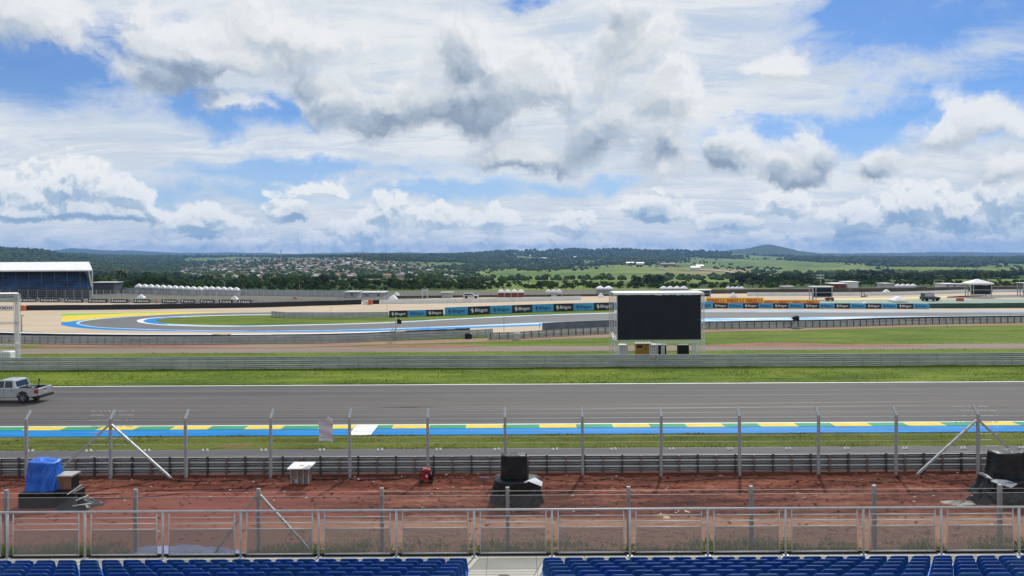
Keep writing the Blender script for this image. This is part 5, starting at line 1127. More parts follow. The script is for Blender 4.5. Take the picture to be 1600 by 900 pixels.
# gantry frame
p = G(664, 466); root = empty('goal_frame', p, 'thin white goal-like frame standing on the bank before the trees', 'frame'); Yg = p.y; hg = zr(451, 664, Yg); wg = 8 / F * Yg / 2
for x in (-wg, wg): mb = MB(); truss(mb, (x, 0, 0), (x, 0, hg), 0.3, 0.8, 0.07); mb.build('tower', ALU, root)
mb = MB(); truss(mb, (-wg, 0, hg - 0.4), (wg, 0, hg - 0.4), 0.3, 0.8, 0.07); mb.build('beam', ALU, root)
# poles
def pole(px, rtop, rbase, label, w_=0.1, name='pole', mat=LGREY, lamp=False):
    p = G(px, rbase); H = 11 - (rtop - hor(px)) * p.y / F; mb = MB(); mb.bar((0, 0, 0), (0, 0, H), w_, n=6, w2=w_ * 0.6)
    if lamp:
        for x in (-0.9, -0.3, 0.3, 0.9): mb.cbox((x, 0, H - 0.2), (0.35, 0.3, 0.35)); mb.cbox((x, 0, H - 1.0), (0.35, 0.3, 0.35))
        mb.bar((-1.1, 0, H - 0.2), (1.1, 0, H - 0.2), 0.1); mb.bar((-1.1, 0, H - 1.0), (1.1, 0, H - 1.0), 0.1)
    else: mb.bar((0, 0, H - 0.1), (0.35, 0, H - 0.12), w_ * 0.6)
    o = mb.build(name, mat, loc=p); tag(o, label, 'pole', 'thin poles around the circuit'); return o
pole(1282, 429, 456, 'tall floodlight mast behind the small flat roofed screen', 0.22, 'light_mast', GALV, True)
for px_, a, b_, w2_, lab in ((787.5, 478, 528, 0.05, 'very thin dark pole crossing the track just left of the grey cabinet'), (605, 474, 496, 0.05, 'very thin dark pole beside the first small advert'), (517, 480, 492, 0.05, 'very thin dark pole in the sand left of the adverts'), (843, 504, 513, 0.08, 'short post with a cap before the dark sheeted barrier'),
      (34, 492, 520, 0.16, 'brown post with a short arm beside the left truss frame'), (186, 455, 471, 0.14, 'white pole right of the far left stand'), (338, 457, 473, 0.16, 'thicker white pole under the short tent row'), (351, 440, 460, 0.1, 'thin pale pole rising above the short tent row'), (468, 445, 458, 0.16, 'pale stump pole before the trees'), (1030, 452, 461, 0.1, 'short pole above the screen roof'),
      (1183, 457, 464, 0.1, 'short dark pole on the sand behind the yellow adverts'), (1328, 452, 462, 0.08, 'thin pole before the right flat building'), (735, 456, 467, 0.1, 'thin pole on the bank right of the container'), (748, 457, 467, 0.1, 'second thin pole on the bank right of the container'), (577, 456, 470, 0.12, 'white pole before the wide shelter'), (1480, 497, 511, 0.12, 'short white post at the right curved rail')):
    pole(px_, a, b_, lab, w2_, mat=DGREY if 'dark' in lab or 'brown' in lab else LGREY)
# tv cameras on posts
p = G(618.5, 532.5); root = empty('camera_post', p, 'pale post with a black camera box standing at the curved rail', 'camera post'); H = zr(495, 618, p.y); mb = MB(); mb.bar((0, 0, 0), (0, 0, H), 0.20, n=8, w2=0.13); mb.build('post', LGREY, root)
mb = MB(); mb.bar((-0.5, 0, 1.6), (0, 0, 1.4), 0.07); mb.bar((-0.5, 0, 1.6), (-0.55, 0, 1.95), 0.06); mb.bar((0, 0, H - 0.5), (0.3, -0.1, H - 0.4), 0.06); mb.build('arm', LGREY, root)
mb = MB(); mb.rbox((0.48, -0.1, H - 0.6), (0.55, 0.5, 0.62), 0.08); mb.build('camera', BLACK, root)
p = G(1243, 513); root = empty('tv_camera', p, 'black covered television camera on a tripod at the right curved rail', 'camera'); H = zr(492.5, 1243, p.y)
mb = MB(); mb.rbox((0.1, 0, H - 0.42), (0.85, 0.6, 0.7), 0.15); mb.rbox((-0.42, 0, H - 0.45), (0.3, 0.3, 0.25), 0.08); mb.build('camera', BLACK, root)
for a in (0.3, 2.4, 4.5): mb = MB(); mb.bar((0, 0, H - 0.8), (math.cos(a) * 0.5, math.sin(a) * 0.5, 0), 0.07); mb.build('leg', GALV, root)
mb = MB(); mb.box(-0.9, 0.9, -0.6, 0.6, 0.0, 0.15); mb.build('platform', DGREY, root)
mb = MB(); mb.bar((-0.7, -0.4, 0.1), (0.0, -0.4, 0.75), 0.06); mb.build('stay', GALV, root)
# jeep and far car
def far_car(px, rbase, L_, label, mat, boxy):
    p = G(px, rbase); root = empty('parked_car', p, label, 'car'); h1, h2 = (0.95, 1.85) if boxy else (0.8, 1.4)
    mb = MB(); mb.prism([(-L_ / 2, 0.35), (L_ / 2, 0.35), (L_ / 2, h1), (L_ * 0.22, h1 + 0.05), (-L_ / 2, h1 + 0.05)], -0.85, 0.85); mb.build('body', mat, root)
    mb = MB(); mb.prism([(-L_ * 0.46, h1 + 0.05), (L_ * 0.2, h1 + 0.05), (L_ * 0.1, h2), (-L_ * 0.44, h2)], -0.75, 0.75); mb.build('cabin', mat, root)
    mb = MB(); mb.prism([(-L_ * 0.42, h1 + 0.12), (L_ * 0.15, h1 + 0.12), (L_ * 0.08, h2 - 0.12), (-L_ * 0.40, h2 - 0.12)], -0.77, 0.77); mb.build('window', DARKW if not boxy else LGREY, root)
    for x in (-L_ * 0.3, L_ * 0.32):
        for y in (-0.85, 0.72): mb = MB(); mb.lathe((x, y, 0.36), [(0.36, 0), (0.36, 0.16)], 12, axis='Y'); mb.build('wheel', RUBBER, root)
far_car(1453, 470.3, 3.9, 'dark jeep parked on the painted run-off at right', DGREY, True)
far_car(1443, 455.0, 4.3, 'dark low car parked on the right bank', DGREY, False)
far_car(736, 466.3, 4.0, 'pale car parked on the bank left of the red walled tents', LGREY, False)
p = G(1296, 470.2); mb = MB(); mb.rbox((0, 0, 0.55), (1.9, 0.8, 0.5), 0.1); mb.lathe((-0.6, -0.45, 0.3), [(0.3, 0), (0.3, 0.2)], 12, axis='Y'); mb.lathe((0.6, -0.45, 0.3), [(0.3, 0), (0.3, 0.2)], 12, axis='Y'); o = mb.build('recovery_cart', REDW, loc=p); tag(o, 'small dark red cart at the right end of the yellow adverts', 'cart')
p = G(1350, 464.5); mb = MB(); mb.bar((-0.8, 0, 0.1), (0.9, 0, 0.35), 0.25); mb.bar((-0.6, 0, 0.2), (-0.7, 0, 1.3), 0.12); mb.bar((0.2, 0, 0.2), (0.0, 0, 1.2), 0.12); mb.bar((-0.7, 0, 1.2), (0.0, 0, 1.1), 0.1); o = mb.build('stacked_gear', REDDIRT, loc=p); tag(o, 'rusty heap of gear on the sand before the white wall', 'gear')
# far grandstand at the left edge
g0 = Vector((xat(70, 199), 199, 0)); root = empty('covered_grandstand', g0, 'covered grandstand with white roof and blue seats at the far left', 'grandstand')
def rel(v): return (v.x - g0.x, v.y - g0.y, v.z)
XA = -175
e1 = AT(144.5, 421.5, 198); e0 = Vector((XA, 198, e1.z)); r1 = AT(139, 409, 206.5); r0 = Vector((XA, 206.5, r1.z))
mb = MB(); t_ = Vector((0, 0, 0.35)); mb.add([rel(v) for v in (e0, e1, r1, r0, e0 - t_, e1 - t_, r1 - t_, r0 - t_)], [(0, 1, 2, 3), (7, 6, 5, 4), (0, 4, 5, 1), (1, 5, 6, 2), (2, 6, 7, 3), (3, 7, 4, 0)]); mb.build('roof', WFAB, root)
mb = MB(); mb.box(XA - g0.x, -119.4 - g0.x, 7.6, 7.9, 0, r1.z - 0.6); mb.build('back_wall', M('stand_back_shaded', (0.035, 0.045, 0.06), None, 0.4, 0.8), root)  # near-black wall colour stands in for the shade under the roof
mb = MB()
for k in range(10): mb.box(XA - g0.x, -114.6 - 0.5 * k - g0.x, 0.6 + k * 0.68, 0.6 + (k + 1) * 0.68, 2.6, 2.9 + k * 0.40)
mb.build('seating_tier', M('stand_seats_blue', (0.02, 0.09, 0.26), (0.010, 0.03, 0.09), 0.25, 0.6), root)
mb = MB(); mb.box(XA - g0.x, -113.6 - g0.x, -0.1, 0.1, 0, 2.75); mb.build('skirt', M('stand_skirt', (0.045, 0.055, 0.065), (0.03, 0.035, 0.04), 0.3, 0.9), root)
mb = MB(); mb.add([(-114.4 - g0.x, 0.2, 2.6), (-119.2 - g0.x, 7.5, 2.6), (-119.2 - g0.x, 7.5, 7.6), (-116.5 - g0.x, 3.5, 6.8)], [(0, 1, 2, 3)]); mb.build('side_wall', M('stand_side_blue', (0.02, 0.10, 0.32), None, 0.4, 0.7), root)
for k in range(14):
    x = -116.2 - k * 3.45 - g0.x
    mb = MB(); mb.bar((x, -0.2, 0), (x, -0.2, e1.z - 0.4), 0.11); mb.build('column', DGREY, root)
for (a, b_) in (((139, 424), (143, 449)), ((144.3, 423), (144.3, 461))):
    p1, p2 = AT(a[0], a[1], 197.9), AT(b_[0], b_[1], 197.9); mb = MB(); mb.bar(rel(p1), rel(p2), 0.22); mb.build('brace', LGREY, root)
mb = MB(); mb.rbox((rel(G(58, 460))[0], -0.4, 3.4), (1.2, 0.5, 2.0), 0.1); mb.build('loudspeaker', LGREY, root)
# catch fence before the far left stand
root = empty('catch_fence', (0, 0, 0), 'fine grey catch fence on thin posts in front of the far left stand', 'fence')
cf = cr(gp([(-60, 468), (140, 469), (300, 470.5), (450, 471.5), (600, 469)]), 16)
for i in range(0, len(cf), 1):
    mb = MB(); mb.bar((cf[i].x, cf[i].y, 0), (cf[i].x, cf[i].y, 2.7), 0.08); mb.build('post', GALV, root)
mb = MB()
for i in range(len(cf) - 1):
    for z_ in (0.6, 1.2, 1.8, 2.4, 2.65): mb.bar((cf[i].x, cf[i].y, z_), (cf[i + 1].x, cf[i + 1].y, z_), 0.02)
    for s_ in range(5): t = s_ / 5; q = cf[i].lerp(cf[i + 1], t); mb.bar((q.x, q.y, 0.2), (q.x, q.y, 2.6), 0.02)
mb.build('netting', GALV, root)
# ---------------------------------------------------------------- pickup truck on the track
YT = 56.0; xrear = (57.5 - 800) / F * YT
truck = empty('pickup_truck', (xrear, YT, 0.004), 'silver white double cab pickup truck driving left on the track', 'pickup truck')
CARP = M('silver_white_paint', (0.46, 0.48, 0.52), (0.43, 0.45, 0.49), 0.6, 0.22, 0.35); GLASS = M('car_glass', (0.02, 0.03, 0.035), None, 1, 0.08); TRIM = M('black_trim', (0.015, 0.015, 0.017), None, 2, 0.5)
def arch(cx, r, z0, n=9): return [(cx + r * math.cos(math.pi * k / n), z0 + r * math.sin(math.pi * k / n)) for k in range(n + 1)]
W2 = 0.93; rw_, fw_ = -1.18, -4.40
def side_outline(top):
    pts = [(-0.05, 0.62)] + [(x, z) for x, z in reversed([])]
    o = [(-0.04, 0.60), (-0.02, 1.0)] + top
    low = [(-5.25, 0.50)] + list(reversed(arch(fw_, 0.48, 0.50))) + list(reversed(arch(rw_, 0.48, 0.50)))
    return o + low
top = [(-0.03, 1.17), (-1.62, 1.19), (-1.66, 1.20), (-3.55, 1.17), (-4.2, 1.14), (-5.1, 1.02), (-5.3, 0.85), (-5.3, 0.6)]
mb = MB(); so_ = side_outline(top)
mb.prism(so_, 0.0, 0.07); mb.prism(so_, 2 * W2 - 0.07, 2 * W2)
mb.box(-5.28, -1.66, 0.07, 2 * W2 - 0.07, 0.60, 1.05); mb.prism([(-5.28, 1.05), (-1.66, 1.05), (-1.66, 1.2), (-3.55, 1.17), (-4.2, 1.14), (-5.1, 1.02)], 0.07, 2 * W2 - 0.07)
mb.box(-1.66, -0.12, 0.07, 2 * W2 - 0.07, 0.62, 0.72)
mb.build('body', CARP, truck)
mb = MB(); mb.box(-1.64, -0.14, 0.075, 2 * W2 - 0.075, 0.722, 0.76); mb.box(-1.64, -0.14, 0.072, 0.10, 0.76, 1.15); mb.box(-1.64, -0.14, 2 * W2 - 0.10, 2 * W2 - 0.072, 0.76, 1.15); mb.build('bed_liner', TRIM, truck)
mb = MB(); mb.prism([(-0.10, 0.62), (0.0, 0.62), (0.03, 1.12), (0.0, 1.18), (-0.08, 1.18)], 0.08, 2 * W2 - 0.08); tg = mb.build('tailgate', CARP, truck); mb = MB(); mb.box(0.022, 0.04, W2 - 0.15, W2 + 0.15, 1.0, 1.06); mb.build('handle', TRIM, tg); mb = MB(); mb.box(0.015, 0.022, W2 - 0.22, W2 + 0.22, 0.72, 0.84); mb.build('number_plate', LGREY, tg)
# cab: tapered greenhouse
cabp = [(-1.70, 1.19), (-1.92, 1.76), (-2.10, 1.82), (-3.05, 1.83), (-3.35, 1.76), (-4.05, 1.16)]
mb = MB(); n_ = len(cabp); vs = []
for side, yb in ((0, 0.02), (1, 2 * W2 - 0.02)):
    for x, z in cabp: ins = (z - 1.16) / 0.67 * 0.17; vs.append((x, yb + (ins if side == 0 else -ins), z))
fs = [tuple(range(n_)), tuple(reversed(range(n_, 2 * n_)))] + [(i, n_ + i, n_ + (i + 1) % n_, (i + 1) % n_) for i in range(n_)]
mb.add(vs, fs); mb.build('cab', CARP, truck)
def gl(pts_xz, side):
    v = []
    for x, z in pts_xz:
        ins = (z - 1.16) / 0.67 * 0.17; y = (0.02 + ins - 0.012) if side == 0 else (2 * W2 - 0.02 - ins + 0.012); v.append((x, y, z))
    return v
for side in (0, 1):
    for pts in ([(-1.98, 1.24), (-2.07, 1.70), (-2.12, 1.74), (-2.62, 1.75), (-2.62, 1.24)], [(-2.70, 1.24), (-2.70, 1.75), (-3.05, 1.74), (-3.28, 1.68), (-3.82, 1.24)]):
        v = gl(pts, side); mb = MB(); n5 = len(v); dy = 0.02 if side == 0 else -0.02
        mb.add(v + [(a, b_ + dy, c_) for a, b_, c_ in v], [tuple(range(n5)), tuple(reversed(range(n5, 2 * n5)))] + [(i, n5 + i, n5 + (i + 1) % n5, (i + 1) % n5) for i in range(n5)]); mb.build('window', GLASS, truck)
mb = MB(); mb.add([(-1.728, 0.18, 1.28), (-1.728, 2 * W2 - 0.18, 1.28), (-1.888, 2 * W2 - 0.24, 1.70), (-1.888, 0.24, 1.70), (-1.75, 0.18, 1.27), (-1.75, 2 * W2 - 0.18, 1.27), (-1.91, 2 * W2 - 0.24, 1.70), (-1.91, 0.24, 1.70)], [(0, 1, 2, 3), (0, 4, 5, 1), (1, 5, 6, 2), (2, 6, 7, 3), (3, 7, 4, 0)]); mb.build('rear_window', GLASS, truck)
mb = MB(); mb.add([(-4.03, 0.12, 1.21), (-4.03, 2 * W2 - 0.12, 1.21), (-3.39, 2 * W2 - 0.24, 1.74), (-3.39, 0.24, 1.74), (-4.0, 0.12, 1.17), (-4.0, 2 * W2 - 0.12, 1.17), (-3.36, 2 * W2 - 0.24, 1.70), (-3.36, 0.24, 1.70)], [(3, 2, 1, 0), (1, 5, 4, 0), (2, 6, 5, 1), (3, 7, 6, 2), (0, 4, 7, 3)]); mb.build('windscreen', GLASS, truck)
mb = MB(); mb.box(-0.02, 0.16, 0.03, 2 * W2 - 0.03, 0.42, 0.60); mb.box(-0.3, 0.0, 0.10, 2 * W2 - 0.10, 0.38, 0.58); mb.build('rear_bumper', TRIM, truck)
mb = MB(); mb.box(-5.42, -5.28, 0.05, 2 * W2 - 0.05, 0.42, 0.72); mb.build('front_bumper', TRIM, truck)
TL = M('tail_light_red', (0.40, 0.01, 0.015), None, 1, 0.25)
for y0_, y1_ in ((-0.008, 0.10), (2 * W2 - 0.10, 2 * W2 + 0.008)): mb = MB(); mb.box(-0.27, 0.01, y0_, y1_, 0.80, 1.09); mb.build('tail_light', TL, truck)
for y0_, y1_ in ((0.0, 0.3), (2 * W2 - 0.3, 2 * W2)): mb = MB(); mb.box(-5.32, -5.1, y0_ - 0.005, y1_ + 0.005, 0.80, 0.98); mb.build('headlight', LGREY, truck)
for x in (rw_, fw_):
    for y_, s_ in ((0.0, 1), (2 * W2 - 0.26, -1)):
        mb = MB(); mb.lathe((x, y_ + 0.0, 0.395), [(0.25, 0.0), (0.36, 0.0), (0.395, 0.04), (0.395, 0.22), (0.36, 0.26), (0.25, 0.26)], 28, axis='Y'); ty = mb.build('wheel', RUBBER, truck)
        mb = MB(); yy = y_ + (0.012 if s_ > 0 else 0.248); mb.lathe((x, yy - 0.02, 0.395), [(0.245, 0.0), (0.25, 0.02), (0.245, 0.04)], 24, axis='Y'); rim = mb.build('rim', M('rim_dark', (0.05, 0.05, 0.055), None, 1, 0.4, 0.5), ty)
        mb = MB()
        for k in range(6): a = k * math.pi / 3; mb.bar((x, yy - 0.026 * s_, 0.395), (x + 0.24 * math.cos(a), yy - 0.026 * s_, 0.395 + 0.24 * math.sin(a)), 0.05, 0.02)
        mb.build('spokes', GPAINT, ty)
mb = MB(); mb.box(-4.6, -0.6, 0.25, 2 * W2 - 0.25, 0.42, 0.62); mb.build('chassis', TRIM, truck)
for y_ in (-0.16, 2 * W2 + 0.0): mb = MB(); mb.rbox((-3.72, y_ + 0.08, 1.3), (0.12, 0.22, 0.2), 0.03); mb.build('mirror', CARP, truck)
for x in (-2.05, -3.0): mb = MB(); mb.box(x - 0.1, x + 0.1, -0.022, 0.002, 1.02, 1.05); mb.build('door_handle', TRIM, truck)
for x in (-1.68, -2.66, -3.72): mb = MB(); mb.box(x - 0.008, x + 0.008, -0.003, 0.004, 0.56, 1.18); mb.build('door_gap', TRIM, truck)
mb = MB(); mb.bar((-1.45, 0.95, 1.1), (-1.45, 0.95, 1.62), 0.07, n=6); mb.bar((-1.62, 0.3, 1.22), (-1.62, 1.6, 1.22), 0.06, n=6); mb.build('roll_bar', TRIM, truck)
rc = MB(); rc.bar((xrear - 0.75, YT + 1.25, 0.77), (xrear - 0.70, YT + 1.3, 1.62), 0.10, n=6, w2=0.07); rc.rbox((xrear - 0.70, YT + 1.3, 1.62), (0.12, 0.12, 0.16), 0.03); o = rc.build('bed_post', TRIM); tag(o, 'short dark post standing in the pickup bed', 'post')
rc = MB(); rc.rbox((xrear - 1.1, YT + 0.9, 0.97), (0.7, 0.8, 0.4), 0.06); o = rc.build('cargo_box', TRIM); tag(o, 'dark box lying in the bed of the pickup', 'box')

truck.scale = (0.965, 0.965, 0.965)

# ---------------------------------------------------------------- foreground post fence with wires
YF = 36.6
ppx = [-92, 40, 171, 289, 421, 545, 667, 788, 909, 1031, 1154, 1277, 1398, 1526, 1650]
fence = empty('wire_fence', (0, YF, 0), 'tall row of grey posts with angled tops and thin wires before the red earth', 'fence')
HP = 3.05; px_x = []
post_mb = MB(); post_mb.bar((0, 0, -0.3), (0, 0, HP), 0.125, 0.10); pfirst = None
arm_mb = MB(); arm_mb.bar((0, -0.02, HP - 0.04), (0, 0.38, HP + 0.36), 0.11, 0.07)
for i, p_ in enumerate(ppx):
    x = G(p_, 748 + (800 - p_) * 0.004).x if False else (p_ - 800) / F * YF; px_x.append(x)
    if pfirst is None:
        pfirst = post_mb.build('post', CONCP, fence); pfirst.location = (x, 0, 0); afirst = arm_mb.build('arm', GALV, pfirst)
    else:
        c = pfirst.copy(); COL.objects.link(c); c.parent = fence; c.location = (x, 0, 0); a_ = afirst.copy(); COL.objects.link(a_); a_.parent = c
        c.rotation_euler = (random.uniform(-0.008, 0.008), random.uniform(-0.01, 0.01), 0)
def brace(x0, z0, x1, y1, z1):
    mb = MB(); mb.bar((x0, 0, z0), (x1, y1, z1), 0.11, 0.09); mb.build('brace', GALV, fence)
for i in (2, 13):
    brace(px_x[i] + 0.05, 2.75, px_x[i] + (3.15 if i == 2 else 3.1), 0.0, -0.05); brace(px_x[i] - 0.05, 2.75, px_x[i] - 3.15, 0.0, -0.05)
mb = MB()
for z_ in (0.55, 0.85, 1.15, 1.45, 1.75, 2.05, 2.35, 2.65, 2.95): mb.bar((px_x[0], 0.06, z_), (px_x[-1], 0.06, z_ + 0.0), 0.010, n=3)
for t in (0.35, 0.9): mb.bar((px_x[0], 0.38 * t, HP + 0.36 * t), (px_x[-1], 0.38 * t, HP + 0.36 * t), 0.010, n=3)
mb.build('wires', WIRE, fence)
mb = MB(); rr = random.Random(9)
for i in (2, 13):
    for z_ in (0.85, 1.15, 1.45, 1.75, 2.05, 2.35, 2.65, 2.95, 3.18, 3.38):
        for sg in (-1, 1):
            x = 0.10
            while x < 1.0: 
                if rr.random() < 0.7: mb.bar((px_x[i] + sg * x, 0.06 if z_ < 3 else 0.2, z_), (px_x[i] + sg * (x + 0.07), 0.06 if z_ < 3 else 0.2, z_ + 0.004), 0.032, n=4)
                x += 0.11
bw = mb.build('barbed_wire', M('bright_zinc', (0.72, 0.73, 0.75), None, 1, 0.35, 0.5), fence); bw['kind'] = 'stuff'
# pale cloth hung on the wires
def cloth(cx, cz, w_, h_, y):
    mb = MB(); nx_, nz_ = 14, 20; vs = []
    for th_ in (0, 0.012):
        for j in range(nz_ + 1):
            for i in range(nx_ + 1):
                u, v = i / nx_, j / nz_; x = cx + (u - 0.5) * w_ * (1 + 0.02 * math.sin(9 * v)); z = cz + (v - 0.5) * h_
                if j == nz_: z += 0.10 * math.exp(-((u - 0.72) / 0.18) ** 2) - 0.04 * (1 - u)
                if j == 0: z += 0.07 * math.sin(math.pi * u) ** 0.6
                yy = y - 0.05 * math.sin(7 * u + 2 * v) - 0.04 * math.sin(13 * v + 3 * u) + th_; vs.append((x, yy, z))
    W_ = nx_ + 1; fs = []; o2 = W_ * (nz_ + 1)
    for j in range(nz_):
        for i in range(nx_): a = j * W_ + i; fs.append((a, a + 1, a + W_ + 1, a + W_)); fs.append((o2 + a, o2 + a + W_, o2 + a + W_ + 1, o2 + a + 1))
    mb.add(vs, fs, 0, True); return mb
p1 = AT(509, 654, YF - 0.05); p2 = AT(509, 691, YF - 0.05)
o = cloth(p1.x, (p1.z + p2.z) / 2, 21.5 / F * YF, p1.z - p2.z, YF - 0.02).build('hanging_cloth', M('lilac_grey_cloth', (0.56, 0.56, 0.64), (0.48, 0.48, 0.56), 3, 0.8)); tag(o, 'pale lilac grey cloth hung on the fence wires between two posts', 'cloth')
mb = MB()
for z_ in (p2.z + 0.25, p2.z + 0.87): mb.bar((p1.x - 0.36, YF - 0.10, z_), (p1.x + 0.36, YF - 0.10, z_), 0.012, n=3)
mb.build('cord', DGREY, o)

# ---------------------------------------------------------------- near chain link fence
YC = 27.5
cl = empty('chain_link_fence', (0, YC, 0), 'low chain link fence with grey posts close beyond the stand', 'fence')
cpx = [-185, 8, 210, 402, 595, 791, 980, 1172, 1364, 1560, 1752]; pf = None; mbp = MB(); mbp.bar((0, 0, -0.3), (0, 0, 2.40), 0.13, 0.11)
for k in range(5): mbp.cbox((0.075, -0.02, 2.28 - k * 0.42), (0.03, 0.05, 0.05))
cxs = [(p_ - 800) / F * YC for p_ in cpx]
for x in cxs:
    if pf is None: pf = mbp.build('post', CONCP, cl); c = pf
    else: c = pf.copy(); COL.objects.link(c); c.parent = cl
    c.location = (x, 0, 0); c.rotation_euler = (0, random.uniform(-0.006, 0.006), 0)
for x1 in (cxs[3] + 2.12, cxs[3] - 1.75): mb = MB(); mb.bar((cxs[3] + (0.05 if x1 > cxs[3] else -0.05), 0, 2.16), (x1, 0.0, -0.15), 0.10, 0.08); mb.build('brace', GALV, cl)
mb = MB()
for z_ in (2.28, 2.12, 1.1, 0.15): mb.bar((cxs[0], -0.06, z_), (cxs[-1], -0.06, z_), 0.014 if z_ > 1.5 else 0.008, n=3)
mb.build('wires', WIRE, cl)
def mesh_wires(x0, x1, z0, z1, pitch, r, y):
    H = z1 - z0; xs_ = np.arange(x0 - H, x1 + H, pitch); V = []; k = 0; Fc = []
    for sg in (1, -1):
        a = xs_ - sg * H / 2; b_ = xs_ + sg * H / 2; ta = np.zeros_like(a); tb_ = np.ones_like(a)
        for q in range(len(a)):
            xa, xb, za, zb = a[q], b_[q], z0, z1
            def clip(x, xo, zo, xn, zn): t = (x - xo) / (xn - xo); return x, zo + (zn - zo) * t
            lo_, hi_ = min(xa, xb), max(xa, xb)
            if hi_ <= x0 or lo_ >= x1: continue
            A, B = (xa, za), (xb, zb)
            if A[0] < x0: A = clip(x0, xa, za, xb, zb)
            if A[0] > x1: A = clip(x1, xa, za, xb, zb)
            if B[0] < x0: B = clip(x0, xa, za, xb, zb)
            if B[0] > x1: B = clip(x1, xa, za, xb, zb)
            dx, dz = B[0] - A[0], B[1] - A[1]; L_ = math.hypot(dx, dz) or 1; nx_, nz_ = -dz / L_ * r, dx / L_ * r; yo = y + sg * r
            o_ = len(V)
            for (px_, pz_) in (A, B): V += [(px_ + nx_, yo, pz_ + nz_), (px_ - nx_, yo, pz_ - nz_), (px_, yo - 1.5 * r, pz_)]
            Fc += [(o_, o_ + 1, o_ + 4, o_ + 3), (o_ + 1, o_ + 2, o_ + 5, o_ + 4), (o_ + 2, o_, o_ + 3, o_ + 5)]
    return np.array(V), np.array(Fc)
V, Fc = mesh_wires(cxs[0], cxs[-1], 0.05, 2.12, 0.085, 0.0031, -0.07); mo_ = np_mesh('wire_mesh', V, Fc, M('mesh_wire', (0.20, 0.21, 0.22), None, 8, 0.5, 0.2), cl)

# ---------------------------------------------------------------- covered gear on the red earth
def draped(mb, cx, cy, z0, z1, sx_, sy_, flare, folds, seed, top_slope=0.0, nv=12, nr=56, mi=0, sag=0.04, fr=0.0, wr=0.0, ex=5.0):
    r = random.Random(seed); ph = [r.uniform(0, 6.28) for _ in range(8)]; vs = []; fs = []
    def sq(t):
        c_, s_ = math.cos(t), math.sin(t); k = (abs(c_) ** ex + abs(s_) ** ex) ** (-1 / ex); return c_ * k, s_ * k
    for j in range(nv + 1):
        v = j / nv; z = z1 + (z0 - z1) * v; fl = 1 + flare * v ** 1.6
        for i in range(nr):
            t = 2 * math.pi * i / nr; u, w_ = sq(t)
            f_ = folds * (v ** 0.8) * (math.sin(7 * t + ph[0] + 1.5 * v) * 0.5 + math.sin(13 * t + ph[1] - 2 * v) * 0.3 + math.sin(23 * t + ph[2]) * 0.2) + 0.02 * math.sin(5 * v + ph[3] + 3 * t)
            f_ += wr * float(fbm(np.array([6 * math.cos(t) + 2.5 * v + seed]), np.array([6 * math.sin(t) + 4 * v]), 4, seed)[0] - 0.5) * 2.2 * min(1, 4 * v)
            zz = z + top_slope * u * (1 - v) - (fr * max(0, math.sin(3 * t + ph[4])) * v)
            if v == 0: zz -= 0.02
            vs.append((cx + u * sx_ / 2 * fl * (1 + f_), cy + w_ * sy_ / 2 * fl * (1 + f_), max(zz, z0 - 0.02)))
    for j in range(nv):
        for i in range(nr): k = (i + 1) % nr; fs.append((j * nr + i, (j + 1) * nr + i, (j + 1) * nr + k, j * nr + k))
    # top: inner rings
    base = 0; o_ = len(vs)
    for q, s_ in enumerate((0.72, 0.36)):
        for i in range(nr):
            t = 2 * math.pi * i / nr; u, w_ = sq(t); vs.append((cx + u * sx_ / 2 * s_, cy + w_ * sy_ / 2 * s_, z1 + top_slope * u * s_ + 0.015 - sag * (1 - s_) * (1 + math.sin(3 * t + ph[5]))))
    for i in range(nr): k = (i + 1) % nr; fs.append((i, k, o_ + k, o_ + i)); fs.append((o_ + i, o_ + k, o_ + nr + k, o_ + nr + i))
    fs.append(tuple(o_ + nr + i for i in range(nr)))
    mb.add(vs, fs, mi, True); return mb
# left: blue tarpaulin over a stack on black cases
bx = (66 - 800) / F * 33.0
o = MB(); o.rbox((bx + 0.05, 33.0, 0.36), (1.55, 1.15, 0.72), 0.05); o.bar((bx - 0.72, 32.41, 0.1), (bx + 0.8, 32.41, 0.1), 0.05); o.bar((bx - 0.72, 32.41, 0.62), (bx + 0.8, 32.41, 0.62), 0.05)
for k in range(4): o.bar((bx - 0.7 + k * 0.5, 32.41, 0.05), (bx - 0.7 + k * 0.5, 32.41, 0.68), 0.04)
o = o.build('equipment_case', BLACK); tag(o, 'black slatted case carrying the blue covered stack', 'case')
o = draped(MB(), bx + 0.02, 33.1, 0.66, 1.98, 1.18, 0.95, 0.24, 0.14, 4, -0.05, fr=0.2, nv=22, nr=120, wr=0.11, sag=0.09, ex=3.6).build('blue_tarpaulin', TARPB); tag(o, 'bright blue tarpaulin draped over a speaker stack on the red earth', 'tarpaulin')
cxp = (104 - 800) / F * 33.2
root = empty('road_case', (cxp, 33.2, 0.70), 'brown crate with silver lid leaning beside the blue tarpaulin', 'crate'); mb = MB(); mb.rbox((0, 0, 0.29), (0.66, 0.62, 0.56), 0.03); mb.build('case', M('brown_board', (0.22, 0.13, 0.07), (0.14, 0.08, 0.05), 3, 0.7), root); mb = MB(); mb.box(-0.37, 0.38, -0.35, 0.38, 0.58, 0.64); mb.build('lid', M('foil_lid', (0.55, 0.56, 0.58), (0.40, 0.38, 0.36), 3, 0.35, 0.4), root); mb = MB(); mb.box(0.335, 0.345, -0.28, 0.28, 0.05, 0.5); mb.build('rack_face', BLACK, root)
o = MB(); o.rbox((cxp + 0.12, 33.1, 0.34), (0.95, 0.95, 0.68), 0.05); o.bar((cxp - 0.3, 32.6, 0.05), (cxp - 0.3, 32.6, 0.66), 0.04); o.bar((cxp + 0.35, 32.6, 0.05), (cxp + 0.35, 32.6, 0.66), 0.04)
o = o.build('equipment_case', BLACK); tag(o, 'black case under the brown crate', 'case')
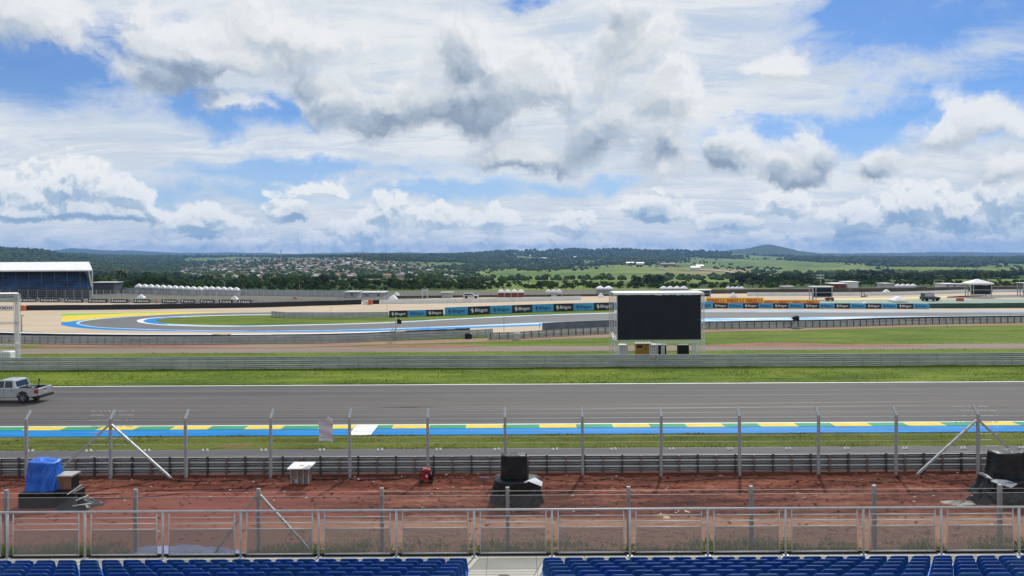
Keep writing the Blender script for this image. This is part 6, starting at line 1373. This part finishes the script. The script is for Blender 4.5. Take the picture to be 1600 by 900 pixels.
def heap(cx, cy, rx, ry, h, seed, mat, name, label, cat, n=26, m_=14):
    r = random.Random(seed); ph = [r.uniform(0, 6.28) for _ in range(6)]; vs = [(0, 0, h)]; fs = []
    for j in range(1, m_ + 1):
        s_ = j / m_
        for i in range(n):
            t = 2 * math.pi * i / n; e = 1 + 0.16 * math.sin(3 * t + ph[0]) + 0.10 * math.sin(7 * t + ph[1]); z = h * (1 - s_) ** 0.8 * (0.8 + 0.3 * math.sin(4 * t + ph[2] + 5 * s_)) + 0.06 * h * math.sin(11 * t + ph[3] + 9 * s_) * (1 - s_)
            vs.append((math.cos(t) * rx * s_ * e, math.sin(t) * ry * s_ * e, max(0.0, z) + (0.015 if j < m_ else -0.02)))
    for i in range(n): fs.append((0, 1 + i, 1 + (i + 1) % n))
    for j in range(m_ - 1):
        for i in range(n): a = 1 + j * n + i; b_ = 1 + j * n + (i + 1) % n; fs.append((a, a + n, b_ + n, b_))
    mb = MB(); mb.add(vs, fs, 0, False); o = mb.build(name, mat, loc=(cx, cy, 0.03)); tag(o, label, cat); return o
heap((118 - 800) / F * 32.6, 32.6, 1.0, 0.75, 0.55, 2, TARPK, 'crumpled_sheeting', 'crumpled black plastic sheeting spilling right of the brown crate', 'sheeting')
mb = MB(); c0 = (112 - 800) / F * 32.9; mb.bar((c0, 32.5, 0.62), (c0 + 0.45, 32.8, 0.95), 0.10, 0.03); mb.bar((c0 + 0.5, 32.3, 0.42), (c0 + 0.95, 32.4, 0.60), 0.14, 0.03); mb.bar((c0 + 0.45, 32.1, 0.25), (c0 + 1.15, 32.3, 0.28), 0.08, 0.03); o = mb.build('loose_boards', M('pale_boards', (0.50, 0.50, 0.46), None, 3, 0.7)); tag(o, 'few pale loose boards on the crumpled black sheeting', 'boards')
# middle: black covered box on a wide black covered base
mx = (806 - 800) / F * 32.3
o = draped(MB(), mx, 32.9, 0.0, 1.12, 2.0, 1.5, 0.16, 0.09, 7, -0.02, nv=20, nr=120, wr=0.10, ex=3.6).build('covered_platform', TARPK); tag(o, 'wide black covered platform in the middle of the red earth', 'covered platform')
mb = MB(); vs = []; 
for th_ in (0, 0.012):
    for (x, y, z) in ((mx + 0.42, 32.3, 1.17), (mx + 0.60, 32.1, 1.16), (mx + 1.08, 32.1, 0.98), (mx + 1.12, 32.4, 1.08), (mx + 0.8, 32.8, 1.15)): vs.append((x, y, z + th_))
mb.add(vs, [(0, 1, 2, 3, 4), (9, 8, 7, 6, 5)] + [(i, 5 + i, 5 + (i + 1) % 5, (i + 1) % 5) for i in range(5)]); mb.build('grey_flap', M('silver_sheet', (0.45, 0.48, 0.52), (0.35, 0.37, 0.40), 3, 0.3), o)
mxt = (802 - 800) / F * 33
o = draped(MB(), mxt, 33.0, 1.14, 2.16, 1.16, 0.75, 0.06, 0.035, 8, 0.0, sag=0.02, nv=18, nr=96, wr=0.03).build('covered_monitor', TARPK); tag(o, 'upright black covered box on the middle platform', 'covered box')
# right: black covered stack, tarpaulin and pale mat
rx_ = (1588 - 800) / F * 32.6
o = draped(MB(), rx_ + 0.15, 33.0, 0.0, 1.02, 2.7, 1.7, 0.28, 0.13, 12, -0.02, nv=20, nr=120, wr=0.10, ex=3.6).build('covered_platform', TARPK); tag(o, 'wide crumpled black covered platform at the right edge', 'covered platform')
mb = MB(); mb.add([(rx_ - 0.4, 32.05, 0.55), (rx_ + 1.4, 32.05, 0.58), (rx_ + 1.4, 32.05, 0.66), (rx_ - 0.4, 32.05, 0.61)], [(0, 1, 2, 3)]); 
o2 = draped(MB(), rx_ + 0.12, 33.2, 0.98, 2.14, 1.75, 0.95, 0.16, 0.07, 13, 0.04, nv=16, nr=96, wr=0.04).build('covered_monitor', TARPK); tag(o2, 'black covered box on the platform at the right edge', 'covered box')
mb = MB(); fl = [(-1.42, -0.75, 1.06), (-1.15, -0.95, 0.98), (-0.72, -1.05, 0.86), (-0.35, -0.92, 0.98), (-0.62, -0.6, 1.05), (-1.0, -0.5, 1.07)]; n_ = len(fl)
mb.add([(rx_ + x, 33 + y, z) for x, y, z in fl] + [(rx_ + x, 33 + y, z + 0.015) for x, y, z in fl], [tuple(range(n_)), tuple(reversed(range(n_, 2 * n_)))] + [(i, n_ + i, n_ + (i + 1) % n_, (i + 1) % n_) for i in range(n_)]); mb.build('grey_flap', MATS['silver_sheet'], o)
heap((1502 - 800) / F * 32.4, 32.4, 0.95, 0.42, 0.14, 21, M('pale_mat', (0.36, 0.34, 0.31), (0.26, 0.24, 0.21), 3, 0.9), 'crumpled_mat', 'pale crumpled mat on the earth left of the right platform', 'mat')
heap((1530 - 800) / F * 32.5, 32.5, 0.55, 0.5, 0.55, 23, TARPK, 'crumpled_sheeting', 'crumpled black plastic sheeting at the left foot of the right platform', 'sheeting')
# steel cart with white lid
kx_ = (469.5 - 800) / F * 35.6
root = empty('steel_cart', (kx_, 35.7, 0.05), 'small steel cart with an overhanging white lid below the fence', 'cart'); mb = MB(); mb.add([(-0.40, -0.3, 0.06), (0.36, -0.3, 0.06), (0.36, 0.3, 0.06), (-0.40, 0.3, 0.06), (-0.46, -0.33, 0.86), (0.42, -0.33, 0.86), (0.42, 0.33, 0.86), (-0.46, 0.33, 0.86)], [(0, 3, 2, 1), (4, 5, 6, 7), (0, 1, 5, 4), (1, 2, 6, 5), (2, 3, 7, 6), (3, 0, 4, 7)]); mb.build('body', M('stained_steel', (0.30, 0.28, 0.26), (0.16, 0.14, 0.13), 5, 0.4, 0.4), root)
mb = MB(); mb.box(-0.55, 0.52, -0.62, 0.55, 0.87, 0.91); ld = mb.build('lid', WPAINT, root); mb = MB(); mb.prism([(-0.1, 0.0), (0.08, 0.0), (0.10, 0.1), (-0.05, 0.14)], 0, 0.004); o = mb.build('sticker', LETR, ld); o.rotation_euler = (-math.pi / 2, 0, 0); o.location = (0, -0.15, 0.916)
mb = MB()
for x in (-0.42, -0.12, 0.14, 0.38): mb.bar((x, -0.335, 0.1), (x * 1.12, -0.36, 0.84), 0.035)
mb.box(-0.25, -0.12, -0.345, -0.33, 0.15, 0.32); mb.build('door_trim', LGREY, root)
for x in (-0.32, 0.28): mb = MB(); mb.lathe((x, -0.28, 0.05), [(0.05, 0), (0.05, 0.05)], 10, axis='Y'); mb.build('caster', RUBBER, root)
# red generator
qx = (665 - 800) / F * 35.8
root = empty('red_generator', (qx, 35.8, 0.05), 'small red portable generator at the foot of a fence post', 'generator'); mb = MB(); mb.rbox((-0.04, 0, 0.34), (0.38, 0.34, 0.40), 0.05); mb.build('engine', RED, root); mb = MB(); mb.rbox((-0.02, 0, 0.62), (0.42, 0.36, 0.14), 0.05); mb.build('tank', RED, root)
mb = MB()
for y in (-0.24, 0.24): mb.bar((-0.30, y, 0.06), (0.30, y, 0.06), 0.035); mb.bar((-0.30, y, 0.06), (-0.30, y, 0.62), 0.03); mb.bar((0.30, y, 0.06), (0.30, y, 0.62), 0.03); mb.bar((-0.3, y, 0.62), (0.3, y, 0.66), 0.03)
mb.build('frame', BLACK, root); mb = MB(); mb.rbox((0.20, -0.05, 0.30), (0.18, 0.36, 0.36), 0.04); mb.build('motor_block', BLACK, root)
for x in (-0.24, 0.2): mb = MB(); mb.lathe((x, -0.26, 0.10), [(0.10, 0), (0.10, 0.05)], 12, axis='Y'); mb.build('wheel', RUBBER, root)
mb = MB(); mb.box(-0.02, 0.06, -0.178, -0.172, 0.30, 0.42); mb.build('label_plate', LETW, root)
# cables on the soil
def cable(pts, label, w_=0.05):
    P = cr([(G(a, b_).x, G(a, b_).y) for a, b_ in pts], 6); mb = MB(); mb.path([(q.x, q.y, 0.03 + float(soil_z(np.array([q.x]), np.array([q.y]))[0])) for q in P], w_, n=5); o = mb.build('power_cable', BLACK); tag(o, label, 'cable', 'black cables on the red earth')
cable([(-30, 753), (60, 756), (150, 752), (260, 754), (330, 755), (420, 751), (520, 752), (600, 753), (660, 750)], 'long black cable along the foot of the fence from left edge to red generator', 0.045)
cable([(120, 778), (200, 772), (300, 768), (400, 765), (430, 759)], 'black cable running right from the crumpled sheeting', 0.035)
cable([(120, 782), (220, 779), (300, 772), (390, 770)], 'second black cable below the one from the crumpled sheeting', 0.03)
cable([(680, 750), (760, 752), (830, 753), (900, 757), (960, 752), (1060, 755), (1200, 752), (1400, 758), (1540, 752)], 'long black cable along the foot of the fence from red generator to right edge', 0.03)
cable([(852, 776), (900, 772), (960, 765), (1020, 762)], 'short black cable right of the middle platform', 0.03)
# clods and pale stones
r = np.random.default_rng(3); n_ = 1500; X = r.uniform(-26, 26, n_); Yq = r.uniform(28.5, 37.2, n_); s1 = r.uniform(0.015, 0.055, n_) ** 1.0
o = blobs('soil_clods', np.stack([X, Yq, soil_z(X, Yq) + s1 * 0.3], 1), np.stack([s1 * 1.6, s1, s1 * 0.7], 1), DIRT, 0, 0.35); tag(o, 'small clods of red soil strewn over the bare earth', 'clods', kind='stuff')
n_ = 130; X = r.uniform(-26, 26, n_); Yq = r.uniform(29.5, 37, n_); s1 = r.uniform(0.02, 0.06, n_)
o = blobs('pebbles', np.stack([X, Yq, soil_z(X, Yq) + s1 * 0.4], 1), np.stack([s1 * 1.5, s1, s1 * 0.6], 1), M('pale_stone', (0.50, 0.44, 0.38), None, 3, 0.9), 0, 0.35); tag(o, 'pale stones and scraps strewn over the red earth', 'stones', kind='stuff')
SANDP = M('pale_sand_heap', (0.55, 0.42, 0.29), (0.42, 0.30, 0.20), 2, 0.95)
heap((1032 - 800) / F * 31.0, 31.0, 0.36, 0.42, 0.10, 5, SANDP, 'sand_heap', 'small pale sand heap nearer the wire fence', 'sand heap', m_=5); heap((1064 - 800) / F * 31.6, 31.7, 0.42, 0.42, 0.08, 6, SANDP, 'sand_heap', 'small pale sand heap behind the other, farther from the fence', 'sand heap', m_=5)
p = G(757, 750.5); mb = MB(); mb.rbox((0, 0, 0.10), (0.55, 0.25, 0.10), 0.04); mb.bar((-0.5, 0.1, 0.03), (0.45, -0.1, 0.06), 0.05); o = mb.build('purple_rag', M('purple_cloth', (0.09, 0.07, 0.16), None, 2, 0.8), loc=p); tag(o, 'dark purple rag lying on the earth left of the middle platform', 'rag')
p = G(1126, 745.5); mb = MB(); mb.lathe((0, 0, 0), [(0.17, 0.0), (0.18, 0.05), (0.13, 0.07)], 14); o = mb.build('pale_lid', M('pale_bucket', (0.5, 0.45, 0.4), None, 2, 0.7), loc=p); tag(o, 'pale round lid lying on the earth under the fence', 'lid')
# blue sheet at the foot of the chain link fence
bs = MB(); nx_, ny_ = 40, 8; vs = []
for j in range(ny_ + 1):
    for i in range(nx_ + 1):
        u, v = i / nx_, j / ny_; x = (205 - 800) / F * YC + u * 4.3; y = 26.5 + v * (1.55 * (0.45 + 0.55 * math.sin(math.pi * min(1, u * 0.7 + 0.25)))) ; vs.append((x, y, 0.03 + 0.06 * abs(math.sin(9 * u + 4 * v)) + 0.05 * abs(math.sin(23 * u - 7 * v))))
bs.add(vs, [(j * (nx_ + 1) + i, j * (nx_ + 1) + i + 1, (j + 1) * (nx_ + 1) + i + 1, (j + 1) * (nx_ + 1) + i) for j in range(ny_) for i in range(nx_)], 0, True)
o = bs.build('ground_sheet', M('faded_blue_sheet', (0.16, 0.22, 0.46), (0.24, 0.27, 0.42), 2.5, 0.5)); tag(o, 'faded blue plastic sheet lying at the foot of the chain link fence', 'sheet')
# weeds along the fence foot
n_ = 16000; r = np.random.default_rng(12); X = r.uniform(-20.5, 20.5, n_); Yq = 27.4 + np.abs(r.normal(0, 0.42, n_)) * np.where(r.random(n_) < 0.5, -1.2, 1); dens = fbm(X * 0.9, Yq * 0.6, 4, 66)
keep = (dens > 0.40) | (r.random(n_) < 0.15); keep &= ~((X > -14.3) & (X < -10.0) & (Yq > 26.4)); X, Yq, dens = X[keep], Yq[keep], dens[keep]; n_ = len(X)
h = r.uniform(0.07, 0.25, n_) * (0.6 + 1.3 * np.clip(dens - 0.35, 0, 0.5) * 2); a = r.random(n_) * 6.28; wd_ = r.uniform(0.010, 0.022, n_); ln = r.uniform(0.02, 0.20, n_)
V = np.zeros((n_, 4, 3)); cx_, sx2 = np.cos(a), np.sin(a)
V[:, 0] = np.stack([X - cx_ * wd_, Yq - sx2 * wd_, np.zeros(n_)], 1); V[:, 1] = np.stack([X + cx_ * wd_, Yq + sx2 * wd_, np.zeros(n_)], 1)
V[:, 2] = np.stack([X + cx_ * wd_ * 0.9 - sx2 * ln * 0.4, Yq + cx_ * ln * 0.4, h * 0.6], 1); V[:, 3] = np.stack([X - sx2 * ln, Yq + cx_ * ln, h], 1)
o = np_mesh('weeds', V.reshape(-1, 3), np.arange(n_ * 4).reshape(-1, 4), WEED); tag(o, 'green weeds growing along the foot of the chain link fence', 'weeds', kind='stuff')
# small reflector studs in pairs on the service road
for i in range(19):
    px_ = -45 + i * 91.2; p = G(px_, 704.6 + (800 - px_) * 0.0030 - 0.5)
    for s_ in (0, 1):
        mb = MB(); mb.lathe((0, 0, 0), [(0.075, 0), (0.075, 0.03), (0.05, 0.13), (0.0, 0.15)], 8); o = mb.build('marker_stud', LETW, loc=p + Vector((s_ * 0.22 - 0.1, s_ * 0.06, 0))); tag(o, f'small white stud on the service road, {["left", "right"][s_]} of the {ORD[i]} pair from the left', 'stud', 'white studs on the service road')

# ---------------------------------------------------------------- grandstand in the foreground
ZF = 3.45; YR = 18.55
sl = MB(); sl.box(-40, 40, 16.45, 18.85, ZF - 0.25, ZF)
for k in range(21):
    y1 = 16.45 - 0.8 * k; z1 = ZF + 0.20 + 0.27 * k; sl.box(-40, -1.02, y1 - 0.8, y1, ZF - 0.3, z1); sl.box(0.62, 40, y1 - 0.8, y1, ZF - 0.3, z1)
    for s_ in (0, 1): sl.box(-1.02, 0.62, y1 - 0.8, y1 - 0.4 * s_, ZF - 0.3, z1 - 0.135 * (1 - s_))
o = sl.build('stand_terrace', CONC); struct(o)
mb = MB(); mb.box(-40, 40, 18.80, 18.86, ZF - 0.7, ZF - 0.01); 
for i in range(14): x = -39 + i * 6; mb.box(x, x + 0.25, 18.4, 18.65, 0, ZF - 0.25)
o = mb.build('stand_fascia', DGREY); struct(o)
mb = MB(); x = -39.7
while x < 40: mb.box(x, x + 0.012, 16.5, 18.8, ZF, ZF + 0.002); x += 1.22
o = mb.build('floor_joints', M('joint_dark', (0.16, 0.15, 0.13), None, 2, 0.9)); struct(o)
rail = empty('hand_rail', (0, YR, ZF), 'silver hand rail with barred panels along the front of the stand', 'hand rail')
ps = 1.9535; x_first = (130.5 - 800) / F * YR; RH = 1.185
mb = MB(); mb.bar((-21, 0, RH), (21, 0, RH), 0.055, n=8); mb.build('top_rail', GALV, rail)
INF = bpy.data.materials.new('perforated_infill'); INF.use_nodes = True; n_, l_ = INF.node_tree.nodes, INF.node_tree.links; bs_ = n_['Principled BSDF']; bs_.inputs['Base Color'].default_value = (0.22, 0.205, 0.205, 1); bs_.inputs['Roughness'].default_value = 0.6
tcn = n_.new('ShaderNodeTexCoord'); alp = noise(n_, l_, tcn.outputs['Object'], 30, 4, 0.8, (1, 1, 1)); am = mrange(n_, l_, alp, 0.3, 0.7, 0.28, 0.50); l_.new(am, bs_.inputs['Alpha']); MATS['perforated_infill'] = INF
pr0 = None
xs_ = [x_first + ps * k for k in range(-3, 16)]
def panel_parts():
    pn = MB(); x0, x1 = 0.155, ps - 0.155
    for x in (x0, x1): pn.bar((x, 0, 0.08), (x, 0, RH - 0.02), 0.032, n=6)
    for z_ in (0.10,): pn.bar((x0, 0, z_), (x1, 0, z_), 0.036, n=6)
    f_ = pn.build('panel', GALV, rail); subs = []
    b_ = MB()
    for z_ in (1.025, 0.88, 0.735): b_.bar((x0, 0, z_), (x1, 0, z_), 0.024, n=6)
    subs.append(b_.build('bars', GALV, f_)); q = MB(); q.box(x0 + 0.02, x1 - 0.02, -0.004, 0.004, 0.12, 0.72); subs.append(q.build('infill', INF, f_))
    c_ = MB()
    for x, s_ in ((x0, -1), (x1, 1)): 
        for z_ in (0.12, 0.95): c_.bar((x, 0, z_), (x + s_ * 0.13, 0, z_ - 0.01), 0.028, n=5)
    f_.data.materials.append(ALU); return f_, subs
pp = None
for x in xs_:
    if pr0 is None:
        mb = MB(); mb.bar((0, 0, 0), (0, 0, RH), 0.060, n=8); mb.cbox((0, 0, 0.01), (0.14, 0.14, 0.02)); pr0 = mb.build('post', GALV, rail); pr0.location = (x, 0, 0); pp, subs = panel_parts(); pp.location = (x, 0, 0)
    else:
        c = pr0.copy(); COL.objects.link(c); c.parent = rail; c.location = (x, 0, 0); c = pp.copy(); COL.objects.link(c); c.parent = rail; c.location = (x, 0, 0)
        for s_ in subs: d = s_.copy(); COL.objects.link(d); d.parent = c
mb = MB(); mb.box(-21, 21, 0.08, 0.12, 0.0, 0.075); mb.build('toe_shadow_strip', BLACK, rail)  # black strip added to draw the shadow gap below the panels

# seats
def seat_geo():
    root = empty('stadium_seat', (0, 0, -90)); tag(root, 'x', 'seat')
    w_ = 0.215; n = 6; ol = []
    rr_ = 0.075
    prof = [(-w_ * 0.96, 0.0), (w_ * 0.96, 0.0), (w_, 0.15), (w_ * 0.92, 0.40 - rr_)] + [(w_ * 0.92 - rr_ + rr_ * math.cos(a), 0.40 - rr_ + rr_ * math.sin(a)) for a in [k * math.pi / 10 for k in range(1, 6)]]
    prof += [(-x, z) for x, z in reversed(prof[3:])] + [(-w_, 0.15)]
    mb = MB(); m_ = len(prof); vs = []
    for layer in (0, 1):
        for x, z in prof:
            curve = 0.055 * (x / w_) ** 2; y = -0.07 * (z / 0.40) - 0.0 + curve; vs.append((x, y - (0.013 if layer else 0.0), 0.43 + z))
        for x, z in prof:
            x2, z2 = x * 0.90, 0.20 + (z - 0.20) * 0.90; curve = 0.055 * (x2 / w_) ** 2; y = -0.07 * (z2 / 0.40) + curve; vs.append((x2, y - (0.020 if layer else -0.006), 0.43 + z2))
    fs = []
    for i in range(m_):
        j = (i + 1) % m_; fs.append((i, m_ + i, m_ + j, j)); fs.append((2 * m_ + i, 2 * m_ + j, 3 * m_ + j, 3 * m_ + i)); fs.append((i, j, 2 * m_ + j, 2 * m_ + i))
    # strips across instead of one bent n-gon
    half = m_ // 2
    def strip(base, flip):
        left = list(range(base, base + m_)); a, b_ = 0, 1
        # pair vertices of the outline by height from the bottom pair
        L_ = [base + 0] + [base + m_ - 1 - k for k in range(0, half - 1)]; Rr = [base + 1 + k for k in range(0, half)]
        for k in range(min(len(L_), len(Rr)) - 1):
            q = (L_[k], Rr[k], Rr[k + 1], L_[k + 1]); fs.append(q if flip else tuple(reversed(q)))
    strip(m_, False); strip(3 * m_, True)
    mb.add(vs, fs, 0, False); back = mb.build('backrest', SEATB, root)
    s2 = MB(); s2.rbox((0, 0.20, 0.415), (0.42, 0.40, 0.05), 0.02); s2.box(-0.20, 0.20, -0.01, 0.03, 0.39, 0.47); pan = s2.build('seat', SEATP_LIT, root)
    b3 = MB(); b3.bar((-0.12, 0.12, 0.0), (-0.12, 0.12, 0.39), 0.04); b3.bar((0.12, 0.12, 0.0), (0.12, 0.12, 0.39), 0.04); b3.bar((-0.16, 0.12, 0.37), (0.16, 0.12, 0.37), 0.04); br = b3.build('bracket', GALV, root)
    return root, [(back, []), (pan, []), (br, [])]
SEAT = seat_geo(); sfirst = True
for k in range(6):
    yb = 16.03 - 0.8 * k; zf = ZF + 0.20 + 0.27 * k; lim = yb * 0.70 + 0.5
    for side, name_ in ((-1, 'left'), (1, 'right')):
        i = 0
        while True:
            x = (-0.97 - 0.235 - i * 0.470) if side < 0 else (0.60 + 0.235 + i * 0.470)
            if abs(x) > lim: break
            lab = f'blue stadium seat, {ORD[i]} from the aisle, {["front", "second", "third", "fourth", "fifth", "sixth"][k]} row of the {name_} block'
            loc = (x + random.uniform(-0.006, 0.006), yb, zf); rz = random.uniform(-0.02, 0.02)
            if sfirst: sfirst = False; r0 = SEAT[0]; r0.location = loc; r0['label'] = lab; r0['group'] = 'blue seats of the stand'
            else: tree_copy(SEAT, loc, rz, None, lab, 'blue seats of the stand')
            i += 1
# person on the aisle steps: only the crown of the head is in the picture
HX, HY = -0.055, 4.15
top = AT(784, 894.5, HY); zt_h = top.z - 0.03; ks = min(range(21), key=lambda q: abs((16.45 - 0.8 * q - 0.4) - HY)); zfoot = ZF + 0.20 + 0.27 * ks; Hh = zt_h - zfoot
me = bpy.data.meshes.new('person'); s_ = Hh / 1.70
J = {'pel': (0, 0, .95), 'sp': (0, 0.01, 1.12), 'ch': (0, 0.0, 1.32), 'nk': (0, 0, 1.46), 'hd': (0, 0.01, 1.54), 'hh': (0, 0.01, 1.62),
     'shl': (-.17, 0, 1.38), 'ell': (-.24, 0.0, 1.10), 'wl': (-.24, .08, .86), 'hl': (-.24, .11, .77), 'shr': (.17, 0, 1.38), 'elr': (.24, 0, 1.10), 'wr': (.24, .08, .86), 'hr': (.24, .11, .77),
     'hpl': (-.10, 0, .90), 'knl': (-.11, .02, .50), 'anl': (-.11, 0, .09), 'tol': (-.11, .16, .04), 'hpr': (.10, 0, .90), 'knr': (.11, .02, .50), 'anr': (.11, 0, .09), 'tor': (.11, .16, .04)}
RD = {'pel': .14, 'sp': .13, 'ch': .15, 'nk': .06, 'hd': .085, 'hh': .095, 'shl': .065, 'shr': .065, 'ell': .042, 'elr': .042, 'wl': .03, 'wr': .03, 'hl': .035, 'hr': .035, 'hpl': .10, 'hpr': .10, 'knl': .065, 'knr': .065, 'anl': .045, 'anr': .045, 'tol': .04, 'tor': .04}
keys = list(J); E = [('pel', 'sp'), ('sp', 'ch'), ('ch', 'nk'), ('nk', 'hd'), ('hd', 'hh'), ('ch', 'shl'), ('shl', 'ell'), ('ell', 'wl'), ('wl', 'hl'), ('ch', 'shr'), ('shr', 'elr'), ('elr', 'wr'), ('wr', 'hr'), ('pel', 'hpl'), ('hpl', 'knl'), ('knl', 'anl'), ('anl', 'tol'), ('pel', 'hpr'), ('hpr', 'knr'), ('knr', 'anr'), ('anr', 'tor')]
for sg, h_ in ((-1, 'hl'), (1, 'hr')):
    hx, hy, hz = J[h_]
    for q in range(4):
        a, b_, c_ = f'{h_}f{q}a', f'{h_}f{q}b', f'{h_}f{q}c'; dy = -0.03 + 0.02 * q; J[a] = (hx, hy + dy, hz - 0.045); J[b_] = (hx - sg * 0.005, hy + dy + 0.004, hz - 0.075); J[c_] = (hx - sg * 0.015, hy + dy + 0.006, hz - 0.10 + 0.006 * abs(q - 1.5)); RD[a] = .0095; RD[b_] = .009; RD[c_] = .0075; E += [(h_, a), (a, b_), (b_, c_)]
    a, b_ = f'{h_}ta', f'{h_}tb'; J[a] = (hx - sg * 0.01, hy + 0.05, hz - 0.01); J[b_] = (hx - sg * 0.015, hy + 0.065, hz - 0.045); RD[a] = .011; RD[b_] = .009; E += [(h_, a), (a, b_)]
keys = list(J)
me.from_pydata([tuple(c * s_ for c in J[k]) for k in keys], [(keys.index(a), keys.index(b_)) for a, b_ in E], [])
per = bpy.data.objects.new('person', me); COL.objects.link(per); per.location = (HX, HY, zfoot); tag(per, 'person with short grey hair standing on the aisle steps, only the crown visible', 'person')
sk = per.modifiers.new('skin', 'SKIN')
for i, k in enumerate(keys): me.skin_vertices[0].data[i].radius = (RD[k] * s_, RD[k] * s_)
me.skin_vertices[0].data[keys.index('pel')].use_root = True
per.modifiers.new('sub', 'SUBSURF').levels = 1; per.modifiers['sub'].render_levels = 1
bpy.context.view_layer.update(); dg = bpy.context.evaluated_depsgraph_get(); bm2 = bpy.data.meshes.new_from_object(per.evaluated_get(dg)); per.modifiers.clear(); per.data = bm2
sm_, shm, trm = M('skin', (0.36, 0.20, 0.13), None, 3, 0.6), M('shirt_grey', (0.25, 0.27, 0.30), None, 3, 0.8), M('trousers_dark', (0.05, 0.055, 0.07), None, 3, 0.8)
bm2.materials.clear(); [bm2.materials.append(x) for x in (sm_, shm, trm)]
for pl in bm2.polygons:
    z = pl.center.z / s_; x = abs(pl.center.x) / s_; pl.use_smooth = True
    pl.material_index = 2 if z < 0.96 and x < 0.20 and z > 0.08 else (1 if z < 1.47 and (x < 0.20 or z > 1.16) else 0)
zmax = max(v.co.z for v in bm2.vertices)
def ball(c, r, mat, name, n=18, m_=10, lo_=-1.0):
    mb = MB(); prof = []
    for j in range(m_ + 1):
        t = lo_ + (1 - lo_) * j / m_; prof.append((max(0.002, math.sqrt(max(0, 1 - t * t))) * r[0], t * r[2]))
    mb.lathe((0, 0, 0), prof, n); o = mb.build(name, mat, per); o.scale = (1, r[1] / r[0], 1); o.location = c; return o
hc = (0, 0.01 * s_, 1.595 * s_)
ball(hc, (0.084 * s_, 0.10 * s_, 0.105 * s_), sm_, 'head')
HAIR = M('grey_hair', (0.10, 0.09, 0.085), (0.05, 0.045, 0.04), 40, 0.7, stretch=(1, 0.2, 1), bump=0.4)
ball((0, -0.008 * s_, 1.612 * s_), (0.094 * s_, 0.106 * s_, 0.106 * s_), HAIR, 'hair', lo_=-0.25)
for x in (-0.03, 0.03): ball((x * s_, 0.098 * s_, 1.60 * s_), (0.012 * s_,) * 3, LETW, 'eye', 10, 6)
mb = MB(); mb.bar((0, 0.10 * s_, 1.595 * s_), (0, 0.128 * s_, 1.565 * s_), 0.018 * s_, n=6); mb.build('nose', sm_, per)
mb = MB(); mb.bar((-0.022 * s_, 0.098 * s_, 1.538 * s_), (0.022 * s_, 0.098 * s_, 1.538 * s_), 0.009 * s_, n=5); mb.build('mouth', M('lips', (0.3, 0.12, 0.1), None, 3, 0.6), per)
for x in (-1, 1): ball((x * 0.085 * s_, 0.0, 1.59 * s_), (0.012 * s_, 0.022 * s_, 0.03 * s_), sm_, 'ear', 10, 6)

# ---------------------------------------------------------------- air
HZ = MB(); HZ.box(-21000, 21000, -70, 13000, -60, 190)
hz = HZ.build('haze', []); tag(hz, 'thin blue air haze over the whole landscape', 'haze', kind='stuff')
m = bpy.data.materials.new('air'); m.use_nodes = True; n_, l_ = m.node_tree.nodes, m.node_tree.links; n_.remove(n_['Principled BSDF'])
pv = n_.new('ShaderNodeVolumePrincipled'); pv.inputs['Color'].default_value = (0.26, 0.50, 1.0, 1); pv.inputs['Density'].default_value = 8e-5; pv.inputs['Anisotropy'].default_value = 0.1
l_.new(pv.outputs[0], n_['Material Output'].inputs['Volume']); hz.data.materials.append(m)

# ---------------------------------------------------------------- render settings
scene.render.engine = 'CYCLES'
cy = scene.cycles; cy.use_denoising = True; cy.max_bounces = 5; cy.diffuse_bounces = 2; cy.glossy_bounces = 2; cy.transmission_bounces = 2; cy.transparent_max_bounces = 8; cy.volume_bounces = 0
try: cy.denoiser = 'OPENIMAGEDENOISE'
except Exception: pass
cy.use_adaptive_sampling = True; cy.adaptive_threshold = 0.01; cy.caustics_reflective = False; cy.caustics_refractive = False
scene.render.use_persistent_data = False
vs = scene.view_settings; vs.view_transform = 'Standard'; vs.look = 'None'; vs.gamma = 1.0; vs.exposure = 0.0; vs.use_curve_mapping = False
